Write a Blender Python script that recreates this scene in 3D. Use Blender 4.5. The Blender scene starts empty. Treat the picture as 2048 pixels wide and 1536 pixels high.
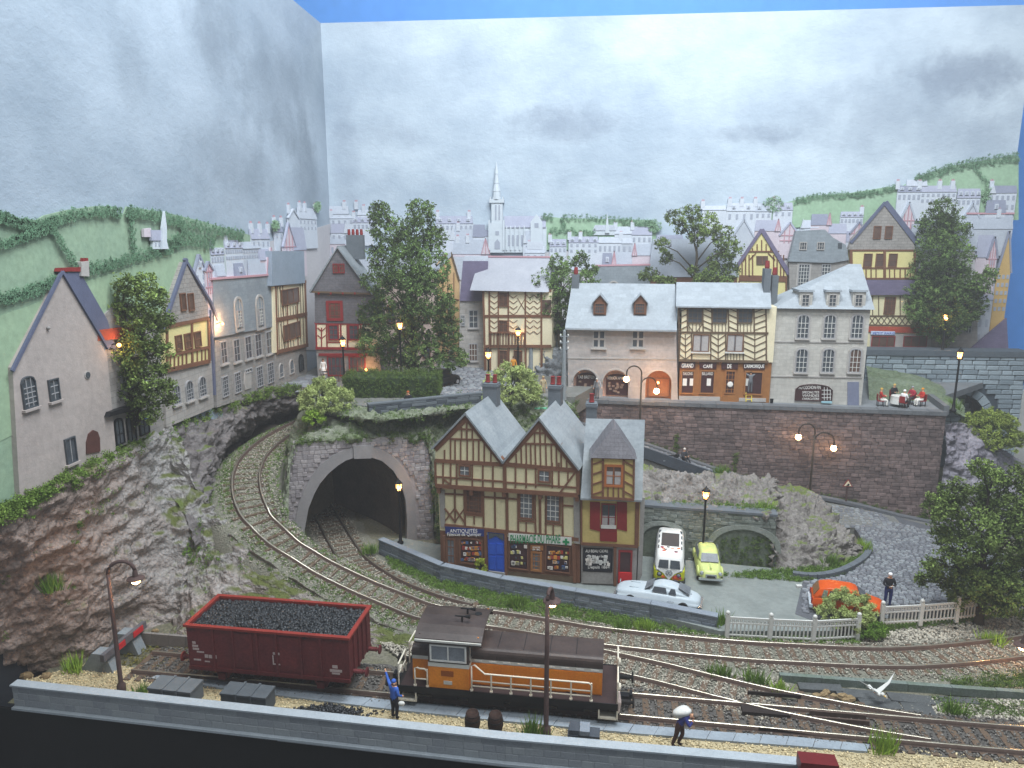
import bpy, bmesh, math, random
import numpy as np
from mathutils import Vector, Matrix, Euler
random.seed(7); np.random.seed(7)
S = bpy.context.scene
COL = S.collection
FPX = 1450.0; PITCH = math.radians(11.5); YAW = math.radians(5.0); CAMZ = 19.5
cd = bpy.data.cameras.new('camera'); cam = bpy.data.objects.new('camera', cd); COL.objects.link(cam)
cam.location = (0, 0, CAMZ); cam.rotation_euler = (math.radians(90) - PITCH, 0, YAW)
cd.sensor_width = 36; cd.lens = 36 * FPX / 2048; cd.clip_end = 400; cd.clip_start = 1
S.camera = cam
S.view_settings.view_transform = 'Standard'; S.view_settings.look = 'None'
S.view_settings.exposure = 0.5; S.view_settings.gamma = 1
W = bpy.data.worlds.new('World'); S.world = W; W.use_nodes = True
W.node_tree.nodes['Background'].inputs[0].default_value = (0.80, 0.90, 1.0, 1)
W.node_tree.nodes['Background'].inputs[1].default_value = 0.2
def area(name, loc, target, sx, sy, power, col):
 l = bpy.data.lights.new(name, 'AREA'); l.shape = 'RECTANGLE'; l.size = sx; l.size_y = sy
 l.energy = power; l.color = col
 o = bpy.data.objects.new(name, l); COL.objects.link(o); o.location = loc
 o.rotation_euler = (Vector(target) - Vector(loc)).to_track_quat('-Z', 'Y').to_euler()
 return o
area('hall_ceiling_lamp', (6, 30, 62), (5, 50, 6), 34, 11, 35000, (0.90, 0.96, 1.0))
area('hall_ceiling_lamp', (14, 4, 60), (6, 44, 6), 30, 8, 15500, (0.93, 0.97, 1.0))
S.cycles.filter_width = 1.5
S.cycles.max_bounces = 5; S.cycles.diffuse_bounces = 3; S.cycles.glossy_bounces = 3
S.cycles.transparent_max_bounces = 6
S.cycles.sample_clamp_indirect = 4
CAM = Vector((0, 0, CAMZ))
FW = Vector((-math.sin(YAW) * math.cos(PITCH), math.cos(YAW) * math.cos(PITCH), -math.sin(PITCH)))
RT = Vector((math.cos(YAW), math.sin(YAW), 0)); UP = RT.cross(FW)
def ray(x, y): return FW + RT * ((x - 1024) / FPX) - UP * ((y - 768) / FPX)
def P(x, y, z):
 d = ray(x, y); return CAM + d * ((z - CAMZ) / d.z)
def PY(x, y, Y):
 d = ray(x, y); return CAM + d * (Y / d.y)
def PX(x, y, X):
 d = ray(x, y); return CAM + d * (X / d.x)
def lin(h):
 h = h.lstrip('#'); r = []
 for i in (0, 2, 4):
  c = int(h[i:i + 2], 16) / 255; r.append(c / 12.92 if c <= .04045 else ((c + .055) / 1.055) ** 2.4)
 return (*r, 1)
MATS = {}
def M(name, c1, c2=None, var=.18, scale=2.0, bump=.2, bs=18, rough=.8, spec=.25, metal=0, brick=None, c3=None, slope=None, attr=False, coord='Object', depth=None, mid=.5, sharp=.25, mortar=.75, bd=.05):
 if name in MATS: return MATS[name]
 m = bpy.data.materials.new(name); m.use_nodes = True; N = m.node_tree.nodes; L = m.node_tree.links
 b = N['Principled BSDF']; b.inputs['Roughness'].default_value = rough
 b.inputs['Specular IOR Level'].default_value = spec; b.inputs['Metallic'].default_value = metal
 tc = N.new('ShaderNodeTexCoord'); co = tc.outputs[coord] if coord != 'World' else N.new('ShaderNodeNewGeometry').outputs['Position']
 n1 = N.new('ShaderNodeTexNoise'); n1.inputs['Scale'].default_value = scale; n1.inputs['Detail'].default_value = 7
 n1.inputs['Roughness'].default_value = .62; L.new(co, n1.inputs['Vector'])
 rp = N.new('ShaderNodeMapRange'); rp.inputs[1].default_value = mid - sharp; rp.inputs[2].default_value = mid + sharp
 L.new(n1.outputs[0], rp.inputs[0])
 mx = N.new('ShaderNodeMix'); mx.data_type = 'RGBA'
 a = lin(c1); mx.inputs[6].default_value = a
 mx.inputs[7].default_value = lin(c2) if c2 else tuple(min(1, x * (1 + var)) for x in a[:3]) + (1,)
 fac = rp.outputs[0]
 if depth:   # the second colour takes over along y between two distances
  g = N.new('ShaderNodeSeparateXYZ'); L.new(co, g.inputs[0]); dr = N.new('ShaderNodeMapRange'); dr.inputs[1].default_value, dr.inputs[2].default_value = depth; dr.inputs[3].default_value = -.6; dr.inputs[4].default_value = .8
  L.new(g.outputs[1], dr.inputs[0]); da = N.new('ShaderNodeMath'); da.use_clamp = True; L.new(fac, da.inputs[0]); L.new(dr.outputs[0], da.inputs[1]); fac = da.outputs[0]
 L.new(fac, mx.inputs[0]); out = mx.outputs[2]
 n2 = N.new('ShaderNodeTexNoise'); n2.inputs['Scale'].default_value = scale * 9; n2.inputs['Detail'].default_value = 4
 L.new(co, n2.inputs['Vector'])
 v = N.new('ShaderNodeMapRange'); v.inputs[1].default_value = .25; v.inputs[2].default_value = .75
 v.inputs[3].default_value = 1 - var; v.inputs[4].default_value = 1 + var; L.new(n2.outputs[0], v.inputs[0])
 hs = N.new('ShaderNodeHueSaturation'); L.new(out, hs.inputs['Color']); L.new(v.outputs[0], hs.inputs['Value']); out = hs.outputs[0]
 hgt = n2.outputs[0]
 if c3:   # a third colour on flat-lying faces (moss, dust) broken up by noise
  g = N.new('ShaderNodeNewGeometry'); sx = N.new('ShaderNodeSeparateXYZ'); L.new(g.outputs['Normal'], sx.inputs[0])
  n3 = N.new('ShaderNodeTexNoise'); n3.inputs['Scale'].default_value = scale * .6; n3.inputs['Detail'].default_value = 8; L.new(co, n3.inputs['Vector'])
  ad = N.new('ShaderNodeMath'); ad.operation = 'MULTIPLY_ADD'; ad.inputs[1].default_value = slope[2] if slope and len(slope) > 2 else 1.6
  L.new(n3.outputs[0], ad.inputs[0]); L.new(sx.outputs[2], ad.inputs[2])
  r3 = N.new('ShaderNodeMapRange'); lo, hi = (slope or (1.3, 1.6))[:2]; r3.inputs[1].default_value = lo; r3.inputs[2].default_value = hi
  L.new(ad.outputs[0], r3.inputs[0])
  m3 = N.new('ShaderNodeMix'); m3.data_type = 'RGBA'; L.new(r3.outputs[0], m3.inputs[0]); L.new(out, m3.inputs[6]); m3.inputs[7].default_value = lin(c3); out = m3.outputs[2]
 if attr:   # random tone per clump, stored on the mesh
  at = N.new('ShaderNodeAttribute'); at.attribute_name = 'tone'
  h2 = N.new('ShaderNodeHueSaturation'); L.new(out, h2.inputs['Color']); L.new(at.outputs['Fac'], h2.inputs['Value']); out = h2.outputs[0]
 if brick:  # faint printed courses
  sp = N.new('ShaderNodeSeparateXYZ'); L.new(co, sp.inputs[0]); cb = N.new('ShaderNodeCombineXYZ')
  L.new(sp.outputs[0], cb.inputs[0]); L.new(sp.outputs[2], cb.inputs[1])
  bt = N.new('ShaderNodeTexBrick'); L.new(cb.outputs[0], bt.inputs['Vector']); bt.inputs['Scale'].default_value = 1
  bt.inputs['Brick Width'].default_value = brick[0]; bt.inputs['Row Height'].default_value = brick[1]; bt.inputs['Mortar Size'].default_value = brick[1] * .07
  bt.inputs['Color1'].default_value = (1, 1, 1, 1); bt.inputs['Color2'].default_value = (.86, .86, .86, 1); bt.inputs['Mortar'].default_value = (mortar,) * 3 + (1,)
  mm = N.new('ShaderNodeMix'); mm.data_type = 'RGBA'; mm.blend_type = 'MULTIPLY'; mm.inputs[0].default_value = 1
  L.new(out, mm.inputs[6]); L.new(bt.outputs[0], mm.inputs[7]); out = mm.outputs[2]
 L.new(out, b.inputs['Base Color'])
 if bump:
  n4 = N.new('ShaderNodeTexNoise'); n4.inputs['Scale'].default_value = bs; n4.inputs['Detail'].default_value = 5; L.new(co, n4.inputs['Vector'])
  bp = N.new('ShaderNodeBump'); bp.inputs['Strength'].default_value = bump; bp.inputs['Distance'].default_value = bd
  L.new(n4.outputs[0], bp.inputs['Height']); L.new(bp.outputs[0], b.inputs['Normal'])
 MATS[name] = m; return m
def EM(name, col, strength):
 if name in MATS: return MATS[name]
 m = bpy.data.materials.new(name); m.use_nodes = True; b = m.node_tree.nodes['Principled BSDF']
 b.inputs['Base Color'].default_value = lin(col); b.inputs['Emission Color'].default_value = lin(col); b.inputs['Emission Strength'].default_value = strength
 MATS[name] = m; return m
class MB:
 def __init__(s): s.v = []; s.f = []; s.m = []
 def add(s, vs, fs, mi=0):
  k = len(s.v); s.v += [tuple(p) for p in vs]; s.f += [tuple(i + k for i in f) for f in fs]; s.m += [mi] * len(fs); return s
 def box(s, x0, x1, y0, y1, z0, z1, mi=0):
  return s.add([(x0, y0, z0), (x1, y0, z0), (x1, y1, z0), (x0, y1, z0), (x0, y0, z1), (x1, y0, z1), (x1, y1, z1), (x0, y1, z1)],
     [(0, 3, 2, 1), (4, 5, 6, 7), (0, 1, 5, 4), (1, 2, 6, 5), (2, 3, 7, 6), (3, 0, 4, 7)], mi)
 def obox(s, c, size, R=None, mi=0, ch=0):
  hx, hy, hz = (q / 2 for q in size); R = R or Matrix.Identity(3); c = Vector(c)
  vs = [c + R @ Vector((a * hx, b * hy, d * hz)) for d in (-1, 1) for a, b in ((-1, -1), (1, -1), (1, 1), (-1, 1))]
  return s.add(vs, [(0, 3, 2, 1), (4, 5, 6, 7), (0, 1, 5, 4), (1, 2, 6, 5), (2, 3, 7, 6), (3, 0, 4, 7)], mi)
 def prism(s, poly, y0, y1, mi=0):      # (x,z) outline pushed from y0 (front) to y1
  a = sum(poly[i][0] * poly[(i + 1) % len(poly)][1] - poly[(i + 1) % len(poly)][0] * poly[i][1] for i in range(len(poly)))
  if a < 0: poly = poly[::-1]
  n = len(poly); vs = [(x, y0, z) for x, z in poly] + [(x, y1, z) for x, z in poly]
  fs = [tuple(range(n)), tuple(range(2 * n - 1, n - 1, -1))] + [(i, i + n, (i + 1) % n + n, (i + 1) % n) for i in range(n)]
  return s.add(vs, fs, mi)
 def zprism(s, poly, z0, z1, mi=0):     # (x,y) outline pushed from z0 up to z1
  a = sum(poly[i][0] * poly[(i + 1) % len(poly)][1] - poly[(i + 1) % len(poly)][0] * poly[i][1] for i in range(len(poly)))
  if a < 0: poly = poly[::-1]
  n = len(poly)
  za = z0 if isinstance(z0, (list, tuple)) else [z0] * n; zb = z1 if isinstance(z1, (list, tuple)) else [z1] * n
  if a < 0 and isinstance(z1, (list, tuple)): zb = zb[::-1]
  vs = [(p[0], p[1], za[i]) for i, p in enumerate(poly)] + [(p[0], p[1], zb[i]) for i, p in enumerate(poly)]
  fs = [tuple(range(n - 1, -1, -1)), tuple(range(n, 2 * n))] + [(i, (i + 1) % n, (i + 1) % n + n, i + n) for i in range(n)]
  return s.add(vs, fs, mi)
 def beam(s, p, q, w, y0, y1, mi=0):
  dx, dz = q[0] - p[0], q[1] - p[1]; l = math.hypot(dx, dz) or 1; ox, oz = -dz / l * w / 2, dx / l * w / 2
  return s.prism([(p[0] + ox, p[1] + oz), (q[0] + ox, q[1] + oz), (q[0] - ox, q[1] - oz), (p[0] - ox, p[1] - oz)], y0, y1, mi)
 def tube(s, pts, r, n=8, mi=0, cap=True):
  pts = [Vector(p) for p in pts]; rs = r if isinstance(r, (list, tuple)) else [r] * len(pts); k = len(s.v); N = len(pts)
  ref = Vector((0.31, 0.17, .93)).normalized()
  for i, p in enumerate(pts):
   t = (pts[min(i + 1, N - 1)] - pts[max(i - 1, 0)]).normalized()
   if abs(t.dot(ref)) > .95: rf = Vector((1, 0, 0))
   else: rf = ref
   a = t.cross(rf).normalized(); b = t.cross(a)
   for j in range(n):
    th = 2 * math.pi * j / n; s.v.append(tuple(p + (a * math.cos(th) + b * math.sin(th)) * rs[i]))
  for i in range(N - 1):
   for j in range(n):
    s.f.append((k + i * n + j, k + (i + 1) * n + j, k + (i + 1) * n + (j + 1) % n, k + i * n + (j + 1) % n)); s.m.append(mi)
  if cap:
   s.f.append(tuple(k + j for j in range(n))); s.f.append(tuple(k + (N - 1) * n + j for j in range(n - 1, -1, -1))); s.m += [mi, mi]
  return s
 def lathe(s, prof, n=12, c=(0, 0, 0), mi=0, axis='z'):
  k = len(s.v)
  for r, z in prof:
   for j in range(n):
    a = 2 * math.pi * j / n; x, y = r * math.cos(a), r * math.sin(a)
    p = (x, y, z) if axis == 'z' else ((z, x, y) if axis == 'x' else (y, z, x))
    s.v.append((p[0] + c[0], p[1] + c[1], p[2] + c[2]))
  for i in range(len(prof) - 1):
   for j in range(n):
    s.f.append((k + i * n + j, k + i * n + (j + 1) % n, k + (i + 1) * n + (j + 1) % n, k + (i + 1) * n + j)); s.m.append(mi)
  s.f.append(tuple(k + j for j in range(n - 1, -1, -1))); s.f.append(tuple(k + (len(prof) - 1) * n + j for j in range(n))); s.m += [mi, mi]
  return s
 def ball(s, c, r, n=10, mi=0, sc=(1, 1, 1)):
  k0 = len(s.v)
  prof = [(max(1e-3, math.sin(math.pi * i / 7)) * r, -math.cos(math.pi * i / 7) * r) for i in range(8)]
  s.lathe(prof, n, (0, 0, 0), mi)
  for i in range(k0, len(s.v)):
   v = s.v[i]; s.v[i] = (v[0] * sc[0] + c[0], v[1] * sc[1] + c[1], v[2] * sc[2] + c[2])
  return s
 def mesh(s, name, mats, smooth=False):
  me = bpy.data.meshes.new(name); me.from_pydata(s.v, [], s.f)
  for m in (mats if isinstance(mats, (list, tuple)) else [mats]): me.materials.append(m)
  if any(s.m): me.polygons.foreach_set('material_index', s.m)
  if smooth: me.polygons.foreach_set('use_smooth', [True] * len(s.f))
  me.update(); return me
 def build(s, name, mats, parent=None, smooth=False, **kw):
  return ob(name, s.mesh(name, mats, smooth), parent, **kw)
def ob(name, me, parent=None, loc=None, label=None, cat=None, group=None, kind=None):
 o = bpy.data.objects.new(name, me); COL.objects.link(o)
 if parent: o.parent = parent
 if loc: o.location = loc
 tag(o, label, cat, group, kind); return o
def tag(o, label=None, cat=None, group=None, kind=None):
 if label: o['label'] = label
 if cat: o['category'] = cat
 if group: o['group'] = group
 if kind: o['kind'] = kind
 return o
def thing(name, label, cat, loc=(0, 0, 0), rz=0, group=None):
 o = bpy.data.objects.new(name, None); COL.objects.link(o); o.location = loc; o.rotation_euler = (0, 0, rz)
 o.empty_display_size = .2
 return tag(o, label, cat, group)
def copy_tree(o, parent=None):
 c = o.copy(); COL.objects.link(c)
 if parent: c.parent = parent
 for ch in list(o.children): copy_tree(ch, c)
 return c
def npmesh(name, V, Fc, mats, tone=None, smooth=False):
 V = np.asarray(V, np.float32); Fc = np.asarray(Fc, np.int32); k = Fc.shape[1]
 me = bpy.data.meshes.new(name); me.vertices.add(len(V)); me.vertices.foreach_set('co', V.ravel())
 me.loops.add(Fc.size); me.loops.foreach_set('vertex_index', Fc.ravel())
 me.polygons.add(len(Fc)); me.polygons.foreach_set('loop_start', np.arange(0, Fc.size, k, dtype=np.int32))
 for m in (mats if isinstance(mats, (list, tuple)) else [mats]): me.materials.append(m)
 if smooth: me.polygons.foreach_set('use_smooth', np.ones(len(Fc), bool))
 if tone is not None:
  a = me.attributes.new('tone', 'FLOAT', 'FACE'); a.data.foreach_set('value', np.asarray(tone, np.float32))
 me.update(calc_edges=True); me.validate(); return me
_perm = np.random.RandomState(3).permutation(256); _perm = np.concatenate([_perm, _perm, _perm])
_g = np.random.RandomState(4).normal(size=(256, 3)); _g /= np.linalg.norm(_g, axis=1)[:, None]
def pn(p):
 p = np.asarray(p, float); i = np.floor(p).astype(int); f = p - i; u = f * f * f * (f * (f * 6 - 15) + 10); i &= 255; r = 0
 for dx in (0, 1):
  for dy in (0, 1):
   for dz in (0, 1):
    h = _perm[_perm[_perm[i[:, 0] + dx] + i[:, 1] + dy] + i[:, 2] + dz] & 255
    d = (_g[h] * (f - [dx, dy, dz])).sum(1)
    w = (u[:, 0] if dx else 1 - u[:, 0]) * (u[:, 1] if dy else 1 - u[:, 1]) * (u[:, 2] if dz else 1 - u[:, 2])
    r = r + d * w
 return r
def fbm(p, o=4, ridged=False):
 a = 1; s = 0; p = np.asarray(p, float)
 for k in range(o):
  n = pn(p); s = s + a * ((1 - 2 * np.abs(n)) - .6 if ridged else n); a *= .5; p = p * 2.03 + 11.7
 return s
def cr(pts, n):     # Catmull-Rom through rows of points: (k,...) -> (n,...)
 pts = np.asarray(pts, float); k = len(pts); t = np.linspace(0, k - 1, n); i = np.minimum(t.astype(int), k - 2); f = t - i
 g = lambda j: pts[np.clip(j, 0, k - 1)]
 f = f.reshape((-1,) + (1,) * (pts.ndim - 1))
 a, b, c, d = g(i - 1), g(i), g(i + 1), g(i + 2)
 return .5 * (2 * b + (c - a) * f + (2 * a - 5 * b + 4 * c - d) * f ** 2 + (3 * b - 3 * c + d - a) * f ** 3)
def grid_faces(nu, nv):
 i = np.arange(nu - 1)[:, None] * nv + np.arange(nv - 1)[None, :]; i = i.ravel()
 return np.stack([i, i + nv, i + nv + 1, i + 1], 1)
def patch(name, cols, nu, nv, mat, amp=.35, fs=.5, ridg=.3, rs=.9, strat=0, edge=.15, flip=False, smooth=True, kind='structure', **kw):
 """surface through columns of control points (each top -> bottom), roughened along its normal"""
 A = np.stack([cr([list(p) for p in c], nv) for c in cols]); G = cr(A, nu)
 du = np.gradient(G, axis=0); dv = np.gradient(G, axis=1); n = np.cross(du, dv); n /= np.linalg.norm(n, axis=2)[..., None] + 1e-9
 if flip: n = -n
 q = G.reshape(-1, 3)
 h = amp * fbm(q * fs, 5) + ridg * fbm(q * np.array([1, 1, 1.7]) * rs, 5, True)
 if strat: h += strat * np.abs(np.sin(q[:, 2] * 3.1 + 3 * fbm(q * .3, 3)))
 w = np.ones((nu, nv))
 if edge:
  e = np.minimum(np.minimum(np.arange(nu), np.arange(nu)[::-1])[:, None] / (nu * edge), np.minimum(np.arange(nv), np.arange(nv)[::-1])[None, :] / (nv * edge))
  w = np.clip(e, .25, 1)
 G = G + n * (h.reshape(nu, nv) * w)[..., None]
 Fc = grid_faces(nu, nv)
 if flip: Fc = Fc[:, ::-1]
 o = ob(name, npmesh(name, G.reshape(-1, 3), Fc, mat, smooth=smooth), kind=kind, **kw)
 return o, G, n
def leaf_arrays(C, R, per, size, elong=1.0, tone=None, up=0.0, rs=None):
 """clusters of little quads round centres C (N,3) with radii R"""
 rs = rs or np.random; N = len(C); K = N * per
 d = rs.normal(size=(K, 3)); d /= np.linalg.norm(d, axis=1)[:, None]
 c = np.repeat(C, per, 0) + d * (np.repeat(R, per)[:, None] * rs.uniform(.25, 1, (K, 1)))
 a = rs.normal(size=(K, 3)) + d * .8; a[:, 2] += up; a /= np.linalg.norm(a, axis=1)[:, None]
 b = np.cross(a, rs.normal(size=(K, 3))); b /= np.linalg.norm(b, axis=1)[:, None] + 1e-9
 sz = size * rs.uniform(.6, 1.3, (K, 1)); a = a * sz * elong; b = b * sz * .6
 V = np.stack([c - a, c + b, c + a, c - b], 1).reshape(-1, 3); Fc = np.arange(K * 4).reshape(K, 4)
 t = np.repeat(tone if tone is not None else rs.uniform(.7, 1.3, N), per) * rs.uniform(.85, 1.15, K)
 return V, Fc, t
def stones(name, C, sz, mat, tone=None, parent=None, flat=.8, **kw):
 N = len(C); base = np.array([[1, 0, 0], [0, 1, 0], [-1, 0, 0], [0, -1, 0], [0, 0, 1], [0, 0, -1]], float)
 v = base[None] * (np.random.uniform(.6, 1.3, (N, 6, 1))) ; ang = np.random.uniform(0, 6.3, N); c, s = np.cos(ang)[:, None], np.sin(ang)[:, None]
 til = np.random.uniform(-.5, .5, (N, 1)); x = v[..., 0] * c - v[..., 1] * s; y = v[..., 0] * s + v[..., 1] * c; z = v[..., 2] * flat + til * x
 sz = np.broadcast_to(np.asarray(sz, float), (N,)) * np.random.uniform(.65, 1.25, N)
 V = np.stack([x, y, z], 2) * sz[:, None, None] + np.asarray(C)[:, None]
 f = np.array([[0, 1, 4], [1, 2, 4], [2, 3, 4], [3, 0, 4], [1, 0, 5], [2, 1, 5], [3, 2, 5], [0, 3, 5]])
 Fc = (f[None] + np.arange(N)[:, None, None] * 6).reshape(-1, 3)
 t = np.repeat(np.random.uniform(.55, 1.7, N) if tone is None else tone, 8)
 return ob(name, npmesh(name, V.reshape(-1, 3), Fc, mat, t), parent, **kw)
def inpoly(pts, poly):
 x, y = pts[:, 0], pts[:, 1]; r = np.zeros(len(pts), bool); n = len(poly); j = n - 1
 for i in range(n):
  xi, yi = poly[i][:2]; xj, yj = poly[j][:2]
  r ^= ((yi > y) != (yj > y)) & (x < (xj - xi) * (y - yi) / (yj - yi + 1e-12) + xi); j = i
 return r
def scatter(poly, n):
 poly = np.array([[p[0], p[1]] for p in poly]); lo, hi = poly.min(0), poly.max(0); out = np.zeros((0, 2))
 while len(out) < n:
  q = np.random.uniform(lo, hi, (n * 2, 2)); out = np.concatenate([out, q[inpoly(q, poly)]])
 return out[:n]
def grass(name, pts, h, mat, per=9, spread=.16, w=.035, label=None, cat=None, kind=None, group=None, parent=None, lean=.5):
 """upright blades at pts (N,3)"""
 pts = np.asarray(pts, float); N = len(pts); K = N * per
 b = np.repeat(pts, per, 0); off = np.random.normal(size=(K, 3)) * spread; off[:, 2] = 0; b = b + off
 hh = np.repeat(np.broadcast_to(np.asarray(h, float), (N,)), per) * np.random.uniform(.5, 1.15, K)
 tip = b + np.concatenate([off[:, :2] * 1.1 + np.random.normal(size=(K, 2)) * (hh[:, None] * lean * .35), hh[:, None]], 1)
 a = np.random.uniform(0, 6.3, K); s = np.stack([np.cos(a), np.sin(a), np.zeros(K)], 1) * w
 V = np.stack([b - s, b + s, tip], 1).reshape(-1, 3)
 return ob(name, npmesh(name, V, np.arange(K * 3).reshape(K, 3), mat, np.random.uniform(.65, 1.35, K)), parent, label=label, cat=cat, kind=kind, group=group)
_bk = {}
def block_mesh(i, mat):
 k = (i, mat.name)
 if k not in _bk:
  r = random.Random(i * 17 + 5); mb = MB(); c = .06
  q = [(-.5, -.5), (.5, -.5), (.5, .5), (-.5, .5)]
  j = lambda s: r.uniform(-s, s)
  b0 = [(x + j(.02), .5, z + j(.02)) for x, z in q]; b1 = [(x + j(.02), -.32, z + j(.02)) for x, z in q]; b2 = [(x * (1 - c * 2) + j(.03), -.5 + j(.06), z * (1 - c * 3) + j(.03)) for x, z in q]
  mb.add(b0 + b1 + b2, [(8, 9, 10, 11)] + [(a + i2, a + (i2 + 1) % 4, a + 4 + (i2 + 1) % 4, a + 4 + i2)[::1] for a in (0, 4) for i2 in range(4)])
  _bk[k] = mb.mesh('brick', mat)
 return _bk[k]
def blocks(root, name, cells, mats, depth, y=0, nmax=300, jitter=.03, seed=1):
 """cells: (x0,z0,x1,z1) in the facade frame; the first nmax are parts, the rest one joined part"""
 r = random.Random(seed); rest = MB()
 for i, (x0, z0, x1, z1) in enumerate(cells):
  mt = r.choice(mats); d = depth + r.uniform(-jitter, jitter)
  if i < nmax:
   o = ob(name, block_mesh(r.randrange(6), mt), root); o.location = ((x0 + x1) / 2, y - d / 2, (z0 + z1) / 2); o.scale = (x1 - x0, d, z1 - z0)
  else:
   a = (x1 - x0) * .06; b = (z1 - z0) * .1
   q = lambda e: [(x0 + e * a, z0 + e * b), (x1 - e * a, z0 + e * b), (x1 - e * a, z1 - e * b), (x0 + e * a, z1 - e * b)]
   vs = [(x, y, z) for x, z in q(0)] + [(x, y - d * .8, z) for x, z in q(0)] + [(x, y - d, z) for x, z in q(1)]
   rest.add(vs, [(8, 9, 10, 11)] + [(k + i2, k + (i2 + 1) % 4, k + 4 + (i2 + 1) % 4, k + 4 + i2) for k in (0, 4) for i2 in range(4)], mats.index(mt))
 if rest.v: rest.build(name + '_courses', mats, root, kind='stuff')
def courses(x0, x1, z0, z1, bw, bh, gap, seed=0, inside=None, wob=.25):
 r = random.Random(seed); out = []; z = z0; k = 0
 while z < z1 - bh * .4:
  x = x0 - bw * r.random() * .9; zz = min(z + bh, z1)
  while x < x1 - .02:
   w = bw * r.uniform(1 - wob, 1 + wob); a, b = max(x, x0), min(x + w, x1)
   if b - a > bw * .2 and (inside is None or (inside(a, (z + zz) / 2) and inside(b, (z + zz) / 2) and inside((a + b) / 2, zz))): out.append((a + gap, z + gap, b - gap, zz - gap))
   x += w
  z += bh; k += 1
 return out
class Fac:
 """a wall plane standing at A, running towards B; local x along it, y into it, z up"""
 def __init__(s, name, label, cat, A, B, group=None, root=None):
  s.A = Vector(A); d = (Vector(B) - s.A); d.z = 0; s.u = d.normalized(); s.n = Vector((-s.u.y, s.u.x, 0))
  s.rz = math.atan2(s.u.y, s.u.x)
  s.root = root or (thing(name, label, cat, s.A, s.rz, group) if name else None)
 def q(s, px, py, d=0):
  r = ray(px, py); t = ((s.A + s.n * d - CAM).dot(s.n)) / r.dot(s.n); p = CAM + r * t - s.A
  return (p.dot(s.u), p.z)
 def w(s, x, z, d=0): return s.A + s.u * x + Vector((0, 0, z)) + s.n * d
 def rect(s, x0, y0, x1, y1, d=0):
  a, b, c, e = s.q(x0, y0, d), s.q(x1, y0, d), s.q(x1, y1, d), s.q(x0, y1, d)
  return ((a[0] + e[0]) / 2, (c[1] + e[1]) / 2, (b[0] + c[0]) / 2, (a[1] + b[1]) / 2)   # x0,z0,x1,z1
 def poly(s, pts, d=0): return [s.q(x, y, d) for x, y in pts]
 def wall(s, pts, mat, depth=.6, name='wall', y0=0, parent=None, **kw):
  return MB().prism(s.poly(pts, y0), y0, y0 + depth).build(name, mat, parent or s.root, **kw)
 def slab(s, pts, mat, y0=-.03, y1=0, name='panel', parent=None, **kw):
  return MB().prism(s.poly(pts, y0), y0, y1).build(name, mat, parent or s.root, **kw)
 def timbers(s, lines, mat, w=.13, y0=-.05, name='timber'):
  for i, l in enumerate(lines):
   ww = l[4] if len(l) > 4 else w; jy = y0 - .004 * (i % 5)
   MB().beam(s.q(l[0], l[1]), s.q(l[2], l[3]), ww, jy, .01).build(name, mat, s.root)
 def window(s, x0, y0, x1, y1, nx, ny, fm, gm, arch=0, fw=.06, mw=.035, sill=None, y=0, surround=None, name='window', curtain=None, mun=None):
  a, z0, b, z1 = s.rect(x0, y0, x1, y1); z1a = z1 - arch * (b - a)
  def top(x): return z1a + (arch * (b - a)) * math.sqrt(max(0, 1 - ((x - (a + b) / 2) / ((b - a) / 2)) ** 2)) if arch else z1
  out = [(a, z0), (b, z0)] + ([(b - (b - a) * i / 10, top(b - (b - a) * i / 10)) for i in range(11)] if arch else [(b, z1), (a, z1)])
  m = MB(); fm0 = mun or fm; fm = m_wf if fm is m_white else fm; m.box(a, a + fw, y - .09, y, z0, z1a); m.box(b - fw, b, y - .09, y, z0, z1a); m.box(a + fw, b - fw, y - .09, y, z0, z0 + fw)
  if arch:
   arc = [(a + (b - a) * i / 10, top(a + (b - a) * i / 10)) for i in range(11)]
   for p, q in zip(arch_in(arc, fw), arch_in(arc, fw)[1:]): m.prism([p[0], q[0], q[1], p[1]], y - .09, y)
  else: m.box(a + fw, b - fw, y - .09, y, z1 - fw, z1)
  for i in range(1, nx):
   x = a + (b - a) * i / nx; m.box(x - mw / 2, x + mw / 2, y - .065, y - .02, z0 + fw, top(x) - fw * .8, 1)
  for j in range(1, ny):
   z = z0 + (z1a - z0 if arch else z1 - z0) * j / ny; m.box(a + fw, b - fw, y - .06, y - .02, z - mw / 2, z + mw / 2, 1)
  W = m.build(name, [fm, fm0], s.root)
  MB().prism([(x + (fw * .5 if x < (a + b) / 2 else -fw * .5), z + (fw * .5 if z < (z0 + z1) / 2 else -fw * .5)) for x, z in out], y - .035, y - .012).build('pane', gm, W)
  if curtain:
   for k in (0, 1):
    xm = a + (b - a) * (.25 + .5 * k); hw = (b - a) * .19
    MB().box(xm - hw, xm + hw, y - .045, y - .036, z0 + fw * 1.2, z0 + (z1 - z0) * curtain[0]).build('curtain', curtain[1], W)
  if sill: MB().box(a - .1, b + .1, y - .16, y, z0 - .1, z0 - .003).build('sill', sill, W)
  if surround:
   m = MB(); e = .13; m.box(a - e, a - .004, y - .04, y, z0, z1a); m.box(b + .004, b + e, y - .04, y, z0, z1a)
   if arch:
    for p, q in zip(arch_in(arc, -e), arch_in(arc, -e)[1:]): m.prism([p[0], q[0], q[1], p[1]], y - .04, y)
   else: m.box(a - e, b + e, y - .04, y, z1 + .004, z1 + e)
   m.build('surround', surround, W)
  return W
def arch_in(arc, w):
 cx = (arc[0][0] + arc[-1][0]) / 2; cz = arc[0][1] - .3 * (arc[-1][0] - arc[0][0]); o = []
 for x, z in arc:
  dx, dz = cx - x, cz - z; l = math.hypot(dx, dz); o.append(((x, z), (x + dx / l * w, z + dz / l * w)))
 return o
_tx = {}
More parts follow.
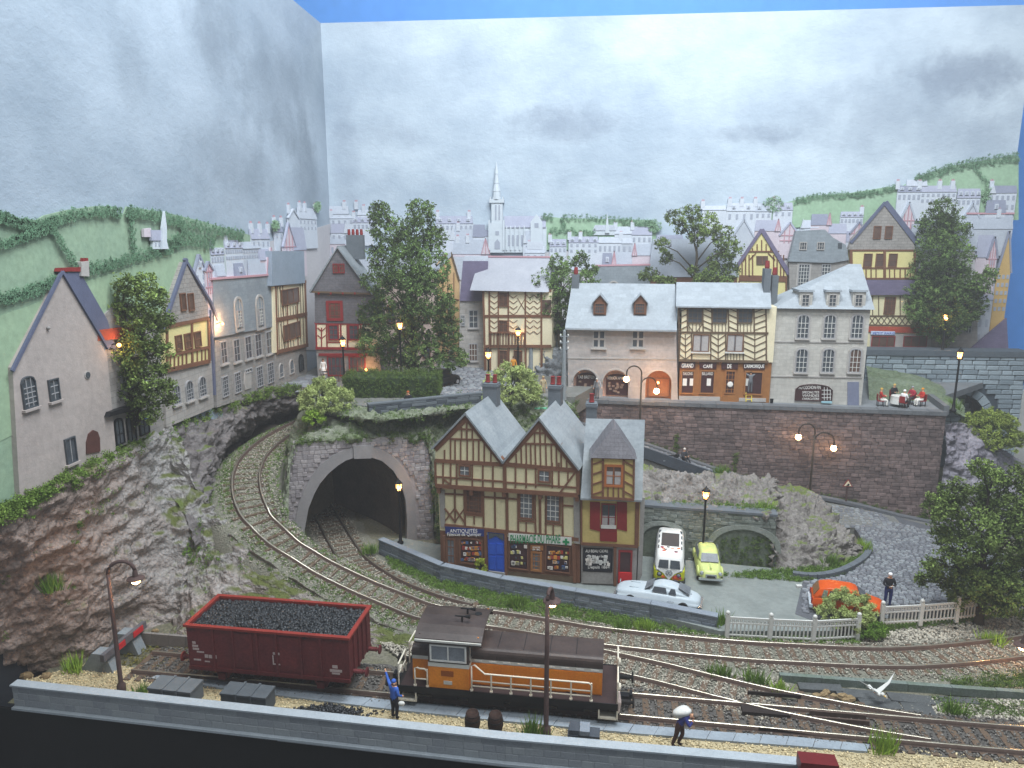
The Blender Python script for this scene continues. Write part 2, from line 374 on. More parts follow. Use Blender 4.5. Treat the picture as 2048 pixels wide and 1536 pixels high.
def text(F, body, x0, y0, x1, y1, mat, parent, y=-.06, name='lettering', bold=0.0, rot=0):
 if body not in _tx:
  cu = bpy.data.curves.new('txt', 'FONT'); cu.body = body; cu.extrude = .02; cu.offset = bold; cu.resolution_u = 3
  o = bpy.data.objects.new('txt', cu); COL.objects.link(o); bpy.context.view_layer.update()
  me = bpy.data.meshes.new_from_object(o.evaluated_get(bpy.context.evaluated_depsgraph_get())); bpy.data.objects.remove(o)
  _tx[body] = me
 me = _tx[body].copy(); n = len(me.vertices); V = np.zeros(n * 3, np.float32); me.vertices.foreach_get('co', V); V = V.reshape(-1, 3)
 lo, hi = V.min(0), V.max(0); a, b = F.q(x0, y1), F.q(x1, y0); c = F.q(x1, y1); sx = (b[0] - a[0]) / (hi[0] - lo[0]); sz = (b[1] - c[1]) / (hi[1] - lo[1]); sl = (c[1] - a[1]) / (c[0] - a[0])
 X = a[0] + (V[:, 0] - lo[0]) * sx; Z = a[1] + (V[:, 1] - lo[1]) * sz + (X - a[0]) * sl; Y = y - (V[:, 2] - lo[2]) * .3
 me.vertices.foreach_set('co', np.stack([X, Y, Z], 1).astype(np.float32).ravel()); me.materials.clear(); me.materials.append(mat); me.update()
 return ob(name, me, parent)
m_rock = M('rock', '#96918d', '#66605c', var=.3, scale=.8, bump=.9, bs=3.2, bd=.25, c3='#68743f', slope=(1.98, 2.22, 2.2))
m_rock_brown = M('rock_brown', '#94837a', '#9d9a98', var=.34, scale=.7, bump=1, bs=4, bd=.3, depth=(28, 37), sharp=.3, c3='#5f6638', slope=(1.72, 2.1, 2.2))
m_rock_dark = M('rock_dark', '#858080', '#5b5554', var=.3, scale=.7, bump=.9, bs=3.5, bd=.25, c3='#5d6a35', slope=(1.85, 2.1, 2.0))
m_soil = M('soil', '#7b776c', '#69684f', var=.35, scale=.8, bump=.8, bs=7, bd=.2)
m_mossy = M('mossy', '#8f8f86', '#55683a', var=.35, scale=.55, bump=.9, bs=6, bd=.2)
m_ballast = M('ballast_bed', '#8a877c', '#6f7062', var=.45, scale=2.5, bump=.8, bs=14, bd=.1)
m_stone_bit = M('ballast_stone', '#aaa598', '#857f74', var=.3, scale=6, bump=0, attr=True)
m_coal = M('coal', '#2a2d31', '#191b1e', var=.5, scale=5, bump=.3, rough=.35, spec=.5, attr=True)
m_sand = M('pale_gravel', '#c2b492', '#a89a78', var=.35, scale=3, bump=.8, bs=22, bd=.06)
m_grass = M('grass_blades', '#55752a', '#6d8a35', var=.25, scale=2, bump=0, attr=True, rough=.9)
m_grass_lime = M('lime_blades', '#7d9f34', '#93ad44', var=.2, scale=2, bump=0, attr=True, rough=.9)
m_moss = M('moss_leaf', '#4d6330', '#5f7436', var=.3, scale=2, bump=0, attr=True, rough=.95)
m_leaf = M('tree_leaf', '#63783f', '#4c6339', var=.25, scale=1.2, bump=0, attr=True, rough=.95)
m_leaf2 = M('tree_leaf_olive', '#6f7f42', '#576a38', var=.25, scale=1.2, bump=0, attr=True, rough=.95)
m_bushleaf = M('bush_strand', '#aab577', '#98a862', var=.2, scale=2, bump=0, attr=True, rough=.95)
m_bark = M('bark', '#4a4234', '#2f2a22', var=.3, scale=3, bump=.6, bs=12)
m_conc = M('concrete', '#8e9498', '#7c8388', var=.14, scale=1.2, bump=.3, bs=16)
m_slab = M('blue_grey_slab', '#98a2aa', '#848d96', var=.12, scale=1.5, bump=.2, bs=14)
m_street = M('street_surface', '#8b918e', '#737977', var=.12, scale=.45, bump=.3, bs=9)
m_cob = [M('cobble%d' % i, c, var=.2, coord='World', scale=3, bump=.3, bs=14) for i, c in enumerate(('#797b80', '#868a8e', '#6c6e74'))]
m_joint = M('road_joint', '#55575c', var=.3, scale=2, bump=.3)
m_black = M('black_paint', '#17181b', var=.2, bump=.05, rough=.5)
m_iron = M('rusty_iron', '#5d4a46', '#463634', var=.2, scale=4, bump=.2, rough=.7)
m_wf = M('window_frame_grey', '#a3a3a5', '#8f8f92', var=.08, bump=.05)
m_white = M('white_paint', '#d8d8d4', '#c5c5c0', var=.06, scale=4, bump=.05, rough=.55)
m_glass = M('dark_glass', '#3a3f46', '#50565c', var=.25, scale=2.2, bump=0, rough=.18, spec=.5)
m_glass_lt = M('pale_glass', '#80868c', '#5b6067', var=.2, scale=2.5, bump=0, rough=.2, spec=.5)
m_glass_br = M('brown_glass', '#6a5348', '#4d3b33', var=.3, scale=3, bump=0, rough=.25, spec=.5)
m_stone_wall = M('pale_stone', '#b2aea9', '#9c9793', var=.12, scale=.35, bump=.25, bs=10, brick=(.75, .36))
m_stone_wall2 = M('grey_stone', '#a39f9b', '#8b8886', var=.14, scale=.4, bump=.3, bs=10, brick=(.6, .3))
m_stone_trim = M('stone_trim', '#b3afab', '#a19d99', var=.1, scale=2, bump=.15)
m_slate = M('slate_roof', '#9ca2a6', '#7d858b', var=.14, scale=.7, bump=.25, bs=9, brick=(.5, .22), mortar=.9)
m_slate_w = M('slate_roof_pale', '#abb2b8', '#929aa2', var=.09, scale=.7, bump=.2, bs=8, sharp=.4, brick=(.55, .26), mortar=.9)
m_slate_d = M('slate_hung', '#77757a', '#5f5d62', var=.2, scale=1, bump=.3, bs=9, brick=(.45, .2), mortar=.7)
m_timb = M('brown_timber', '#7a5540', '#694736', var=.15, scale=3, bump=.2)
m_timb_d = M('dark_timber', '#6a5845', '#584838', var=.15, scale=3, bump=.2)
m_cream = M('cream_plaster', '#dfd7b2', '#d1c9a4', var=.08, scale=1.2, bump=.1)
m_cream2 = M('ivory_plaster', '#e6dcbe', '#dacfb0', var=.07, scale=1.2, bump=.1)
m_yel = M('yellow_plaster', '#ddd398', '#d0c58b', var=.08, scale=1.2, bump=.1)
m_red = M('red_paint', '#8e2a2c', '#7b2224', var=.12, scale=3, bump=.1, rough=.6)
m_pot = M('chimney_pot_red', '#8d3030', '#742626', var=.15, scale=4, bump=.1)
m_chim = M('slate_chimney', '#6a7076', '#5a6066', var=.12, scale=2, bump=.2)
m_bulb = EM('lit_bulb', '#ffc684', 22)
m_lantern = EM('lit_lantern_glass', '#ffb060', 5)
m_skin = M('skin', '#c99a7c', var=.08, bump=0)
m_ink = M('white_lettering', '#e8e6e0', var=.03, bump=0)
XL, YB, ZT = -22.4, 66.0, 37.6
def sky_material(name, base, light, dark, spots, uax):
 m = bpy.data.materials.new(name); m.use_nodes = True; N = m.node_tree.nodes; L = m.node_tree.links; b = N['Principled BSDF']
 b.inputs['Roughness'].default_value = .75; b.inputs['Specular IOR Level'].default_value = .2
 tc = N.new('ShaderNodeTexCoord')
 def noise(sc, det, rough=.6, stretch=(1, 1, 1)):
  mp = N.new('ShaderNodeMapping'); mp.inputs['Scale'].default_value = stretch; L.new(tc.outputs['Object'], mp.inputs[0])
  n = N.new('ShaderNodeTexNoise'); n.inputs['Scale'].default_value = sc; n.inputs['Detail'].default_value = det; n.inputs['Roughness'].default_value = rough
  L.new(mp.outputs[0], n.inputs['Vector']); return n
 n1 = noise(.11, 9, .62, (1, 1, 1.5)); r = N.new('ShaderNodeMapRange'); r.inputs[1].default_value = .36; r.inputs[2].default_value = .66; L.new(n1.outputs[0], r.inputs[0])
 mx = N.new('ShaderNodeMix'); mx.data_type = 'RGBA'; mx.inputs[6].default_value = lin(base); mx.inputs[7].default_value = lin(light); L.new(r.outputs[0], mx.inputs[0]); out = mx.outputs[2]
 warp = noise(.35, 7, .65)
 for (u, z, ru, rz, amt) in spots:
  sp = N.new('ShaderNodeSeparateXYZ'); L.new(tc.outputs['Object'], sp.inputs[0])
  def lin2(sock, c, k):
   a = N.new('ShaderNodeMath'); a.operation = 'SUBTRACT'; L.new(sock, a.inputs[0]); a.inputs[1].default_value = c
   d = N.new('ShaderNodeMath'); d.operation = 'DIVIDE'; L.new(a.outputs[0], d.inputs[0]); d.inputs[1].default_value = k
   w = N.new('ShaderNodeMath'); w.operation = 'MULTIPLY'; L.new(d.outputs[0], w.inputs[0]); L.new(d.outputs[0], w.inputs[1]); return w.outputs[0]
  ad = N.new('ShaderNodeMath'); L.new(lin2(sp.outputs[uax], u, ru), ad.inputs[0]); L.new(lin2(sp.outputs[2], z, rz), ad.inputs[1])
  a2 = N.new('ShaderNodeMath'); a2.operation = 'MULTIPLY_ADD'; L.new(warp.outputs[0], a2.inputs[0]); a2.inputs[1].default_value = 2.6; L.new(ad.outputs[0], a2.inputs[2])
  mr = N.new('ShaderNodeMapRange'); mr.interpolation_type = 'SMOOTHSTEP'; mr.inputs[1].default_value = 1.0; mr.inputs[2].default_value = 2.5; mr.inputs[3].default_value = amt; mr.inputs[4].default_value = 0; L.new(a2.outputs[0], mr.inputs[0])
  m2 = N.new('ShaderNodeMix'); m2.data_type = 'RGBA'; L.new(mr.outputs[0], m2.inputs[0]); L.new(out, m2.inputs[6]); m2.inputs[7].default_value = lin(dark); out = m2.outputs[2]
 L.new(out, b.inputs['Base Color'])
 br = noise(2.2, 6, .7, (1, 1, 1.3)); bp = N.new('ShaderNodeBump'); bp.inputs['Strength'].default_value = .35; bp.inputs['Distance'].default_value = .15
 L.new(br.outputs[0], bp.inputs['Height']); L.new(bp.outputs[0], b.inputs['Normal']); return m
def bs(x, y, rx, ry, amt):
 p = PY(x, y, YB); q = PY(x + rx, y + ry, YB); return (p.x, p.z, q.x - p.x, p.z - q.z, amt)
def ls(x, y, rx, ry, amt):
 p = PX(x, y, XL); q = PX(x + rx, y, XL); q2 = PX(x, y + ry, XL); return (p.y, p.z, q.y - p.y, p.z - q2.z, amt)
m_sky_b = sky_material('painted_sky_back', '#a3b2c1', '#c4d1dc', '#8390a2', [bs(1130, 245, 150, 42, .75), bs(1510, 268, 95, 22, .7), bs(1930, 150, 150, 60, .85), bs(1800, 240, 330, 90, .45), bs(760, 270, 90, 40, .35), bs(690, 330, 40, 160, .4)], 0)
m_sky_l = sky_material('painted_sky_left', '#8d9ba9', '#a9b6c3', '#76828f', [ls(430, 60, 60, 120, .7), ls(560, 200, 70, 130, .6), ls(470, 330, 80, 110, .55), ls(260, 130, 40, 120, .4), ls(610, 340, 30, 120, .6)], 1)
MB().box(XL, 36.2, YB, YB + .25, 0, ZT).build('painted_sky_backdrop', m_sky_b, kind='structure', label='painted grey cloud backdrop board behind the town', cat='backdrop')
MB().box(XL - .25, XL, 20, YB + .25, 7.6, ZT).box(-26.4, -26, 26, YB + .2, -1, 7.9).build('painted_sky_backdrop', m_sky_l, kind='structure', label='painted grey cloud backdrop board along the left side', cat='backdrop')
m_blue = M('blue_hall_cloth', '#5fa4f2', '#559aea', var=.05, scale=.1, bump=.1, bs=1, rough=.7)
MB().box(-60, 90, 76, 76.4, -15, 56).build('hall_curtain', m_blue, kind='structure', label='bright blue hall curtain behind the layout', cat='curtain')
MB().box(41.5, 90, 75, 75.6, 40.9, 50).build('hall_banner', m_white, label='white banner high on the blue hall curtain', cat='banner')
MB().box(41, 52, 70, 71, -6, 5.4).build('screen_board', m_white, label='white panel beside the stone bridge at the right', cat='panel')
# hall floor under everything
MB().box(-60, 90, -20, 77, -15.5, -15).build('hall_floor', M('hall_floor', '#55565a', bump=.1), kind='structure')
gr = np.array([[x, (yf := 25.75 - .0675 * (x + 23.5)) + t * (66 - yf)] for x in np.linspace(-24, 36, 150) for t in np.linspace(0, 1, 110)])
gz = -.12 + .1 * fbm(np.c_[gr * .5, np.zeros(len(gr))], 4)
ob('ground', npmesh('ground', np.c_[gr, gz], grid_faces(150, 110)[:, ::-1], m_soil, smooth=True), kind='structure')
A0 = P(22, 1368, 1.0); A1 = P(1010, 1475, 1.0); A2 = P(1604, 1527, 1.0)
m_fw = [M('wall_block%d' % i, c, var=.1, coord='World', scale=1.5, bump=.3, bs=14) for i, c in enumerate(('#8d9296', '#888d92', '#93989b'))]
m_cap = M('wall_cap', '#aab2b8', '#98a0a6', var=.1, scale=1.5, bump=.2)
for nm, a, b, lb in (('parapet_wall', A0, A1, 'long grey block parapet along the front edge before the coal wagon'), ('parapet_wall', A1, A2, 'shorter grey block parapet along the front edge before the stooping man')):
 F = Fac(nm, lb, 'wall', (a.x, a.y, 0), (b.x, b.y, 0)); Ln = (b - a).length
 MB().box(0, Ln, .02, .3, -.3, .93).build('core', m_fw[0], F.root)
 MB().box(0, Ln, -.09, .34, .932, 1.0).build('coping', m_cap, F.root)
 MB().box(0, Ln, -.16, .02, -.12, -.02).build('ledge', m_cap, F.root)
 blocks(F.root, 'block', courses(0, Ln, -.02, .93, .62, .316, .004, 3), m_fw, .06, y=.06, nmax=130, jitter=.006)
m_fasc = M('black_fascia', '#0b0b0d', var=.2, scale=1, bump=.1, rough=.7)
d1 = (A2 - A0).normalized(); Ae = A0 - d1 * 3; Bf = A2 + d1 * 30
F = Fac(None, None, None, (Ae.x, Ae.y, 0), (Bf.x, Bf.y, 0))
o = MB().box(0, (Bf - Ae).length, -.1, .02, -14, -.122).build('fascia', m_fasc, kind='structure'); o.location = F.A; o.rotation_euler.z = F.rz
o = MB().box(.2, .35, .0, 9, -14, 1.6).build('fascia', m_fasc, kind='structure'); o.location = F.A; o.rotation_euler.z = F.rz
# pale gravel strip and slab edging behind it
g0 = [(30, 1366, .05), (190, 1322, .05), (330, 1346, .05), (772, 1402, .05), (1240, 1447, .05), (1740, 1494, .05), (2060, 1520, .05), (2060, 1640, .05), (1606, 1536, .05), (1010, 1482, .05)]
poly = [P(*p) for p in g0]
MB().zprism([(p.x, p.y) for p in poly], -.1, .05).build('gravel_strip', m_sand, kind='structure')
pts = scatter([(p.x, p.y) for p in poly], 9000)
m_sandbit = M('pale_gravel_stone', '#cdbf9c', '#b3a37f', var=.2, scale=5, bump=0, attr=True)
stones('gravel', np.c_[pts, np.full(len(pts), .07)], np.random.uniform(.025, .06, len(pts)), m_sandbit, kind='stuff', label='loose pale gravel along the front parapet', cat='gravel')
tp = [(320, 1347), (500, 1368), (772, 1399), (1000, 1421), (1232, 1445), (1410, 1461), (1567, 1472), (1740, 1489)]
bt = [(300, 1356), (500, 1383), (772, 1417), (1000, 1441), (1232, 1463), (1410, 1478), (1567, 1490), (1735, 1503)]
# slab edging between siding and gravel
def lerp_line(px, z, n):
 w = [P(x, y, z) for x, y in px]; c = cr([list(p) for p in w], 400); d = np.r_[0, np.cumsum(np.linalg.norm(np.diff(c, axis=0), axis=1))]
 return [Vector([np.interp(t, d, c[:, k]) for k in range(3)]) for t in np.linspace(0, d[-1], n)]
es = thing('edging_strip', 'pale blue grey slab edging laid between the siding and the gravel', 'kerb', P(330, 1352, .1))
ta, tb = lerp_line(tp, .14, 31), lerp_line(bt, .14, 31)
for i in range(30):
 q = [ta[i].lerp(ta[i + 1], .01), ta[i].lerp(ta[i + 1], .99), tb[i].lerp(tb[i + 1], .99), tb[i].lerp(tb[i + 1], .01)]
 MB().zprism([(p.x - es.location.x, p.y - es.location.y) for p in q], -.15, .04 + .015 * random.random()).build('slab', m_slab, es)
FL = Fac(None, None, None, (XL + .04, 20, 0), (XL + .04, 66, 0)); FB = Fac(None, None, None, (XL, YB - .04, 0), (36, YB - .04, 0))
m_hill = M('painted_field_green', '#839b86', '#94ab90', var=.14, scale=.5, bump=.15, bs=6)
m_hill2 = M('painted_field_bright', '#9fbb9f', '#90ae91', var=.12, scale=.5, bump=.1)
m_hedge_p = M('painted_hedge_green', '#5f8466', '#74987a', var=.2, scale=2.2, bump=0, attr=True)
def cut(F, pts, mat, d, th, name, **kw):
 o = MB().prism(F.poly(pts), -d - th, -d).build(name, mat, **kw); o.location = F.A; o.rotation_euler.z = F.rz; return o
cut(FL, [(-60, 432), (0, 425), (30, 439), (70, 440), (85, 431), (130, 420), (190, 412), (228, 413), (232, 428), (245, 428), (250, 413), (330, 425), (400, 442), (480, 465), (525, 478), (525, 620), (430, 660), (200, 830), (40, 1030), (-60, 1100)], m_hill, 0, .085, 'painted_hill', kind='structure')
cut(FL, [(-60, 650), (60, 610), (150, 570), (330, 510), (440, 490), (500, 520), (400, 600), (200, 780), (-40, 900)], M('painted_field_light', '#8ea78a', '#9cb395', var=.12, scale=.5, bump=.1), .08, .025, 'painted_field', kind='structure')
cut(FB, [(1086, 432), (1120, 436), (1300, 440), (1312, 446), (1312, 500), (1086, 500)], m_hill2, 0, .085, 'painted_hill', kind='structure')
cut(FB, [(1440, 428), (1560, 408), (1620, 392), (1700, 386), (1775, 374), (1800, 374), (1840, 352), (1900, 332), (1980, 318), (2036, 311), (2036, 440), (1440, 460)], m_hill2, 0, .085, 'painted_hill', kind='structure')
def hedge(F, pts, w, label, d=.15):
 d += .0017 * len(label)
 n = max(8, int(sum(math.hypot(b[0] - a[0], b[1] - a[1]) for a, b in zip(pts, pts[1:])) / 4)); c = cr(pts, n); up = []; dn = []
 sd = random.random() * 99
 for i, (x, y) in enumerate(c):
  t = c[min(i + 1, n - 1)] - c[max(i - 1, 0)]; l = math.hypot(*t); nx, ny = -t[1] / l, t[0] / l
  a = w * (.5 + .5 * abs(math.sin(i * .9 + sd)) * random.random() + .15 * random.random()); b = w * (.5 + .25 * random.random())
  up.append((x - nx * a, y - ny * a)); dn.append((x + nx * b, y + ny * b))
 C = []
 for (xu, yu), (xd, yd) in zip(up, dn):
  for k in range(max(3, int(w * .55))): f = random.random(); x, z = F.q(xu + (xd - xu) * f + random.uniform(-3, 3), yu + (yd - yu) * f); C.append((x, -d - random.random() * .1, z))
 V, Fc, tn = leaf_arrays(np.array(C), np.full(len(C), .13), 20, .042); V[:, 1] = np.clip(V[:, 1], -d - .05, -d + .02)
 o = ob('painted_hedge', npmesh('painted_hedge', V, Fc, m_hedge_p, tn)); o.location = F.A; o.rotation_euler.z = F.rz
 return tag(o,  label, 'hedge', 'painted hedges on the backdrop hills')
hedge(FL, [(-40, 430), (0, 438), (40, 450), (80, 450), (130, 432), (190, 424), (230, 426)], 14, 'bumpy dark hedge along the left hilltop skyline')
hedge(FL, [(246, 424), (300, 432), (360, 446), (430, 462), (478, 472)], 15, 'dark hedge falling along the skyline behind the hill chapel')
hedge(FL, [(-40, 495), (20, 480), (60, 466), (92, 456)], 12, 'hedge running from left edge up to the skyline gap')
hedge(FL, [(95, 462), (120, 500), (150, 540)], 7, 'thin hedge dropping down between the two left fields')
hedge(FL, [(-40, 605), (40, 585), (110, 560), (170, 540), (250, 518), (330, 496), (350, 480), (420, 488)], 16, 'broad hedge crossing the hill below the painted chapel')
hedge(FL, [(252, 430), (256, 465), (258, 498)], 5, 'short upright hedge left of the painted chapel')
hedge(FL, [(350, 432), (362, 465), (420, 478)], 6, 'curving hedge right of the painted chapel')
hedge(FB, [(1086, 433), (1104, 437)], 9, 'small dark hedge clump right of the big church')
hedge(FB, [(1126, 434), (1200, 437), (1260, 443), (1300, 447)], 9, 'skyline hedge right of the big church')
hedge(FB, [(1100, 462), (1140, 462), (1186, 466)], 9, 'short lower hedge in the green field by the church')
hedge(FB, [(1124, 438), (1127, 452)], 6, 'tiny upright hedge in the church field')
hedge(FB, [(1590, 402), (1640, 393), (1700, 390), (1740, 386), (1792, 375)], 10, 'winding hedge on the middle right hill')
hedge(FB, [(1832, 358), (1880, 342), (1930, 330), (1980, 322), (2034, 316)], 13, 'thick hedge on the far right skyline')
hedge(FB, [(1945, 335), (1958, 350), (1972, 366)], 6, 'diagonal hedge dropping down the far right field')
WALLC = {'w': M('far_wall_white', '#cdd3dc', '#bfc6d1', var=.1, scale=1, bump=.05), 'g': M('far_wall_grey', '#bcc2cc', '#aeb5c0', var=.1, scale=1, bump=.05), 'p': M('far_wall_pink', '#cdc3ca', '#c2b6bf', var=.1, scale=1, bump=.05), 'y': M('far_wall_tan', '#c9ab74', '#b9985f', var=.1, scale=1, bump=.05)}
ROOFC = {'p': M('far_roof_purple', '#adb0c1', '#9fa3b6', var=.1, scale=1, bump=.05), 'g': M('far_roof_grey', '#b6bdc9', '#a9b1be', var=.1, scale=1, bump=.05), 'd': M('far_roof_dark', '#9297a9', '#858a9d', var=.1, scale=1, bump=.05), 'l': M('far_roof_pale', '#c3c9d4', '#b6bdc9', var=.1, scale=1, bump=.05)}
m_fwin = M('far_window_dark', '#a6acb9', '#9aa1af', var=.08, bump=0); m_fred = M('far_red_timber', '#bf98a2', '#b38a95', var=.08, bump=0); m_ridge = M('far_ridge_tile', '#c39aa3', '#b88e98', var=.1, bump=0)
GT = 'cut-out houses of the far painted town'
def dh(F, label, x0, x1, yr, ye, yb, d=0, wc='w', rc='p', win=0, rows=1, dorm=0, ch=(), gable=None, red=False, ridge=False):
 """one low-relief house: yr ridge, ye eave, yb foot (in the photo); gable 'f' = gable to the front, 'l'/'r' = gable seen on that side"""
 a = F.q(x0, yb, -d); A = F.w(a[0], a[1], -d); H = Fac('distant_house', label, 'house', A, A + F.u, GT)
 w, r = WALLC[wc], ROOFC[rc]; X0, Z0, X1, Ze = H.rect(x0, ye, x1, yb); Zr = H.q((x0 + x1) / 2, yr)[1]; Z0 = 0; ZB = -1.3
 if gable == 'f':
  MB().prism([(X0, ZB), (X1, ZB), (X1, Ze), ((X0 + X1) / 2, Zr), (X0, Ze)], 0, .12).build('wall', w, H.root)
  m = MB(); c = (X0 + X1) / 2; m.beam((X0 - .05, Ze - .05), (c, Zr + .05), .13, -.08, .1); m.beam((c, Zr + .05), (X1 + .05, Ze - .05), .13, -.08, .1); m.build('roof', r, H.root)
  if red:
   m = MB()
   for k in (.25, .5, .75): x = X0 + (X1 - X0) * k; m.beam((x, Z0), (x, Ze + (Zr - Ze) * (1 - abs(2 * k - 1)) - .05), .07, -.04, 0)
   for k in (0, .5): z = Z0 + (Ze - Z0) * (.3 + k * 1.3); m.beam((X0, z), (X1, z), .07, -.045, 0)
   m.build('timbering', m_fred, H.root, kind='stuff')
 else:
  MB().box(X0, X1, 0, .12, ZB, Ze).build('wall', w, H.root)
  gl = (X1 - X0) * .14 if gable in ('l', 'r') else 0
  xa = X0 + (gl if gable == 'l' else 0); xb = X1 - (gl if gable == 'r' else 0); s = (X1 - X0) * .03
  MB().add([(xa, -.06, Ze), (xb, -.06, Ze), (xb - s, .1, Zr), (xa + s, .1, Zr), (xa, .14, Ze), (xb, .14, Ze), (xb - s, .14, Zr), (xa + s, .14, Zr)], [(0, 1, 2, 3), (5, 4, 7, 6), (3, 2, 6, 7), (1, 5, 6, 2), (4, 0, 3, 7), (0, 4, 5, 1)]).build('roof', r, H.root)
  if gl:
   e = (X0, X0 + gl * 1.6) if gable == 'l' else (X1 - gl * 1.6, X1)
   MB().prism([(e[0], Ze - .02), (e[1], Ze - .02), (sum(e) / 2, Zr + .1)], -.1, .05).build('gable', WALLC['p'] if red else w, H.root)
   if red:
    m = MB(); c = sum(e) / 2; m.beam((e[0], Ze), (c, Zr + .1), .07, -.14, -.1); m.beam((c, Zr + .1), (e[1], Ze), .07, -.14, -.1); m.beam((c, Ze), (c, Zr), .06, -.13, -.1); m.build('timbering', m_fred, H.root, kind='stuff')
  if ridge: MB().box(xa, xb, .02, .16, Zr - .02, Zr + .12).build('ridge', m_ridge, H.root)
 if win:
  m = MB(); bt = Z0 + (Ze - Z0) * .12 if gable != 'f' else Z0 + (Ze - Z0) * .2; rh = (Ze - bt) / rows
  for j in range(rows):
   for i in range(win):
    x = X0 + (X1 - X0) * (i + .5) / win; m.box(x - .1, x + .1, -.03, .02, bt + rh * j + rh * .22, bt + rh * j + rh * .72)
  m.build('window_row', m_fwin, H.root, kind='stuff')
 for i in range(dorm):
  x = X0 + (X1 - X0) * (i + .5) / dorm; z = Ze + (Zr - Ze) * .3; hh = (Zr - Ze) * .4
  D = MB().box(x - .14, x + .14, -.1, .08, z, z + hh).build('dormer', WALLC['w'], H.root); MB().box(x - .08, x + .08, -.115, -.1, z + .03, z + hh * .75).build('pane', m_fwin, D)
 for c in ch:
  x = H.q(c, yr)[0]; o = MB().box(x - .17, x + .17, 0, .24, Zr - .3, Zr + .38).build('chimney', WALLC['w'], H.root)
  MB().box(x - .1, x - .02, .06, .14, Zr + .38, Zr + .52).box(x + .03, x + .11, .06, .14, Zr + .38, Zr + .52).build('pot', m_ridge, o)
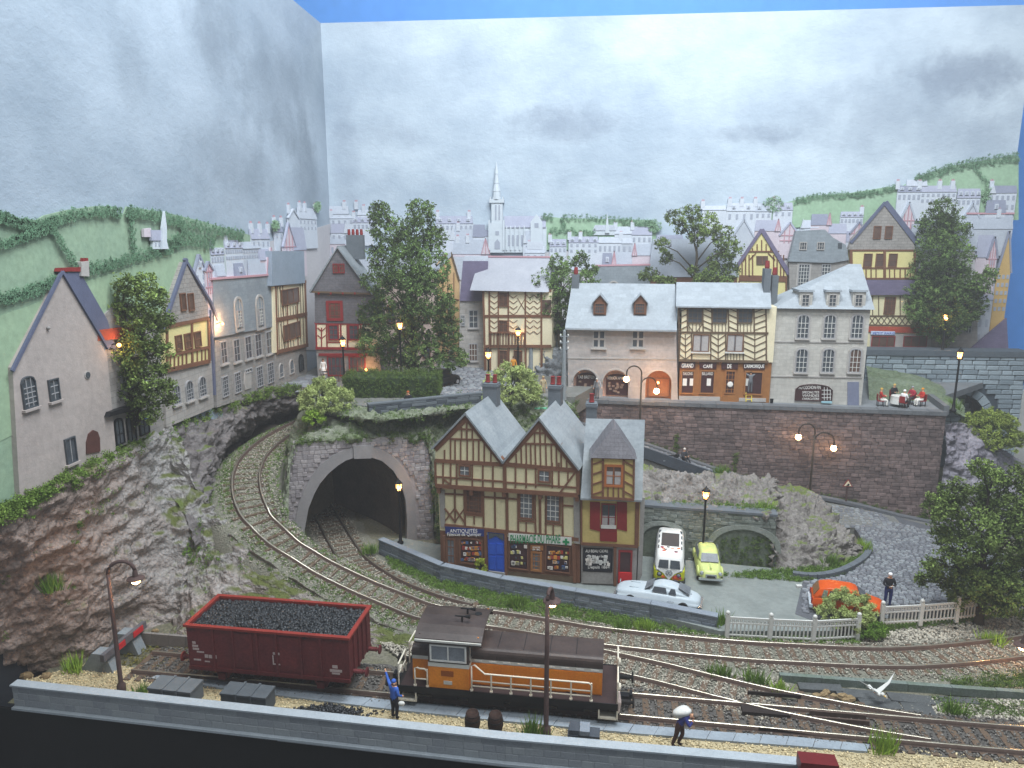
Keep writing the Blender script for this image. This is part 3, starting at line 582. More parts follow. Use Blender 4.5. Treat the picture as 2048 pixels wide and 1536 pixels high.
T = [ # left board
(FL, 'far house with purple roof and three dormers below the hill hedge', 422, 449, 490, 509, 532, .1, 'w', 'p', 5, 1, 3, (424,)),
(FL, 'long far cream terrace of two window rows on the left board', 451, 486, 480, 496, 526, .12, 'w', 'p', 8, 2, 3, (453,)),
(FL, 'far pale terrace beside the long cream one', 486, 522, 481, 497, 522, .1, 'g', 'g', 7, 2, 0, (520,)),
(FL, 'far white house with blue roof just under the left skyline', 503, 540, 458, 478, 500, .08, 'w', 'p', 4, 1, 0, (505, 522, 538)),
(FL, 'far small house with dark dormers on the left skyline', 550, 566, 445, 464, 482, .08, 'w', 'd', 2, 1, 1, (551, 565)),
(FL, 'far tall white gable at the left skyline top', 577, 598, 420, 436, 460, .08, 'w', 'l', 0, 1, 0, (580,), 'f'),
(FL, 'far white block with tall chimneys near the backdrop corner', 598, 634, 416, 438, 465, .1, 'w', 'l', 5, 2, 0, (602, 612, 632)),
(FL, 'narrow far red timber gable on the left board', 567, 592, 447, 492, 520, .3, 'p', 'p', 2, 1, 0, (), 'f', True),
(FL, 'far purple roof beside the narrow red gable', 588, 613, 455, 500, 522, .28, 'p', 'p', 0, 1),
(FL, 'far dark blue gable above the slate hung house', 390, 414, 511, 545, 590, .2, 'w', 'd', 2, 2, 1, (), 'f'),
(FL, 'far narrow red timber house over the grey house ridge', 411, 427, 525, 540, 590, .28, 'p', 'd', 1, 2, 0, (), 'f', True),
(FL, 'far low grey roof left of the dark skylight roof', 434, 452, 530, 552, 560, .22, 'w', 'g'),
(FL, 'far low dark roof with a white parapet behind grey house', 472, 491, 526, 552, 560, .24, 'w', 'd', 0, 1, 1),
(FL, 'far pale roof with red gable behind the grey house', 500, 540, 518, 550, 560, .26, 'p', 'g', 0, 1, 0, (), 'r', True),
(FL, 'far small purple roof above the red gabled one', 521, 544, 498, 520, 540, .2, 'p', 'p', 0, 1, 0, (), 'r', True),
# back board
(FB, 'far roof with chimneys right at the backdrop corner', 645, 698, 412, 428, 446, .08, 'w', 'l', 4, 1, 0, (646, 688, 712)),
(FB, 'far white terrace below the corner roof', 661, 708, 430, 437, 452, .14, 'w', 'l', 4, 1, 0, (662,)),
(FB, 'far blue roof with three dormers left of the big tree', 706, 746, 433, 445, 462, .16, 'w', 'p', 5, 1, 3, (707,)),
(FB, 'far plain pale house beside the big tree top', 715, 757, 420, 430, 442, .08, 'w', 'l', 0, 1, 0, (727,)),
(FB, 'far purple roof with a white gable below the terraces', 662, 696, 447, 466, 484, .24, 'w', 'p', 3, 1, 0, (), 'r'),
(FB, 'far grey timber framed wall behind the slate gable house', 640, 692, 470, 488, 540, .3, 'p', 'g', 5, 2, 0, (), None, True),
(FB, 'far white house with four dormers left of the church', 872, 946, 432, 447, 464, .1, 'w', 'p', 8, 1, 4, (875, 938)),
(FB, 'far white gable with grey roof left of church', 900, 958, 455, 480, 492, .2, 'w', 'g', 0, 1, 0, (916,), 'l'),
(FB, 'far dark slate roof slanting beside the church tower', 946, 970, 449, 474, 486, .26, 'w', 'd'),
(FB, 'far little dark roof touching the church tower', 969, 981, 460, 472, 486, .2, 'w', 'd'),
(FB, 'far long pale roof right of the big tree', 866, 916, 481, 508, 522, .34, 'w', 'l', 0, 1, 0, (915,)),
(FB, 'far purple roof with red timber gable below the church', 906, 980, 479, 508, 522, .4, 'p', 'g', 0, 1, 0, (935,), 'r', True),
(FB, 'far blue dormered house right of the church nave', 1099, 1133, 478, 493, 508, .24, 'w', 'p', 4, 1, 3, (1100,)),
(FB, 'far long house with four dormers under the green field', 1137, 1197, 473, 485, 510, .24, 'w', 'p', 5, 2, 4, (1139, 1161)),
(FB, 'far five windowed white house under the green field', 1196, 1243, 474, 486, 510, .2, 'w', 'l', 5, 1, 0, (1242,)),
(FB, 'far narrow pale house under the green field', 1243, 1265, 474, 487, 510, .2, 'g', 'l', 2, 1),
(FB, 'far white house with smooth blue roof right of the field', 1263, 1304, 453, 470, 490, .16, 'w', 'p', 4, 1, 0, (1265,)),
(FB, 'far grey roof right of the small spire', 1229, 1266, 453, 468, 480, .12, 'w', 'l', 0, 1, 0, (1231,)),
(FB, 'far small dark roof above the shrubby tree', 1204, 1224, 506, 532, 545, .3, 'w', 'd', 0, 1, 1),
(FB, 'far pale roof with red timber gable over the shrubby tree', 1223, 1264, 504, 531, 545, .34, 'p', 'g', 0, 1, 0, (), 'l', True),
(FB, 'far roof with red gable left of the gnarled tree', 1264, 1304, 488, 511, 525, .3, 'p', 'g', 0, 1, 0, (), 'l', True),
(FB, 'far white chimney house with four red pots', 1050, 1090, 492, 506, 522, .42, 'w', 'l', 3, 1, 0, (1058, 1066, 1074, 1082)),
(FB, 'far pointed grey roof before the church nave', 1046, 1078, 462, 486, 510, .32, 'w', 'g', 2, 1, 0, (), 'l'),
(FB, 'far white cottage right of the gnarled tree', 1404, 1452, 411, 420, 442, .1, 'w', 'l', 0, 1, 0, (1406,)),
(FB, 'far stepped white house beside that cottage', 1452, 1510, 406, 422, 446, .14, 'w', 'l', 4, 1, 2, (1460, 1484)),
(FB, 'far grey house with dormers left of the round tree', 1509, 1543, 406, 423, 440, .12, 'w', 'g', 3, 1, 2, (1511,)),
(FB, 'far lone house right of the round tree', 1546, 1585, 405, 420, 437, .12, 'w', 'p', 3, 1, 2, (1548,)),
(FB, 'far big pale gable behind the gnarled tree', 1459, 1510, 440, 480, 520, .3, 'g', 'g', 0, 1, 0, (), 'f'),
(FB, 'far blue roof above the yellow timber gable', 1509, 1560, 440, 462, 480, .22, 'p', 'p', 0, 1, 0, (), 'r', True),
(FB, 'far pink gable beside the blue roof', 1559, 1597, 446, 470, 486, .26, 'p', 'p', 0, 1, 0, (), 'f', True),
(FB, 'far white pair of gables above the mansard house', 1600, 1636, 440, 456, 480, .2, 'w', 'l', 3, 1, 0, (), 'l'),
(FB, 'far dark roof with red timber gable above the mansard', 1621, 1661, 428, 450, 466, .24, 'p', 'd', 0, 1, 0, (), 'r', True),
(FB, 'far dormered terrace left of the big stone gable', 1680, 1726, 423, 434, 450, .12, 'w', 'p', 6, 1, 4, (1724,)),
(FB, 'far purple roof low beside the mansard house', 1656, 1692, 447, 467, 485, .3, 'p', 'p', 0, 1),
(FB, 'far pinkish gable left of the big stone gable', 1700, 1732, 445, 466, 485, .3, 'p', 'd', 0, 1, 0, (), 'f', True),
(FB, 'far long roof peeping over the right hill houses', 1812, 1854, 359, 372, 384, .1, 'w', 'l'),
(FB, 'far white house with dark dormers on the right hill', 1794, 1842, 371, 384, 406, .16, 'w', 'd', 5, 1, 3, (1796, 1840)),
(FB, 'far long cream house with tall chimneys on the right hill', 1840, 1912, 371, 384, 410, .16, 'w', 'p', 7, 2, 0, (1880, 1906)),
(FB, 'far lower dormered house right of the long cream one', 1913, 1960, 377, 396, 414, .18, 'w', 'p', 5, 1, 4),
(FB, 'far white house with broad chimney gable at far right', 1976, 2031, 371, 386, 428, .16, 'w', 'd', 5, 2, 0, (1984,), 'l'),
(FB, 'far dark hipped roof below the right hill houses', 1970, 2010, 400, 426, 440, .3, 'w', 'd', 0, 1, 1),
(FB, 'far grey twin gable right of the dark cypress tree', 1925, 1957, 408, 436, 460, .26, 'g', 'g', 1, 1, 0, (), 'f'),
(FB, 'far broad pale roofs right of the dark cypress tree', 1928, 2024, 428, 458, 480, .36, 'g', 'g', 0, 1, 0, (1998,), None, False, True),
(FB, 'far pink timber gable right of the big stone gable', 1800, 1828, 405, 440, 462, .26, 'p', 'g', 0, 1, 0, (), 'f', True),
(FB, 'far purple roof right of the dark cypress tree', 1950, 1982, 470, 515, 545, .46, 'p', 'p', 0, 1),
(FB, 'far narrow red gable by the purple roof at right', 1972, 1991, 474, 516, 560, .52, 'p', 'd', 1, 2, 0, (), 'f', True),
(FB, 'tall tan timbered house at the right end of the board', 1988, 2014, 463, 545, 645, .6, 'y', 'd', 3, 5, 0, (), 'f'),
(FB, 'grey stone street front receding at the right end', 1940, 1992, 560, 600, 702, .5, 'g', 'p', 4, 3),
]
for i, t in enumerate(T): dh(*t[:7], t[7] + .0021 * i + (.06 if t[0] is FL else .03), *t[8:])
# the round painted trees among the far houses
m_ptree = M('painted_tree_green', '#a4c2a2', '#8fb290', var=.1, scale=1.5, bump=0, attr=True)
for F, x, y, rx, ry, lb in ((FL, 629, 414, 6, 10, 'tiny pale green tree between the skyline chimneys'), (FL, 544, 452, 6, 10, 'tiny green tree by the dormered skyline house'), (FB, 1545, 408, 20, 16, 'round pale green tree between two far right houses'), (FB, 1308, 452, 14, 13, 'round pale green tree at the end of the church field'), (FB, 1970, 390, 10, 22, 'pale green tree left of the white chimney gable')):
 C = np.array([[*F.q(x + rx * math.cos(t) * r, y + ry * math.sin(t) * r)] for t, r in ((random.uniform(0, 6.3), random.random() ** .5) for _ in range(90))]); C = np.stack([C[:, 0], -.2 - .12 * np.random.rand(len(C)), C[:, 1]], 1); V, Fc, tn = leaf_arrays(C, np.full(len(C), .13), 20, .045); o = ob('painted_tree', npmesh('painted_tree', V, Fc, m_ptree, tn), label=lb, cat='tree', group='painted trees on the backdrop'); o.location = F.A; o.rotation_euler.z = F.rz
# church with spire
def pbox(F, m, x0, y0, x1, y1, d0, d1, mi=0):
 r = F.rect(x0, y0, x1, y1); return m.box(r[0], r[2], d0, d1, r[1], r[3], mi)
a = FB.q(980, 505); A = FB.w(a[0], a[1], 0); Cf = Fac('church', 'tall pale gothic church with openwork spire on the backdrop', 'church', A, A + FB.u)
m_ch = M('church_stone', '#cbd3da', '#c0c9d1', var=.06, scale=2, bump=.1)
m = MB(); pbox(Cf, m, 981, 446, 1009, 505, -.5, .0); pbox(Cf, m, 984, 404, 1006, 446, -.45, 0); m.build('tower', m_ch, Cf.root)
m = MB(); pbox(Cf, m, 980, 399, 1009, 406, -.55, 0); [pbox(Cf, m, x, 394, x + 2.4, 399, -.52, -.1) for x in (981, 987, 999, 1005.5)]; m.build('parapet', m_ch, Cf.root)
sp = MB(); c = Cf.q(994, 399); R = [(399, 8), (384, 7.2), (383, 7.8), (368, 4.6), (367, 5.2), (350, 3), (348, 3.6), (324, .3)]
sp.lathe([(Cf.q(994 + w, 399)[0] - c[0], Cf.q(994, y)[1]) for y, w in R], 8, (c[0], -.3, 0)); sp.build('spire', m_ch, Cf.root)
for x in (990, 997): Cf.slab([(x, 410), (x + 3, 410), (x + 3, 440), (x, 440)], m_fwin, -.48, -.44, 'louvre')
Cf.slab([(989, 498), (1000, 498), (1000, 485), (994.5, 478), (989, 485)], m_fwin, -.53, -.49, 'door'); Cf.slab([(991, 462), (998, 462), (998, 470), (991, 470)], m_fwin, -.53, -.49, 'clock_window')
for x in (980, 1008.5): MB().beam(Cf.q(x, 500), Cf.q(x, 440), .16, -.6, -.3).build('buttress', m_ch, Cf.root)
Cf.slab([(1008, 454), (1093, 454), (1093, 505), (1008, 505)], m_ch, -.25, 0, 'nave')
r0 = Cf.rect(1008, 432, 1092, 455); MB().add([(r0[0], -.35, r0[1]), (r0[2], -.35, r0[1]), (r0[2], 0, r0[3]), (r0[0], 0, r0[3]), (r0[0], 0, r0[1]), (r0[2], 0, r0[1])], [(0, 1, 2, 3), (1, 5, 2), (0, 3, 4), (4, 3, 2, 5), (0, 4, 5, 1)]).build('roof', ROOFC['p'], Cf.root)
Cf.slab([(1061, 505), (1085, 505), (1085, 444), (1073, 428), (1061, 444)], m_ch, -.5, -.3, 'transept')
for x in (1016, 1024, 1033, 1042, 1051): Cf.slab([(x, 470), (x + 4, 470), (x + 4, 492), (x, 492)], m_fwin, -.28, -.24, 'window'); MB().beam(Cf.q(x - 2, 500), Cf.q(x - 2, 452), .12, -.36, -.2).build('buttress', m_ch, Cf.root)
Cf.slab([(1069, 446), (1077, 446), (1077, 455), (1069, 455)], m_fwin, -.53, -.49, 'rose_window')
# chapel on the left hill, small spire church in the field
a = FL.q(305, 498, -.2); A = FL.w(a[0], a[1], -.2); K = Fac('chapel', 'small painted chapel with thin spire on the left green hill', 'church', A, A + FL.u)
K.slab([(306, 480), (333, 480), (338, 498), (306, 498)], m_ch, -.1, .05, 'nave'); K.slab([(303, 460), (328, 460), (334, 481), (304, 481)], ROOFC['p'], -.16, 0, 'roof'); K.slab([(288, 458), (302, 456), (303, 474), (289, 474)], WALLC['p'], -.1, .05, 'annexe'); K.slab([(325, 498), (334, 498), (334, 455), (330, 422), (325.5, 455)], m_ch, -.25, -.12, 'spire')
for x in (311, 318, 325): K.slab([(x, 485), (x + 2, 485), (x + 2, 492), (x, 492)], m_fwin, -.13, -.08, 'window')
a = FB.q(1187, 466, -.1); A = FB.w(a[0], a[1], -.1); K = Fac('chapel', 'little white church with needle spire in the far green field', 'church', A, A + FB.u)
K.slab([(1187, 460), (1230, 460), (1230, 470), (1187, 470)], m_ch, -.1, .05, 'nave'); K.slab([(1190, 450), (1228, 450), (1232, 461), (1185, 461)], ROOFC['l'], -.16, 0, 'roof'); K.slab([(1210, 466), (1219, 466), (1217, 448), (1214.5, 424), (1212, 448)], m_ch, -.25, -.12, 'spire')
m_rail = M('rail_side', '#5e4e46', '#4a3c36', var=.2, scale=4, bump=.1, rough=.6)
m_railtop = M('rail_top', '#d8d2c4', '#bdb49f', var=.1, scale=2, bump=0, rough=.3, metal=.85)
m_sleep = M('sleeper_brown', '#5d4a3e', '#6b5c4c', var=.25, scale=3, bump=.4)
m_sleep_g = M('sleeper_mossy', '#5f5740', '#6b6548', var=.3, scale=3, bump=.4)
def resample(pts, step=.3):
 c = cr([list(p) for p in pts], 600); d = np.r_[0, np.cumsum(np.linalg.norm(np.diff(c, axis=0), axis=1))]; n = max(3, int(d[-1] / step))
 t = np.linspace(0, d[-1], n); return np.stack([np.interp(t, d, c[:, k]) for k in range(3)], 1), d[-1]
def side(c):
 t = np.gradient(c, axis=0); t[:, 2] = 0; t /= np.linalg.norm(t, axis=1)[:, None]; return np.stack([-t[:, 1], t[:, 0], 0 * t[:, 0]], 1)
def rail(c, h=.2, w=.1, name='rail', parent=None):
 s = side(c); n = len(c); prof = [(-w, 0), (-w * .35, .05), (-w * .5, h), (w * .5, h), (w * .35, .05), (w, 0)]
 V = np.stack([c + s * a + np.array([0, 0, b]) for a, b in prof], 1).reshape(-1, 3); k = len(prof)
 F = []; mi = []
 for i in range(n - 1):
  for j in range(k - 1): F.append((i * k + j, i * k + j + 1, (i + 1) * k + j + 1, (i + 1) * k + j)); mi.append(1 if j == 2 else 0)
 me = npmesh(name, V, F, [m_rail, m_railtop]); me.polygons.foreach_set('material_index', mi)
 return ob(name, me, parent)
def track(name, label, pts, sl, sp=.62, gauge=1.5, off=0, rails=(-1, 1), slw=2.5, skip=None, parent=None):
 c, L = resample(pts); root = parent or thing(name, label, 'railway track', c[0]); o = np.array(root.location)
 for q in rails: rail(c + side(c) * (q * gauge / 2) - o, parent=root)
 n = int(L / sp); t = np.linspace(0, len(c) - 1, n); me = _sm(sl)
 for i in t:
  k = int(i); p = c[k]
  if skip and skip(p): continue
  d = side(c)[k] if 0 else None
  tt = c[min(k + 1, len(c) - 1)] - c[max(k - 1, 0)]; b = ob('sleeper', me, root); b.location = Vector(p - o) - Vector((0, 0, .06)); b.rotation_euler.z = math.atan2(tt[1], tt[0]) + random.uniform(-.03, .03); b.scale = (random.uniform(.9, 1.1), slw / 2.5, 1)
 return root, c
_smc = {}
def _sm(m):
 if m.name not in _smc: _smc[m.name] = MB().box(-.13, .13, -1.25, 1.25, -.1, .07).mesh('sleeper', m)
 return _smc[m.name]
ZR = .1
main_px = [(700, 812, 6.0), (630, 838, 6.0), (578, 862, 5.9), (541, 885, 5.8), (510, 914, 5.7), (497, 938, 5.6), (492, 961, 5.4), (496, 996, 4.95), (511, 1031, 4.35), (532, 1056, 3.8), (570, 1090, 3.1), (612, 1117, 2.45), (652, 1141, 1.9), (722, 1175, 1.2), (790, 1203, .7), (866, 1230, .35), (984, 1242, .1), (1100, 1260, .1), (1212, 1278, .1), (1445, 1302, .1), (1600, 1312, .1), (1770, 1319, .1), (1880, 1315, .1), (1972, 1306, .1), (2050, 1297, .1), (2150, 1280, .1)]
main_pts = [P(*p) for p in main_px]
mt, mc = track('railway_track', 'curving main track climbing left past the tunnel mouth and running right behind the locomotive', main_pts, m_sleep, gauge=1.52)
tun_px = [(640, 1010, 0), (662, 1050, 0), (682, 1085, 0), (705, 1120, .0), (742, 1150, .05), (790, 1178, .05), (860, 1206, .1), (930, 1226, .12)]
tt_, tc_ = track('railway_track', 'lower track curving out of the tunnel mouth to join the main line', [P(*p) for p in tun_px], m_sleep, gauge=1.5)
sid_px = [(285, 1325), (396, 1341), (568, 1355), (772, 1374), (1000, 1398), (1249, 1422), (1394, 1434)]
s0 = P(285, 1327, .1); s1 = P(1830, 1466, .1); s2 = P(2130, 1492, .1)
st, sc_ = track('railway_track', 'dark straight siding under the wagon and locomotive', [s0, s0.lerp(s1, .33), s0.lerp(s1, .66), s1, s2], m_sleep, gauge=1.5)
div = [P(x, y, .1) for x, y in ((1180, 1318), (1239, 1331), (1330, 1352), (1432, 1378), (1545, 1405), (1640, 1424), (1740, 1443), (1850, 1461))]
dt, dc = track('railway_track', 'turnout track branching off the siding towards the main line', div, m_sleep, gauge=1.5, skip=lambda p: p[0] > 12.2)
m_un0 = M('dark_plastic', '#2c2523', var=.2, bump=.1); fr = P(1545, 1427, .1); a = P(1700, 1440, .1)
g = thing('turnout_frog', 'dark plastic turnout frog with guard rails near the stooping man', 'rail crossing', fr)
dd = (a - fr).normalized(); rz = math.atan2(dd.y, dd.x); R = Matrix.Rotation(rz, 3, 'Z')
MB().obox((-.3, 0, .08), (1.9, .5, .16), R).build('frog_casting', m_un0, g)
for s in (-1.5, 1.45): MB().obox(R @ Vector((.3, s * .8, .12)), (2.2, .08, .14), R).build('guard_rail', m_un0, g)
MB().obox(R @ Vector((2.6, .1, .13)), (2.2, .08, .2), R).obox(R @ Vector((2.6, -.28, .13)), (2.2, .08, .2), R).build('wing_rail', m_rail, g)
# ballast beds
def bed(name, c, prof, mat, zmin=-.15, amp=.07, **kw):
 s = side(c); c = c.copy(); V = np.stack([c + s * a + np.array([0, 0, b]) for a, b in prof], 1); V[..., 2] = np.maximum(V[..., 2], zmin)
 sh = V.shape; q = V.reshape(-1, 3); q = q + np.array([0, 0, 1]) * (amp * fbm(q * 1.7, 4))[:, None] + (amp * 1.2 * np.c_[fbm(q * 1.3 + 9, 3), fbm(q * 1.3 + 31, 3), 0 * q[:, 0]])
 return ob(name, npmesh(name, q, grid_faces(sh[0], sh[1]), mat, smooth=True), kind='structure', **kw)
bed('ballast_bank', mc, [(2.2, -6), (2.1, -2.5), (1.9, -.9), (1.65, -.2), (1.3, -.03), (.5, -.03), (0, -.03), (-.5, -.03), (-1.3, -.03), (-1.75, -.12), (-2.2, -.5), (-2.5, -1.6), (-2.7, -3.0), (-2.8, -6)], m_ballast, amp=.1)
bed('ballast_bank', tc_, [(2.2, -.3), (1.5, -.04), (.5, -.04), (-.5, -.04), (-1.5, -.04), (-2.2, -.3)], m_ballast)
m_ball_d = M('ballast_dark', '#65625e', '#504d4a', var=.4, scale=2.5, bump=.8, bs=14, bd=.1)
bed('ballast_bank', sc_, [(1.9, -.25), (1.4, -.04), (.5, -.04), (-.5, -.04), (-1.2, -.04), (-1.4, -.2)], m_ball_d)
def along(c, n, w0, w1, dz=.02, x0=None, x1=None):
 i = np.random.randint(0, len(c) - 1, n); f = np.random.uniform(0, 1, n)[:, None]; p = c[i] * (1 - f) + c[i + 1] * f; o = np.random.uniform(w0, w1, n)
 p = p + side(c)[i] * o[:, None]; p[:, 2] += dz - np.clip(np.abs(o) - 1.35, 0, 9) * .45; return p[(np.abs(np.abs(o) - .75) > .1)]
stones('gravel', along(mc, 19000, -2.1, 1.8), .05, m_stone_bit, kind='stuff', label='pale mixed ballast stones between the main line rails', cat='gravel')
stones('gravel', along(tc_, 2500, -1.9, 1.7), .06, m_stone_bit, kind='stuff', label='pale ballast stones along the lower tunnel track', cat='gravel')
m_stone_dk = M('ballast_stone_dark', '#77736e', '#55524e', var=.3, scale=6, bump=0, attr=True)
p_ = along(sc_, 6000, -1.2, 1.6); stones('gravel', p_, .055, m_stone_dk, kind='stuff', label='dark oily ballast stones along the siding', cat='gravel')
bed('ballast_bank', dc[:int(len(dc) * .62)], [(1.6, -.3), (1.2, -.06), (.5, -.06), (-.5, -.06), (-1.2, -.06), (-1.6, -.3)], m_ballast)
stones('gravel', along(dc[:int(len(dc) * .62)], 3600, -1.7, 1.7, .0), .05, m_stone_bit, kind='stuff', label='grey ballast stones around the turnout track', cat='gravel')
def field(px, z, n): return scatter([(P(x, y, z).x, P(x, y, z).y) for x, y in px], n)
f1 = field([(700, 1240), (860, 1262), (1240, 1300), (1600, 1335), (1850, 1345), (2060, 1330), (2060, 1352), (1560, 1352), (1590, 1385), (1450, 1352), (1240, 1300), (1180, 1345), (1560, 1440), (1240, 1400), (820, 1330)], 0, 9000)
stones('gravel', np.c_[f1, np.full(len(f1), -.03)], np.random.uniform(.05, .09, len(f1)), m_stone_bit, kind='stuff', label='grey gravel spread between main line and siding', cat='gravel')
f2 = field([(1640, 1278), (1780, 1262), (1900, 1240), (2060, 1215), (2060, 1262), (1960, 1275), (1860, 1286), (1760, 1290), (1660, 1286)], 0, 3500)
stones('gravel', np.c_[f2, np.full(len(f2), .0)], np.random.uniform(.05, .09, len(f2)), m_stone_bit, kind='stuff', label='pale gravel below the receding white fence', cat='gravel')
f3 = field([(1760, 1390), (2060, 1400), (2060, 1452), (1900, 1440), (1760, 1420)], 0, 2200)
stones('gravel', np.c_[f3, np.full(len(f3), -.02)], np.random.uniform(.05, .09, len(f3)), m_stone_bit, kind='stuff', label='mossy gravel beside the lower right rails', cat='gravel')
def col(top, bot, n=4, bulge=.5, mids=None):
 a, b = P(*top), P(*bot); o = []
 for i in range(n):
  t = i / (n - 1); p = a.lerp(b, t); k = math.sin(math.pi * t) * bulge; o.append(p + Vector((k, -k * .35, 0)))
 return o
cols = [col((-140, 1090, 8.6), (-150, 1500, -3), bulge=.2), col((-60, 1040, 9.0), (-30, 1390, -.6), bulge=.5), col((0, 1015, 9.2), (40, 1355, -.2), bulge=.3), col((50, 988, 9.3), (100, 1340, -.2), bulge=.3), col((140, 945, 9.35), (180, 1315, -.2), bulge=.35), col((235, 896, 9.35), (240, 1284, -.2), bulge=.4),
  col((330, 852, 9.3), (295, 1264, -.2), bulge=.5), col((368, 925, 7.4), (350, 1246, -.2), bulge=.5)]
_s = side(mc)
for i in range(len(mc)):
 if 3.9 < mc[i][2] < 5.2 and i % 6 == 0 and mc[i][1] < 40 or .25 < mc[i][2] <= 3.9 and i % 9 == 0:
  p = Vector(mc[i] - _s[i] * 1.95 + np.array([0, 0, -.22])); e = -_s[i] * (p.z * .95 + .8); q = p + Vector((e[0], e[1], 0)); q.z = -.2; q.y = max(q.y, 29.4 + .4 * random.random()); q.x = max(q.x, -20.5)
  cols.append([p.lerp(q, t / 3) + Vector((0, 0, .25 * math.sin(math.pi * t / 3))) for t in range(4)])
for c in cols[:8]: c[0] = c[0] + Vector((.4, 0, -.25)); c.insert(0, c[0] + Vector((-1.2, 0, .05)))
for c in cols[8:]: c.insert(0, c[0] + (c[0] - c[1]) * .08)
cl, CG, Cn = patch('cliff', cols, 340, 120, m_rock_brown, amp=.48, fs=.34, ridg=.3, rs=.8, strat=.1, edge=.08, label='brown and grey plaster rock face rising on the left', cat='cliff')
cols = [col((300, 862, 9.0), (372, 1030, 5.0), bulge=-.9), col((340, 848, 9.3), (402, 1004, 5.2), bulge=-.2), col((398, 821, 9.2), (426, 985, 5.2), bulge=.3), col((450, 803, 9.1), (434, 955, 5.3), bulge=.3), col((500, 790, 9), (440, 925, 5.4), bulge=.35), col((545, 777, 9), (457, 897, 5.5), bulge=.4), col((590, 772, 8.9), (492, 872, 5.6), bulge=.4), col((618, 778, 8.8), (538, 850, 5.7), bulge=.3), col((645, 800, 8.6), (600, 826, 6.0), bulge=.1), col((700, 806, 8.4), (660, 815, 6.0), bulge=.1)]
for c in cols: e = (c[-1] - c[0]); e.z = 0; c.append(c[-1] + e.normalized() * .7 + Vector((0, 0, -1.6)))
cl2, CG2, _ = patch('cliff', cols, 160, 60, m_rock_dark, amp=.35, fs=.6, ridg=.5, rs=.9, strat=.15, edge=.12, label='dark rock ledge outside the climbing curve below the grey houses', cat='cliff')
# dark board closing the left end
MB().box(-27.5, -24.6, 24.4, 28.4, -3, 2.6).build('end_board', M('dark_board', '#2b3038', '#20242b', var=.2, bump=.2), kind='structure')
Tn = Fac('tunnel_portal', 'rough grey stone tunnel portal with round arch', 'tunnel portal', P(600, 1106, -.1), P(868, 1076, -.1))
m_por = [M('portal_stone%d' % i, c, var=.16, coord='World', scale=1.5, bump=.5, bs=8) for i, c in enumerate(('#969092', '#8b8588', '#9f999a'))]
m_ring = M('portal_ring', '#989596', '#878486', var=.1, scale=1, bump=.25)
arch_px = [(612, 1110), (609, 1060), (617, 1016), (628, 988), (640, 966), (657, 946), (676, 930), (692, 920), (710, 914), (736, 912), (764, 921), (786, 940), (802, 966), (811, 1000), (814, 1041), (813, 1095)]
ring_px = [(590, 1110), (588, 1056), (597, 1008), (610, 976), (624, 950), (644, 926), (668, 908), (690, 899), (712, 893), (740, 892), (773, 902), (800, 924), (819, 955), (829, 996), (832, 1040), (832, 1090)]
ain, rin = Tn.poly(arch_px), Tn.poly(ring_px)
outp = Tn.poly([(552, 1112), (558, 998), (586, 892), (660, 878), (800, 874), (862, 882), (868, 1085)])
MB().prism(outp + rin[::-1], .0, 1.2).build('wall', m_por[0], Tn.root)
m = MB()
for i in range(len(ain) - 1): m.prism([ain[i], ain[i + 1], rin[i + 1], rin[i]], -.1, .7)
m.build('arch_ring', m_ring, Tn.root)
MB().prism(Tn.poly([(706, 890), (748, 889), (742, 915), (708, 916)]), -.2, -.1).build('keystone', m_ring, Tn.root)
def inp(pol):
 return lambda x, z: bool(inpoly(np.array([[x, z]]), pol)[0])
io, ir = inp(outp), inp(rin)
xs = [p[0] for p in outp]; zs = [p[1] for p in outp]
blocks(Tn.root, 'stone', courses(min(xs), max(xs), -.1, max(zs) - .05, .34, .27, .01, 5, lambda x, z: io(x, z) and not ir(x, z)), m_por, .07, nmax=300, jitter=.03, seed=4)
# lining: the tube bends to the left inside
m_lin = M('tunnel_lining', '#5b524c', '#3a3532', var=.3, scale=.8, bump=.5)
rings = []
for k in range(9):
 d = .7 + k * 1.7; sh = -.035 * d * d - .25 * d; rings.append([(x + sh, d, z) for x, z in ain])
V = [p for r in rings for p in r]; n = len(ain); MB().add(V, [(i * n + j, (i + 1) * n + j, (i + 1) * n + j + 1, i * n + j + 1) for i in range(8) for j in range(n - 1)]).add(rings[-1], [tuple(range(n))]).build('lining', m_lin, Tn.root)
hc = [[P(618, 785, 8.45), P(614, 806, 8.3), P(590, 840, 7.2), P(571, 900, 5.6), P(563, 1000, 3.9), P(575, 1060, 2.5)], [P(640, 790, 8.45), P(636, 818, 8.4), P(618, 850, 7.5), P(592, 884, 6.7), Tn.w(*Tn.q(588, 894), -.1), Tn.w(*Tn.q(588, 898), .1)]]
for x0, y0, x1, y1 in ((690, 826, 640, 878), (750, 833, 710, 872), (810, 830, 770, 871), (870, 820, 825, 874), (915, 812, 858, 882)):
 b = Tn.w(*Tn.q(x1, y1), -.05); t = P(x0, y0 - 26, 8.42); hc.append([t, t.lerp(b, .35) + Vector((0, 0, .35)), t.lerp(b, .7) + Vector((0, 0, .3)), b, b + Vector((0, .1, -.25))]); hc[-1].insert(1, P(x0, y0 + 6, 8.42))
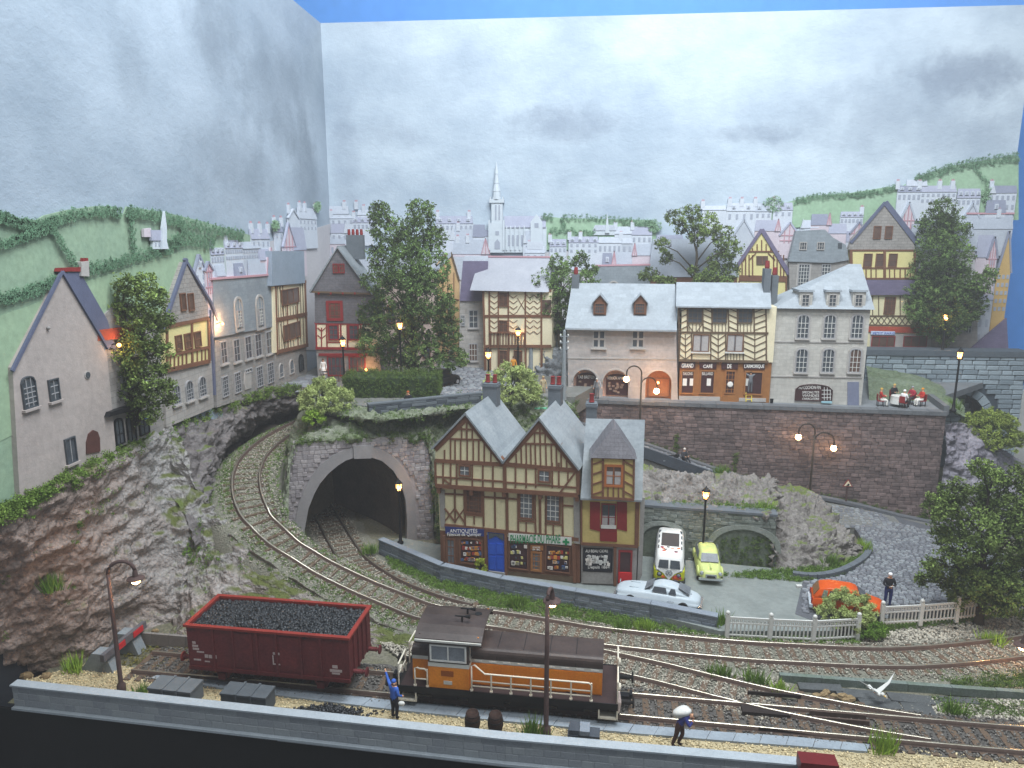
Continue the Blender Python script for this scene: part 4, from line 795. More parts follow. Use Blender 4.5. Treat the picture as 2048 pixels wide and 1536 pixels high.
hc.append([P(985, 782, 8.42), P(975, 812, 8.4), P(940, 845, 7.2), P(890, 905, 5.6), P(872, 985, 3.2), P(874, 1075, .3)]); hc.append([P(1030, 785, 8.42), P(1026, 806, 8.4), P(1000, 850, 7.0), P(950, 930, 4.6), P(912, 1010, 2.4), P(905, 1085, .4)]); hc.append([P(1090, 788, 8.4), P(1088, 808, 8.3), P(1075, 850, 7.0), P(1050, 920, 5.0), P(1030, 1000, 2.8), P(1020, 1060, .8)]); hc.append([P(1150, 796, 8.0), P(1150, 812, 7.9), P(1150, 850, 6.6), P(1140, 920, 4.8), P(1130, 990, 2.6), P(1120, 1050, .8)])
hill, HG, _ = patch('tunnel_hill', hc, 200, 80, m_mossy, amp=.35, fs=.6, ridg=.3, rs=.9, edge=.05, label='mossy hillock over the tunnel portal', cat='hill')
def sheet(name, px, z, mat, th=.25, **kw):
 w = [P(x, y, z) for x, y in px]; return MB().zprism([(p.x, p.y) for p in w], z - th, z).build(name, mat, kind='structure', **kw)
pl = [P(x, y, 8.5) for x, y in ((560, 772), (600, 782), (640, 798), (690, 808), (750, 814), (985, 790), (1060, 792), (1150, 794))]
MB().zprism([(p.x, p.y) for p in pl] + [(6, 65.8), (XL + .2, 65.8)], 7.2, 8.5).build('plaza_ground', M('plaza_grit', '#7d7d7b', '#6a6b66', var=.25, scale=1, bump=.4), kind='structure')
def cobbles(name, label, poly, z, sx, sy, ang, nmax, gap=.025, parent=None, zf=None, near=True, h=.09):
 poly = [(p[0], p[1]) for p in poly]; arr = np.array(poly); c0 = arr.mean(0); R = np.array([[math.cos(ang), -math.sin(ang)], [math.sin(ang), math.cos(ang)]])
 L = np.abs(arr - c0).max() * 1.5; cells = []; y = -L; k = 0
 while y < L:
  x = -L + random.random() * sx
  while x < L: w = sx * random.uniform(.8, 1.2); cells.append((x + w / 2, y + .04 * math.sin(x * .7), w)); x += w
  y += sy; k += 1
 C = np.array(cells); q = C[:, :2] @ R.T + c0; ok = inpoly(q, poly); C, q = C[ok], q[ok]; o = np.argsort(np.hypot(q[:, 0], q[:, 1])); C, q = C[o], q[o]
 root = parent or thing(name, label, 'paving', (c0[0], c0[1], z)); root['kind'] = 'structure'; ms = [_cb(i, m_cob[i % 3]) for i in range(6)]; rest = MB()
 for i, (c, p) in enumerate(zip(C, q)):
  zz = zf(p) if zf else z
  if i < nmax:
   b = ob('cobble', ms[random.randrange(6)], root); b.location = (p[0] - root.location.x, p[1] - root.location.y, zz - root.location.z); b.scale = (c[2] - gap, sy - gap, h * random.uniform(.8, 1.2)); b.rotation_euler.z = ang + random.uniform(-.02, .02)
  else:
   a = ang + random.uniform(-.05, .05); Rz = Matrix.Rotation(a, 3, 'Z'); w, d = (c[2] - gap) / 2, (sy - gap) / 2; t = h * random.uniform(.8, 1.2); e = .72
   vs = [Vector((p[0] - root.location.x, p[1] - root.location.y, zz - root.location.z)) + Rz @ Vector(v) for v in ((-w, -d, 0), (w, -d, 0), (w, d, 0), (-w, d, 0), (-w * e, -d * e, t), (w * e, -d * e, t), (w * e, d * e, t), (-w * e, d * e, t))]
   rest.add(vs, [(4, 5, 6, 7), (0, 1, 5, 4), (1, 2, 6, 5), (2, 3, 7, 6), (3, 0, 4, 7)], random.randrange(3))
 if rest.v: rest.build('cobbles', m_cob, root, kind='stuff')
 return root
_cbm = {}
def _cb(i, mat):
 if i not in _cbm:
  e = .36; mb = MB(); r = random.Random(i); j = lambda: r.uniform(-.04, .04)
  q = ((-1, -1), (1, -1), (1, 1), (-1, 1)); mb.add([(x * .5, y * .5, 0) for x, y in q] + [(x * .49 + j(), y * .49 + j(), .6) for x, y in q] + [(x * e + j(), y * e + j(), 1) for x, y in q], [(8, 9, 10, 11)] + [(k + a, k + (a + 1) % 4, k + 4 + (a + 1) % 4, k + 4 + a) for k in (0, 4) for a in range(4)])
  _cbm[i] = mb.mesh('cobble', mat, smooth=False)
 return _cbm[i]
cobbles('cobbled_square', 'small cobbled square between the hedge and the ivory timbered house', [P(x, y, 8.5) for x, y in ((880, 800), (884, 735), (960, 735), (1060, 742), (1060, 780), (985, 800))], 8.5, .5, .42, .5, 120)
cobbles('cobbled_lane', 'grey cobbled lane end in front of the cream timbered house', [P(x, y, 8.5) for x, y in ((560, 772), (600, 785), (640, 810), (690, 800), (650, 757), (615, 750))], 8.5, .6, .5, .2, 100)
# low dark wall edging the square above the tunnel
a, b = P(738, 830, 8.4), P(985, 803, 8.4); F = Fac('square_wall', 'low dark slate wall above the tunnel hill', 'wall', a, b); Ln = (b - a).length
MB().box(0, Ln, 0, .35, -.3, .62).build('core', M('dark_wall', '#4d535c', '#3f454d', var=.2, bump=.3), F.root); MB().box(-.02, Ln, -.06, .4, .622, .72).build('coping', m_chim, F.root)
blocks(F.root, 'block', courses(0, Ln, -.2, .6, .8, .22, .012, 8), [m_chim, MATS['dark_wall']], .06, nmax=80, jitter=.02)
RW = Fac('retaining_wall', 'tall dark brick retaining wall under the café terrace', 'wall', (P(1128, 797, 7.8).x, P(1128, 797, 7.8).y, 0), (P(1893, 824, 7.8).x, P(1893, 824, 7.8).y, 0))
m_rb = [M('retaining_brick%d' % i, c, '#4f4848', var=.25, scale=.45, bump=.5, bs=9, coord='World', mid=.6, sharp=.2) for i, c in enumerate(('#776865', '#685a58', '#847370'))]
m_rcore = M('retaining_mortar', '#51474a', var=.2, bump=.3); m_rcap = M('retaining_coping', '#6f7275', '#5b5d61', var=.2, scale=2, bump=.4)
RL = RW.q(1893, 824)[0]
MB().box(0, RL, 0, 1.0, -.2, 7.55).build('core', m_rcore, RW.root)
for i in range(24):
 x = RL * i / 24; MB().box(x + .01, x + RL / 24 - .01, -.16 - .03 * random.random(), .6, 7.552, 7.80 + .04 * random.random()).build('coping_stone', m_rcap, RW.root)
ramp_px = [(1880, 1046), (1800, 1030), (1705, 1006), (1600, 984), (1500, 958), (1400, 926), (1300, 890), (1230, 868), (1150, 842)]
rampE = [RW.w(*RW.q(x, y), -.12) for x, y in ramp_px]           # far edge of the ramp road, along the wall foot
rx = [RW.q(x, y) for x, y in ramp_px][::-1]
def ramp_h(x): return float(np.interp(x, [p[0] for p in rx], [p[1] for p in rx]))
cells = courses(0, RL, 0, 7.55, .5, .262, .011, 9, lambda x, z: z > ramp_h(x) - .35)
cells.sort(key=lambda c: -c[0] + random.random() * 9)
blocks(RW.root, 'brick', cells, m_rb, .07, nmax=300, jitter=.025, seed=2)
# terrace paving
tp0 = [RW.w(0, 7.8), RW.w(RL, 7.8), P(1862, 800, 7.8), P(1880, 770, 7.8)]
MB().zprism([(tp0[0].x - 1.5, tp0[0].y + .9)] + [((RW.w(0, 0, .5)).x, RW.w(0, 0, .5).y), (RW.w(RL, 0, .5).x, RW.w(RL, 0, .5).y), (tp0[2].x, tp0[2].y), (34, 62), (34, 65.5), (-1.6, 65.5)], 7.3, 7.78).build('terrace_paving', M('terrace_asphalt', '#82868a', '#6e7276', var=.15, scale=1, bump=.3), kind='structure')
a, b = RW.w(RL, 7.8), P(1860, 799, 7.8); F = Fac('terrace_kerb', 'low sloping stone kerb at the right end of the terrace', 'wall', (a.x, a.y, 7.8), (b.x, b.y, 7.8)); MB().box(0, (b - a).length, -.15, .2, -.2, .42).build('stone', m_rcap, F.root)
a = RW.w(RL, 0); F = Fac('terrace_end_wall', 'short dark end wall of the terrace beside the grey rock', 'wall', (a.x, a.y, 0), (P(1862, 800, 7.8).x, P(1862, 800, 7.8).y, 0)); MB().box(.05, 7, 0, .5, 0, 7.5).build('core', m_rcore, F.root)
nrm = -RW.n
def ribbon(name, far, near, mat, th=.3, **kw):
 m = MB(); n = len(far)
 vs = [p for p in far] + [p for p in near] + [p - Vector((0, 0, th)) for p in near]
 return m.add(vs, [(i, n + i, n + i + 1, i + 1) for i in range(n - 1)] + [(n + i, 2 * n + i, 2 * n + i + 1, n + i + 1) for i in range(n - 1)]).build(name, mat, **kw)
cf = cr([list(p) for p in rampE], 40); far = [Vector(p) for p in cf]
def nz(p): t = max(0, min(1, (p.x - 12.5) / 4)); return p.z + (.36 - p.z) * t * t * (3 - 2 * t)
near = [Vector(((q := p + nrm * (2.5 + 1.2 * max(0, (p.x - 14) / 10))).x, q.y, nz(p))) for p in far]
ribbon('ramp_road', far, near, MATS['plaza_grit'], 3, kind='structure')
k0 = [p + nrm * .55 + Vector((0, 0, .16)) for p in far]; ribbon('ramp_pavement', [p + Vector((0, 0, .16)) for p in far], k0, M('ramp_pavement', '#6e7074', '#5a5c61', var=.2, bump=.3), .2, kind='structure')
F = thing('ramp_kerb', 'dark low kerb wall along the outer edge of the ramp road', 'wall', near[20]); m = MB(); n = 24
kn = [p for p in near if p.x < 13.5]
for p, q in zip(kn, kn[1:]):
 d = (q - p); c = (p + q) / 2 - F.location; R = d.to_track_quat('X', 'Z').to_matrix(); m.obox(c + Vector((0, 0, .05)), (d.length + .03, .22, .75), R)
m.build('kerb_stones', MATS['dark_wall'], F)
rp = [(p.x, p.y) for p in far] + [(p.x, p.y) for p in near[::-1]]
fx = np.array([p.x for p in far])[::-1]; fz = np.array([p.z for p in far])[::-1]
rp2 = [((p + nrm * .6).x, (p + nrm * .6).y) for p in far if p.x < 22] + [(p.x, p.y) for p in near[::-1] if p.x < 22]
fn = np.array([p.z for p in near])[::-1]
def ramp_z(p):
 a = float(np.interp(p[0], fx, fz)); b = float(np.interp(p[0], np.array([q.x for q in near])[::-1], fn)); f = max(0, min(1, (Vector((p[0], p[1], 0)) - RW.A).dot(nrm) / 2.8)); return a + (b - a) * f - .02
cobbles('ramp_cobbles', 'steep cobbles of the ramp along the brick retaining wall', rp2, 1.5, .34, .25, RW.rz + .08, 160, zf=ramp_z)
st_z = .35
sheet('street', [(772, 1088), (800, 1075), (885, 1090), (1285, 1112), (1553, 1137), (1620, 1165), (1600, 1225), (1680, 1262), (1440, 1262), (1290, 1225), (1150, 1192), (880, 1140)], st_z, m_street, .45)
rd = [(1590, 1228), (1606, 1160), (1690, 1150), (1742, 1108), (1700, 1040), (1715, 1012), (1860, 1052), (1990, 1095), (2080, 1160), (2060, 1215), (1770, 1222), (1680, 1262)]
sheet('road_bed', rd, .36, m_joint, .4)
rp3 = [P(x, y, .36) for x, y in [(1600, 1225), (1612, 1165), (1695, 1150), (1745, 1108), (1708, 1050), (1720, 1030), (1860, 1062), (1960, 1100), (1990, 1190), (1770, 1215), (1690, 1225)]]
cobbles('road_cobbles', 'worn grey cobbles of the road curving below the big brick wall', rp3, .36, .31, .235, -.35, 300)
# kerb round the foot of the rock
kp = [P(x, y, .36) for x, y in ((1585, 1152), (1625, 1156), (1670, 1150), (1710, 1133), (1735, 1112), (1738, 1090))]; kc = [Vector(p) for p in cr([list(p) for p in kp], 14)]
F = thing('road_kerb', 'dark curved kerb round the foot of the rock outcrop', 'kerb', kc[0])
for p, q in zip(kc, kc[1:]):
 d = q - p; R = Vector((d.x, d.y, 0)).to_track_quat('X', 'Z').to_matrix(); MB().obox((p + q) / 2 - F.location + Vector((0, 0, .1)), (d.length * .97, .35, .34), R).build('kerb_stone', m_chim, F)
wp = [P(x, y, .95) for x, y in ((757, 1078), (880, 1130), (1000, 1156), (1150, 1182), (1300, 1207), (1434, 1233))]
F = thing('street_wall', 'long low slate block wall between the street and the main track', 'wall', (wp[0].x, wp[0].y, 0)); m_lw = [M('street_wall_block%d' % i, c, var=.16, coord='World', scale=1.5, bump=.3) for i, c in enumerate(('#737b86', '#69717c', '#7d858f'))]
for i, (p, q) in enumerate(zip(wp, wp[1:])):
 G = Fac(None, None, None, (p.x, p.y, 0), (q.x, q.y, 0)); L = (q - p).length; of = p - F.location; e = thing('wall_length', None, None) if 0 else None
 R = Matrix.Rotation(G.rz, 4, 'Z'); T = Matrix.Translation((of.x, of.y, 0)) @ R
 o = MB().box(0, L + .04, .02, .34, -.3, .88).build('core', m_lw[1], F); o.matrix_local = T
 o = MB().box(0, L + .03, -.05, .4, .882, .95).build('coping', m_lw[2], F); o.matrix_local = T
 for c in courses(0, L, -.05, .88, .6, .186, .007, i):
  b = ob('block', block_mesh(random.randrange(6), m_lw[random.randrange(3)]), F); dd = .05 + random.uniform(-.012, .012)
  b.matrix_local = T @ Matrix.Translation(((c[0] + c[2]) / 2, .03 - dd / 2, (c[1] + c[3]) / 2)) @ Matrix.Diagonal((c[2] - c[0], dd, c[3] - c[1], 1))
AW = Fac('arched_wall', 'mossy dark wall with two blind arches behind the parked van', 'wall', (P(1272, 1110, .3).x, P(1272, 1110, .3).y, .3), (P(1553, 1135, .3).x, P(1553, 1135, .3).y, .3))
m_aw = [M('arched_wall_block%d' % i, c, c2, var=.2, scale=1.1, coord='World', bump=.5, bs=9) for i, (c, c2) in enumerate((('#828886', '#6f776c'), ('#757b79', '#646c60'), ('#8f9492', '#7c8378')))]
W1 = AW.rect(1275, 1022, 1552, 1136); top = W1[3]
def archpts(xc, xl, yb, yt, n=12):
 x0, z0 = AW.q(xl, yb); xm, zt = AW.q(xc, yt); r = xm - x0; zs = max(0, zt - r * .75)
 return [(x0, -.1)] + [(xm - r * math.cos(math.pi * i / n), zs + (zt - zs) * math.sin(math.pi * i / n)) for i in range(n + 1)] + [(xm + r, -.1)]
a1, a2 = archpts(1326, 1284, 1110, 1050), archpts(1490, 1421, 1128, 1058)
x1, z1 = AW.q(1553, 1036)
MB().prism([(0, -.2)] + a1 + a2 + [(x1, -.2), (x1, top), (0, top)], 0, .8).build('wall', m_aw[1], AW.root)
MB().box(.02, x1 - .02, .14, .9, -.15, top - .02).build('blind_back', M('mossy_blind', '#66705c', '#787f79', var=.3, scale=.7, bump=.6, bs=6), AW.root)
MB().box(-.05, x1 + .05, -.1, .8, top + .002, top + .14).build('coping', m_chim, AW.root)
def off(pts, e):
 c = sum(p[0] for p in pts) / len(pts); return [(x + (x - c) / (abs(x - c) + .5) * e * 1.25, z + (e if 0 < i < len(pts) - 1 else 0) * (1 if i not in (1, len(pts) - 2) else .2)) for i, (x, z) in enumerate(pts)]
for a in (a1, a2):
 o = off(a, .26); m = MB()
 for i in range(1, len(a) - 2): m.prism([a[i], a[i + 1], o[i + 1], o[i]], -.07, .3)
 m.build('arch_ring', m_aw[2], AW.root)
i1, i2 = off(a1, .27), off(a2, .27); p1, p2 = inp(i1), inp(i2)
blocks(AW.root, 'block', courses(0, x1, -.1, top, .42, .21, .01, 12, lambda x, z: not p1(x, z) and not p2(x, z)), m_aw, .05, nmax=220, jitter=.02)
def aw(px, py, d=0): return AW.w(*AW.q(px, py), d)
ms = []
def oc(t, m1, b): return [t + Vector((0, 0, .2)), t.lerp(b, .3) + Vector((0, 0, .85)), t.lerp(b, .62) + Vector((0, -.1, .5)), b, b + Vector((0, .1, -.2))]
tops = [(1278, 932, 4.6), (1340, 946, 4.3), (1400, 953, 3.9), (1450, 957, 3.6), (1500, 963, 3.3), (1552, 968, 3.0)]
bots = [(1276, 1024), (1336, 1024), (1400, 1026), (1450, 1029), (1500, 1033), (1552, 1037)]
pc = [oc(P(*t), 0, aw(b[0], b[1], .15)) for t, b in zip(tops, bots)]
tops = [(1542, 970, 3.05), (1600, 972, 2.9), (1640, 990, 2.5), (1672, 1030, 1.7), (1697, 1072, .9), (1712, 1098, .4)]
bots = [(1550, 1142, .3), (1600, 1150, .3), (1655, 1142, .3), (1690, 1128, .3), (1712, 1112, .3), (1720, 1102, .3)]
pc2 = [col(t, b, 5, bulge=.0) for t, b in zip(tops, bots)]
for c in pc2:
 for i in (1, 2, 3): c[i] += Vector((.1, -.55, .45)) * [0, .8, 1, .6][i]
patch('rock_outcrop', pc + pc2, 300, 100, m_rock, amp=.5, fs=.8, ridg=.5, rs=1.2, strat=.16, edge=.05, label='craggy grey rock mound between the ramp and the car park', cat='rock')
# soil behind the outcrop so that nothing is hollow
cc = [P(x, y, z) for x, y, z in tops]
rc = [[RW.w(RL + .1, 6.9), RW.w(RL + .2, 5.2, -.3), RW.w(RL + .1, 3, -.4), RW.w(RL - .1, 1, -.5), RW.w(RL - .2, .1, -.5)], [PY(1925, 845, 52), PY(1930, 890, 51), PY(1925, 940, 50), PY(1920, 1000, 49), PY(1915, 1060, 48)], [PY(1965, 862, 53), PY(1975, 905, 51.5), PY(1970, 960, 50), PY(1965, 1020, 48.5), PY(1960, 1085, 47)], [PY(2010, 900, 54), PY(2020, 940, 52), PY(2020, 1000, 50), PY(2010, 1060, 48), PY(2005, 1110, 46)], [PY(2060, 930, 55), PY(2070, 980, 52), PY(2075, 1040, 49), PY(2075, 1100, 46.5), PY(2070, 1150, 44.5)]]
patch('rock_outcrop', rc, 110, 110, M('rock_violet', '#9a97a0', '#6d6973', var=.3, scale=.6, bump=.9, bs=3.5, bd=.25, c3='#5f6e3c', slope=(2.0, 2.3, 2.2)), amp=.5, fs=.5, ridg=.4, rs=.8, strat=.1, edge=.05, label='violet grey rock falling from the end of the terrace', cat='rock')
BR = Fac('bridge_wall', 'blue grey block bridge wall with a round arch at the right', 'bridge', (PY(1728, 760, 61.5).x, 61.5, 0), (60, 61.5, 0))
m_br = [M('bridge_block%d' % i, c, var=.18, coord='World', scale=1.2, bump=.5, bs=7) for i, c in enumerate(('#86929a', '#7a868e', '#939fa6'))]; m_bj = M('bridge_joint', '#3d464e', var=.2, bump=.2)
bx1 = BR.q(2044, 790)[0]; bz1 = BR.q(1900, 712)[1]; cx, cz = BR.q(1908, 842); rr = BR.q(1968, 842)[0] - cx
ar = [(cx - rr, 0)] + [(cx - rr * math.cos(math.pi * i / 16), cz + rr * math.sin(math.pi * i / 16)) for i in range(17)] + [(cx + rr, 0)]
MB().prism([(0, -.2), (cx - rr, -.2)] + ar + [(cx + rr, -.2), (bx1, -.2), (bx1, bz1), (0, bz1)], 0, 1.6).build('core', m_bj, BR.root)
MB().box(cx - rr - .5, cx + rr + .5, 1.5, 1.7, 0, cz + rr + .3).build('back_wall', m_bj, BR.root)
MB().box(-.2, bx1 + .2, -.25, 1.7, bz1 + .003, bz1 + .45).build('coping', M('bridge_cap', '#5c656d', '#4e565e', var=.15, bump=.4), BR.root)
nin = lambda x, z: math.hypot(x - cx, max(0, z - cz)) > rr + .75 or (z < cz and abs(x - cx) > rr + .75)
cells = courses(0, bx1, 0, bz1, 1.02, .4, .03, 21, nin); cells.sort(key=lambda c: -(c[1] * 1.0 + (c[0] > 5) * 3)); blocks(BR.root, 'block', cells, m_br, .16, nmax=260, jitter=.05)
for i in range(11):
 a0, a1_ = math.pi * i / 11 + .02, math.pi * (i + 1) / 11 - .02
 q = lambda r, t: (cx - r * math.cos(t), cz + r * math.sin(t))
 MB().prism([q(rr, a0), q(rr, a1_), q(rr + .68, a1_), q(rr + .68, a0)], -.2 - .04 * random.random(), .3).build('voussoir', m_br[i % 3], BR.root)
blocks(BR.root, 'inner_block', courses(cx - rr, cx + rr, cz - 2, cz + rr, .9, .4, .03, 5, lambda x, z: math.hypot(x - cx, max(0, z - cz)) < rr), m_br, .1, y=1.5, nmax=60)
tz = [P(1738, 800, 7.78), P(1790, 800, 7.78), P(1840, 801, 7.78), P(1882, 805, 7.78), P(1930, 830, 7.0)]
tt0 = [PY(1732, 732, 61.2), PY(1790, 742, 61.2), PY(1840, 752, 60.9), PY(1885, 775, 60.4), PY(1925, 812, 59.5)]
hcR = [[a, a.lerp(b, .3) + Vector((0, 0, .25)), a.lerp(b, .65) + Vector((0, 0, .3)), b, b + Vector((0, 0, -.3))] for a, b in zip(tt0, tz)]
patch('grassy_mound', hcR, 80, 50, M('mound_green', '#7f8a78', '#5f6d50', var=.3, scale=.6, bump=.8, bs=5, bd=.2), amp=.3, fs=.6, ridg=.15, rs=1, edge=.05, label='grey green mound between the terrace and the bridge', cat='hill')
# ground below the bridge at right, under the tree
sheet('verge', [(1990, 1080), (2120, 1080), (2130, 1240), (1990, 1215)], .3, m_soil, .5)
# grey rock face behind the poles, left of the arcade house
gc = [[PY(1035, 700, 60), PY(1040, 740, 59), PY(1045, 790, 57.5)], [PY(1075, 655, 60), PY(1078, 720, 58.2), PY(1080, 800, 56.5)], [PY(1110, 640, 60), PY(1112, 720, 57.8), PY(1112, 806, 55.8)], [PY(1145, 640, 60), PY(1145, 720, 57.8), PY(1145, 806, 55.6)]]
patch('grey_rock', gc, 70, 80, M('rock_silver', '#94989c', '#6f7377', var=.3, scale=1, bump=.9, bs=5, bd=.2), amp=.6, fs=.8, ridg=.5, rs=1.1, edge=.05, label='crumpled silver grey rock beside the arcade house', cat='rock')
def onl(x, y, d=.3):
 a = FL.q(x, y, -d); return FL.w(a[0], a[1], -d)
uL = Vector((0, 1, 0))
m_gable = M('beige_roughcast', '#b3a9a4', '#9d9490', var=.12, scale=.35, bump=.25, bs=9, c3=None)
m_roof_b = M('blue_slate', '#636880', '#545a70', var=.1, scale=1, bump=.2)
A = onl(40, 992); G = Fac('gabled_house', 'large beige stone house with a steep gable at the far left', 'house', A, A + uL)
G.wall([(40, 1000), (25, 735), (122, 548), (212, 690), (232, 900), (140, 960)], m_gable, .4)
G.slab([(122, 546), (160, 543), (215, 640), (232, 700), (210, 690)], m_roof_b, .0, .3, 'roof')
G.timbers([(22, 742, 122, 543), (122, 543, 214, 697)], m_roof_b, .13, -.1, 'verge')
G.slab([(119, 543), (121, 536), (166, 534), (166, 543)], m_pot, -.06, .2, 'ridge_tiles')
o = G.slab([(163, 552), (163, 524), (178, 522), (179, 553)], m_stone_trim, -.1, .25, 'chimney');
for x in (167, 174): MB().prism(G.poly([(x - 2, 523), (x - 1.5, 516), (x + 1.5, 516), (x + 2, 523)]), -.02, .12).build('pot', m_pot, o)
G.window(42, 751, 71, 817, 3, 5, m_glass, m_glass, arch=.35, sill=m_gable, mun=m_wf); G.window(96, 757, 117, 802, 2, 3, m_glass, m_glass, sill=m_gable, mun=m_wf); G.window(129, 874, 151, 927, 2, 1, m_glass, m_glass, sill=m_gable, mun=m_wf)
c = G.q(174, 750); MB().lathe([(.14, 0), (.14, .06)], 14, (0, 0, 0), axis='y').build('round_window', m_glass, G.root).location = (c[0], -.07, c[1])
MB().lathe([(.19, 0), (.19, .03)], 14, (0, 0, 0), axis='y').build('round_surround', m_stone_trim, G.root).location = (c[0], -.035, c[1])
G.slab([(174, 908), (174, 885), (178, 868), (187, 860), (196, 864), (200, 876), (201, 903)], M('oak_door', '#5b3a34', '#4a2e2a', var=.15, scale=3, bump=.3), -.06, 0, 'door')
c = G.q(94, 656); MB().ball((c[0], -.06, c[1]), .08, 8).build('wall_bracket', m_stone_wall2, G.root)
m_soot = M('sooty_roughcast', '#93867e', '#857a74', var=.12, scale=.5, bump=.2)
A = onl(205, 905, .2); G = Fac('shop_house', 'narrow stone shop house with orange fascia behind the left tree', 'house', A, A + uL)
G.wall([(205, 905), (198, 640), (240, 600), (330, 640), (335, 860)], m_stone_wall2, .3)
G.slab([(196, 682), (196, 660), (268, 652), (268, 674)], M('orange_fascia', '#b0523a', '#984530', var=.12, bump=.1), -.12, 0, 'fascia')
G.slab([(218, 834), (222, 824), (290, 803), (290, 815)], m_black, -.35, 0, 'awning')
for x0, x1, yt, yb in ((228, 246, 835, 890), (252, 270, 828, 884), (276, 296, 820, 870)): G.window(x0, yt, x1, yb, 2, 2, m_black, m_glass, arch=.4)
G.window(280, 740, 296, 775, 2, 3, m_white, m_glass); G.window(240, 735, 256, 765, 2, 2, m_white, m_glass)
MB().prism(G.poly([(284, 838), (284, 826), (294, 823), (294, 835)]), -.16, -.1).build('blue_sign', M('blue_enamel', '#3f6fc0', var=.05, bump=0), G.root)
# slate gabled house with yellow timber storey
A = onl(333, 850, .35); G = Fac('timbered_house', 'stone gabled house with a yellow timber storey beside the left tree', 'house', A, A + uL)
m_stg = M('stone_shingle', '#a5a09c', '#8c8884', var=.2, scale=1.5, bump=.4, bs=6, brick=(.5, .24), mortar=.6)
G.wall([(333, 855), (328, 742), (424, 722), (428, 815)], m_stone_wall, .5, 'base_wall'); G.wall([(330, 742), (328, 650), (414, 632), (417, 724)], m_yel, .55, 'upper_wall', -.05); G.wall([(326, 650), (370, 524), (416, 612), (416, 634)], m_stg, .45, 'gable', -.1)
G.timbers([(366, 518, 418, 604), (418, 604, 432, 640), (370, 518, 322, 658)], m_roof_b, .17, -.16, 'verge'); G.timbers([(420, 620, 428, 790)], m_roof_b, .2, -.1, 'downpipe')
for x in (356, 372): G.window(x, 586, x + 11, 622, 1, 1, m_timb, m_glass_br, y=-.1)
G.timbers([(329, 654, 414, 636, .2), (330, 741, 417, 722, .24), (330, 712, 416, 694, .16), (331, 655, 331, 740, .16), (414, 636, 416, 722, .2), (381, 645, 382, 730, .18)], m_timb, .12, -.12)
G.timbers([(x, 715 - (x - 330) * .21 - 1, x, 738 - (x - 330) * .21 + 1) for x in (338, 346, 354, 362, 370, 392, 401, 408)], m_timb, .08, -.11)
for x in (348, 366, 386): G.window(x, 670 - (x - 348) * .2, x + 13, 702 - (x - 348) * .2, 1, 2, m_timb, m_glass_br, y=-.05)
for x, y in ((344, 768), (370, 760), (396, 752)): G.window(x, y, x + 15, y + 42, 3, 4, m_wf, m_glass, arch=.4, sill=m_stone_trim)
# grey slate house
A = onl(434, 812, .3); G = Fac('slate_house', 'long grey slate roofed house with two arched dormers and tall windows', 'house', A, A + uL)
G.wall([(434, 815), (430, 672), (546, 650), (552, 775)], m_stone_wall2, .4)
m_sl_l = M('slate_blue_grey', '#959da4', '#828b92', var=.1, scale=.8, bump=.3, brick=(.5, .25), mortar=.85)
G.slab([(429, 676), (426, 558), (545, 549), (548, 653)], m_sl_l, -.12, .2, 'roof'); G.slab([(425, 560), (425, 556), (546, 547), (546, 551)], m_ridge, -.2, .2, 'ridge_tiles')
for x, y in ((464, 592), (507, 588)):
 G.window(x, y, x + 17, y + 72, 3, 5, m_stone_trim, m_sl_l, arch=.5, y=-.14, fw=.16); G.window(x + 4, y + 28, x + 13, y + 62, 3, 5, m_white, m_glass, y=-.2, fw=.05)
for x, y in ((440, 682), (466, 678), (489, 672), (509, 667), (531, 662)): G.window(x, y, x + 13, y + 46, 2, 3, m_wf, m_glass, sill=m_stone_trim)
for x, y in ((443, 752), (468, 744), (512, 732), (534, 724)): G.window(x, y, x + 13, y + 42, 3, 5, m_wf, m_glass)
G.slab([(489, 768), (491, 780), (503, 776), (503, 742), (490, 745)], m_stone_trim, -.06, 0, 'door'); G.window(489, 737, 503, 746, 3, 1, m_white, m_glass)
# timber house by the corner
A = onl(553, 775, .45); G = Fac('timber_house', 'cream close studded timber house with a blue grey roof near the corner', 'house', A, A + uL)
G.wall([(552, 778), (550, 705), (612, 690), (615, 745)], m_stone_wall2, .5, 'base_wall'); G.wall([(549, 706), (546, 568), (608, 562), (612, 692)], m_cream2, .55, 'upper_wall', -.1); G.slab([(544, 572), (544, 502), (608, 502), (610, 566)], M('roof_pale_blue', '#93a0ae', '#828f9d', var=.08, scale=1, bump=.2), -.3, .2, 'roof')
G.timbers([(546, 571, 609, 563, .2), (549, 640, 611, 628, .3), (551, 704, 613, 690, .28), (548, 570, 552, 704, .14), (607, 564, 611, 690, .2), (571, 600, 573, 700, .14), (591, 600, 593, 695, .14)], m_timb, .14, -.16)
G.timbers([(x, 570 - (x - 547) * .12, x + 2, 636 - (x - 547) * .15) for x in (552, 557, 562, 597, 602)] + [(x, 645 - (x - 547) * .18, x + 2, 700 - (x - 547) * .2) for x in (554, 559, 564, 597, 603)] + [(x, 612, x + 1, 632) for x in (568, 577, 583, 588)] + [(x, 680, x + 1, 697) for x in (568, 578, 584)] + [(556, 575, 564, 635), (558, 648, 566, 698)], m_timb_d, .05, -.14)
G.window(559, 577, 594, 608, 3, 1, m_timb, m_glass_br, y=-.12); G.window(563, 646, 597, 678, 3, 1, m_timb, m_glass_br, y=-.12)
for x, y in ((557, 726), (578, 718)): G.window(x, y, x + 9, y + 30, 1, 2, m_stone_trim, m_glass_lt, arch=.5)
G.window(597, 708, 606, 742, 2, 3, m_black, m_glass, arch=.5)
A = PY(608, 752, 64.83); G = Fac('yellow_gable_house', 'narrow yellow close studded gable squeezed beside the slate hung house', 'house', A, A + Vector((1, .15, 0)))
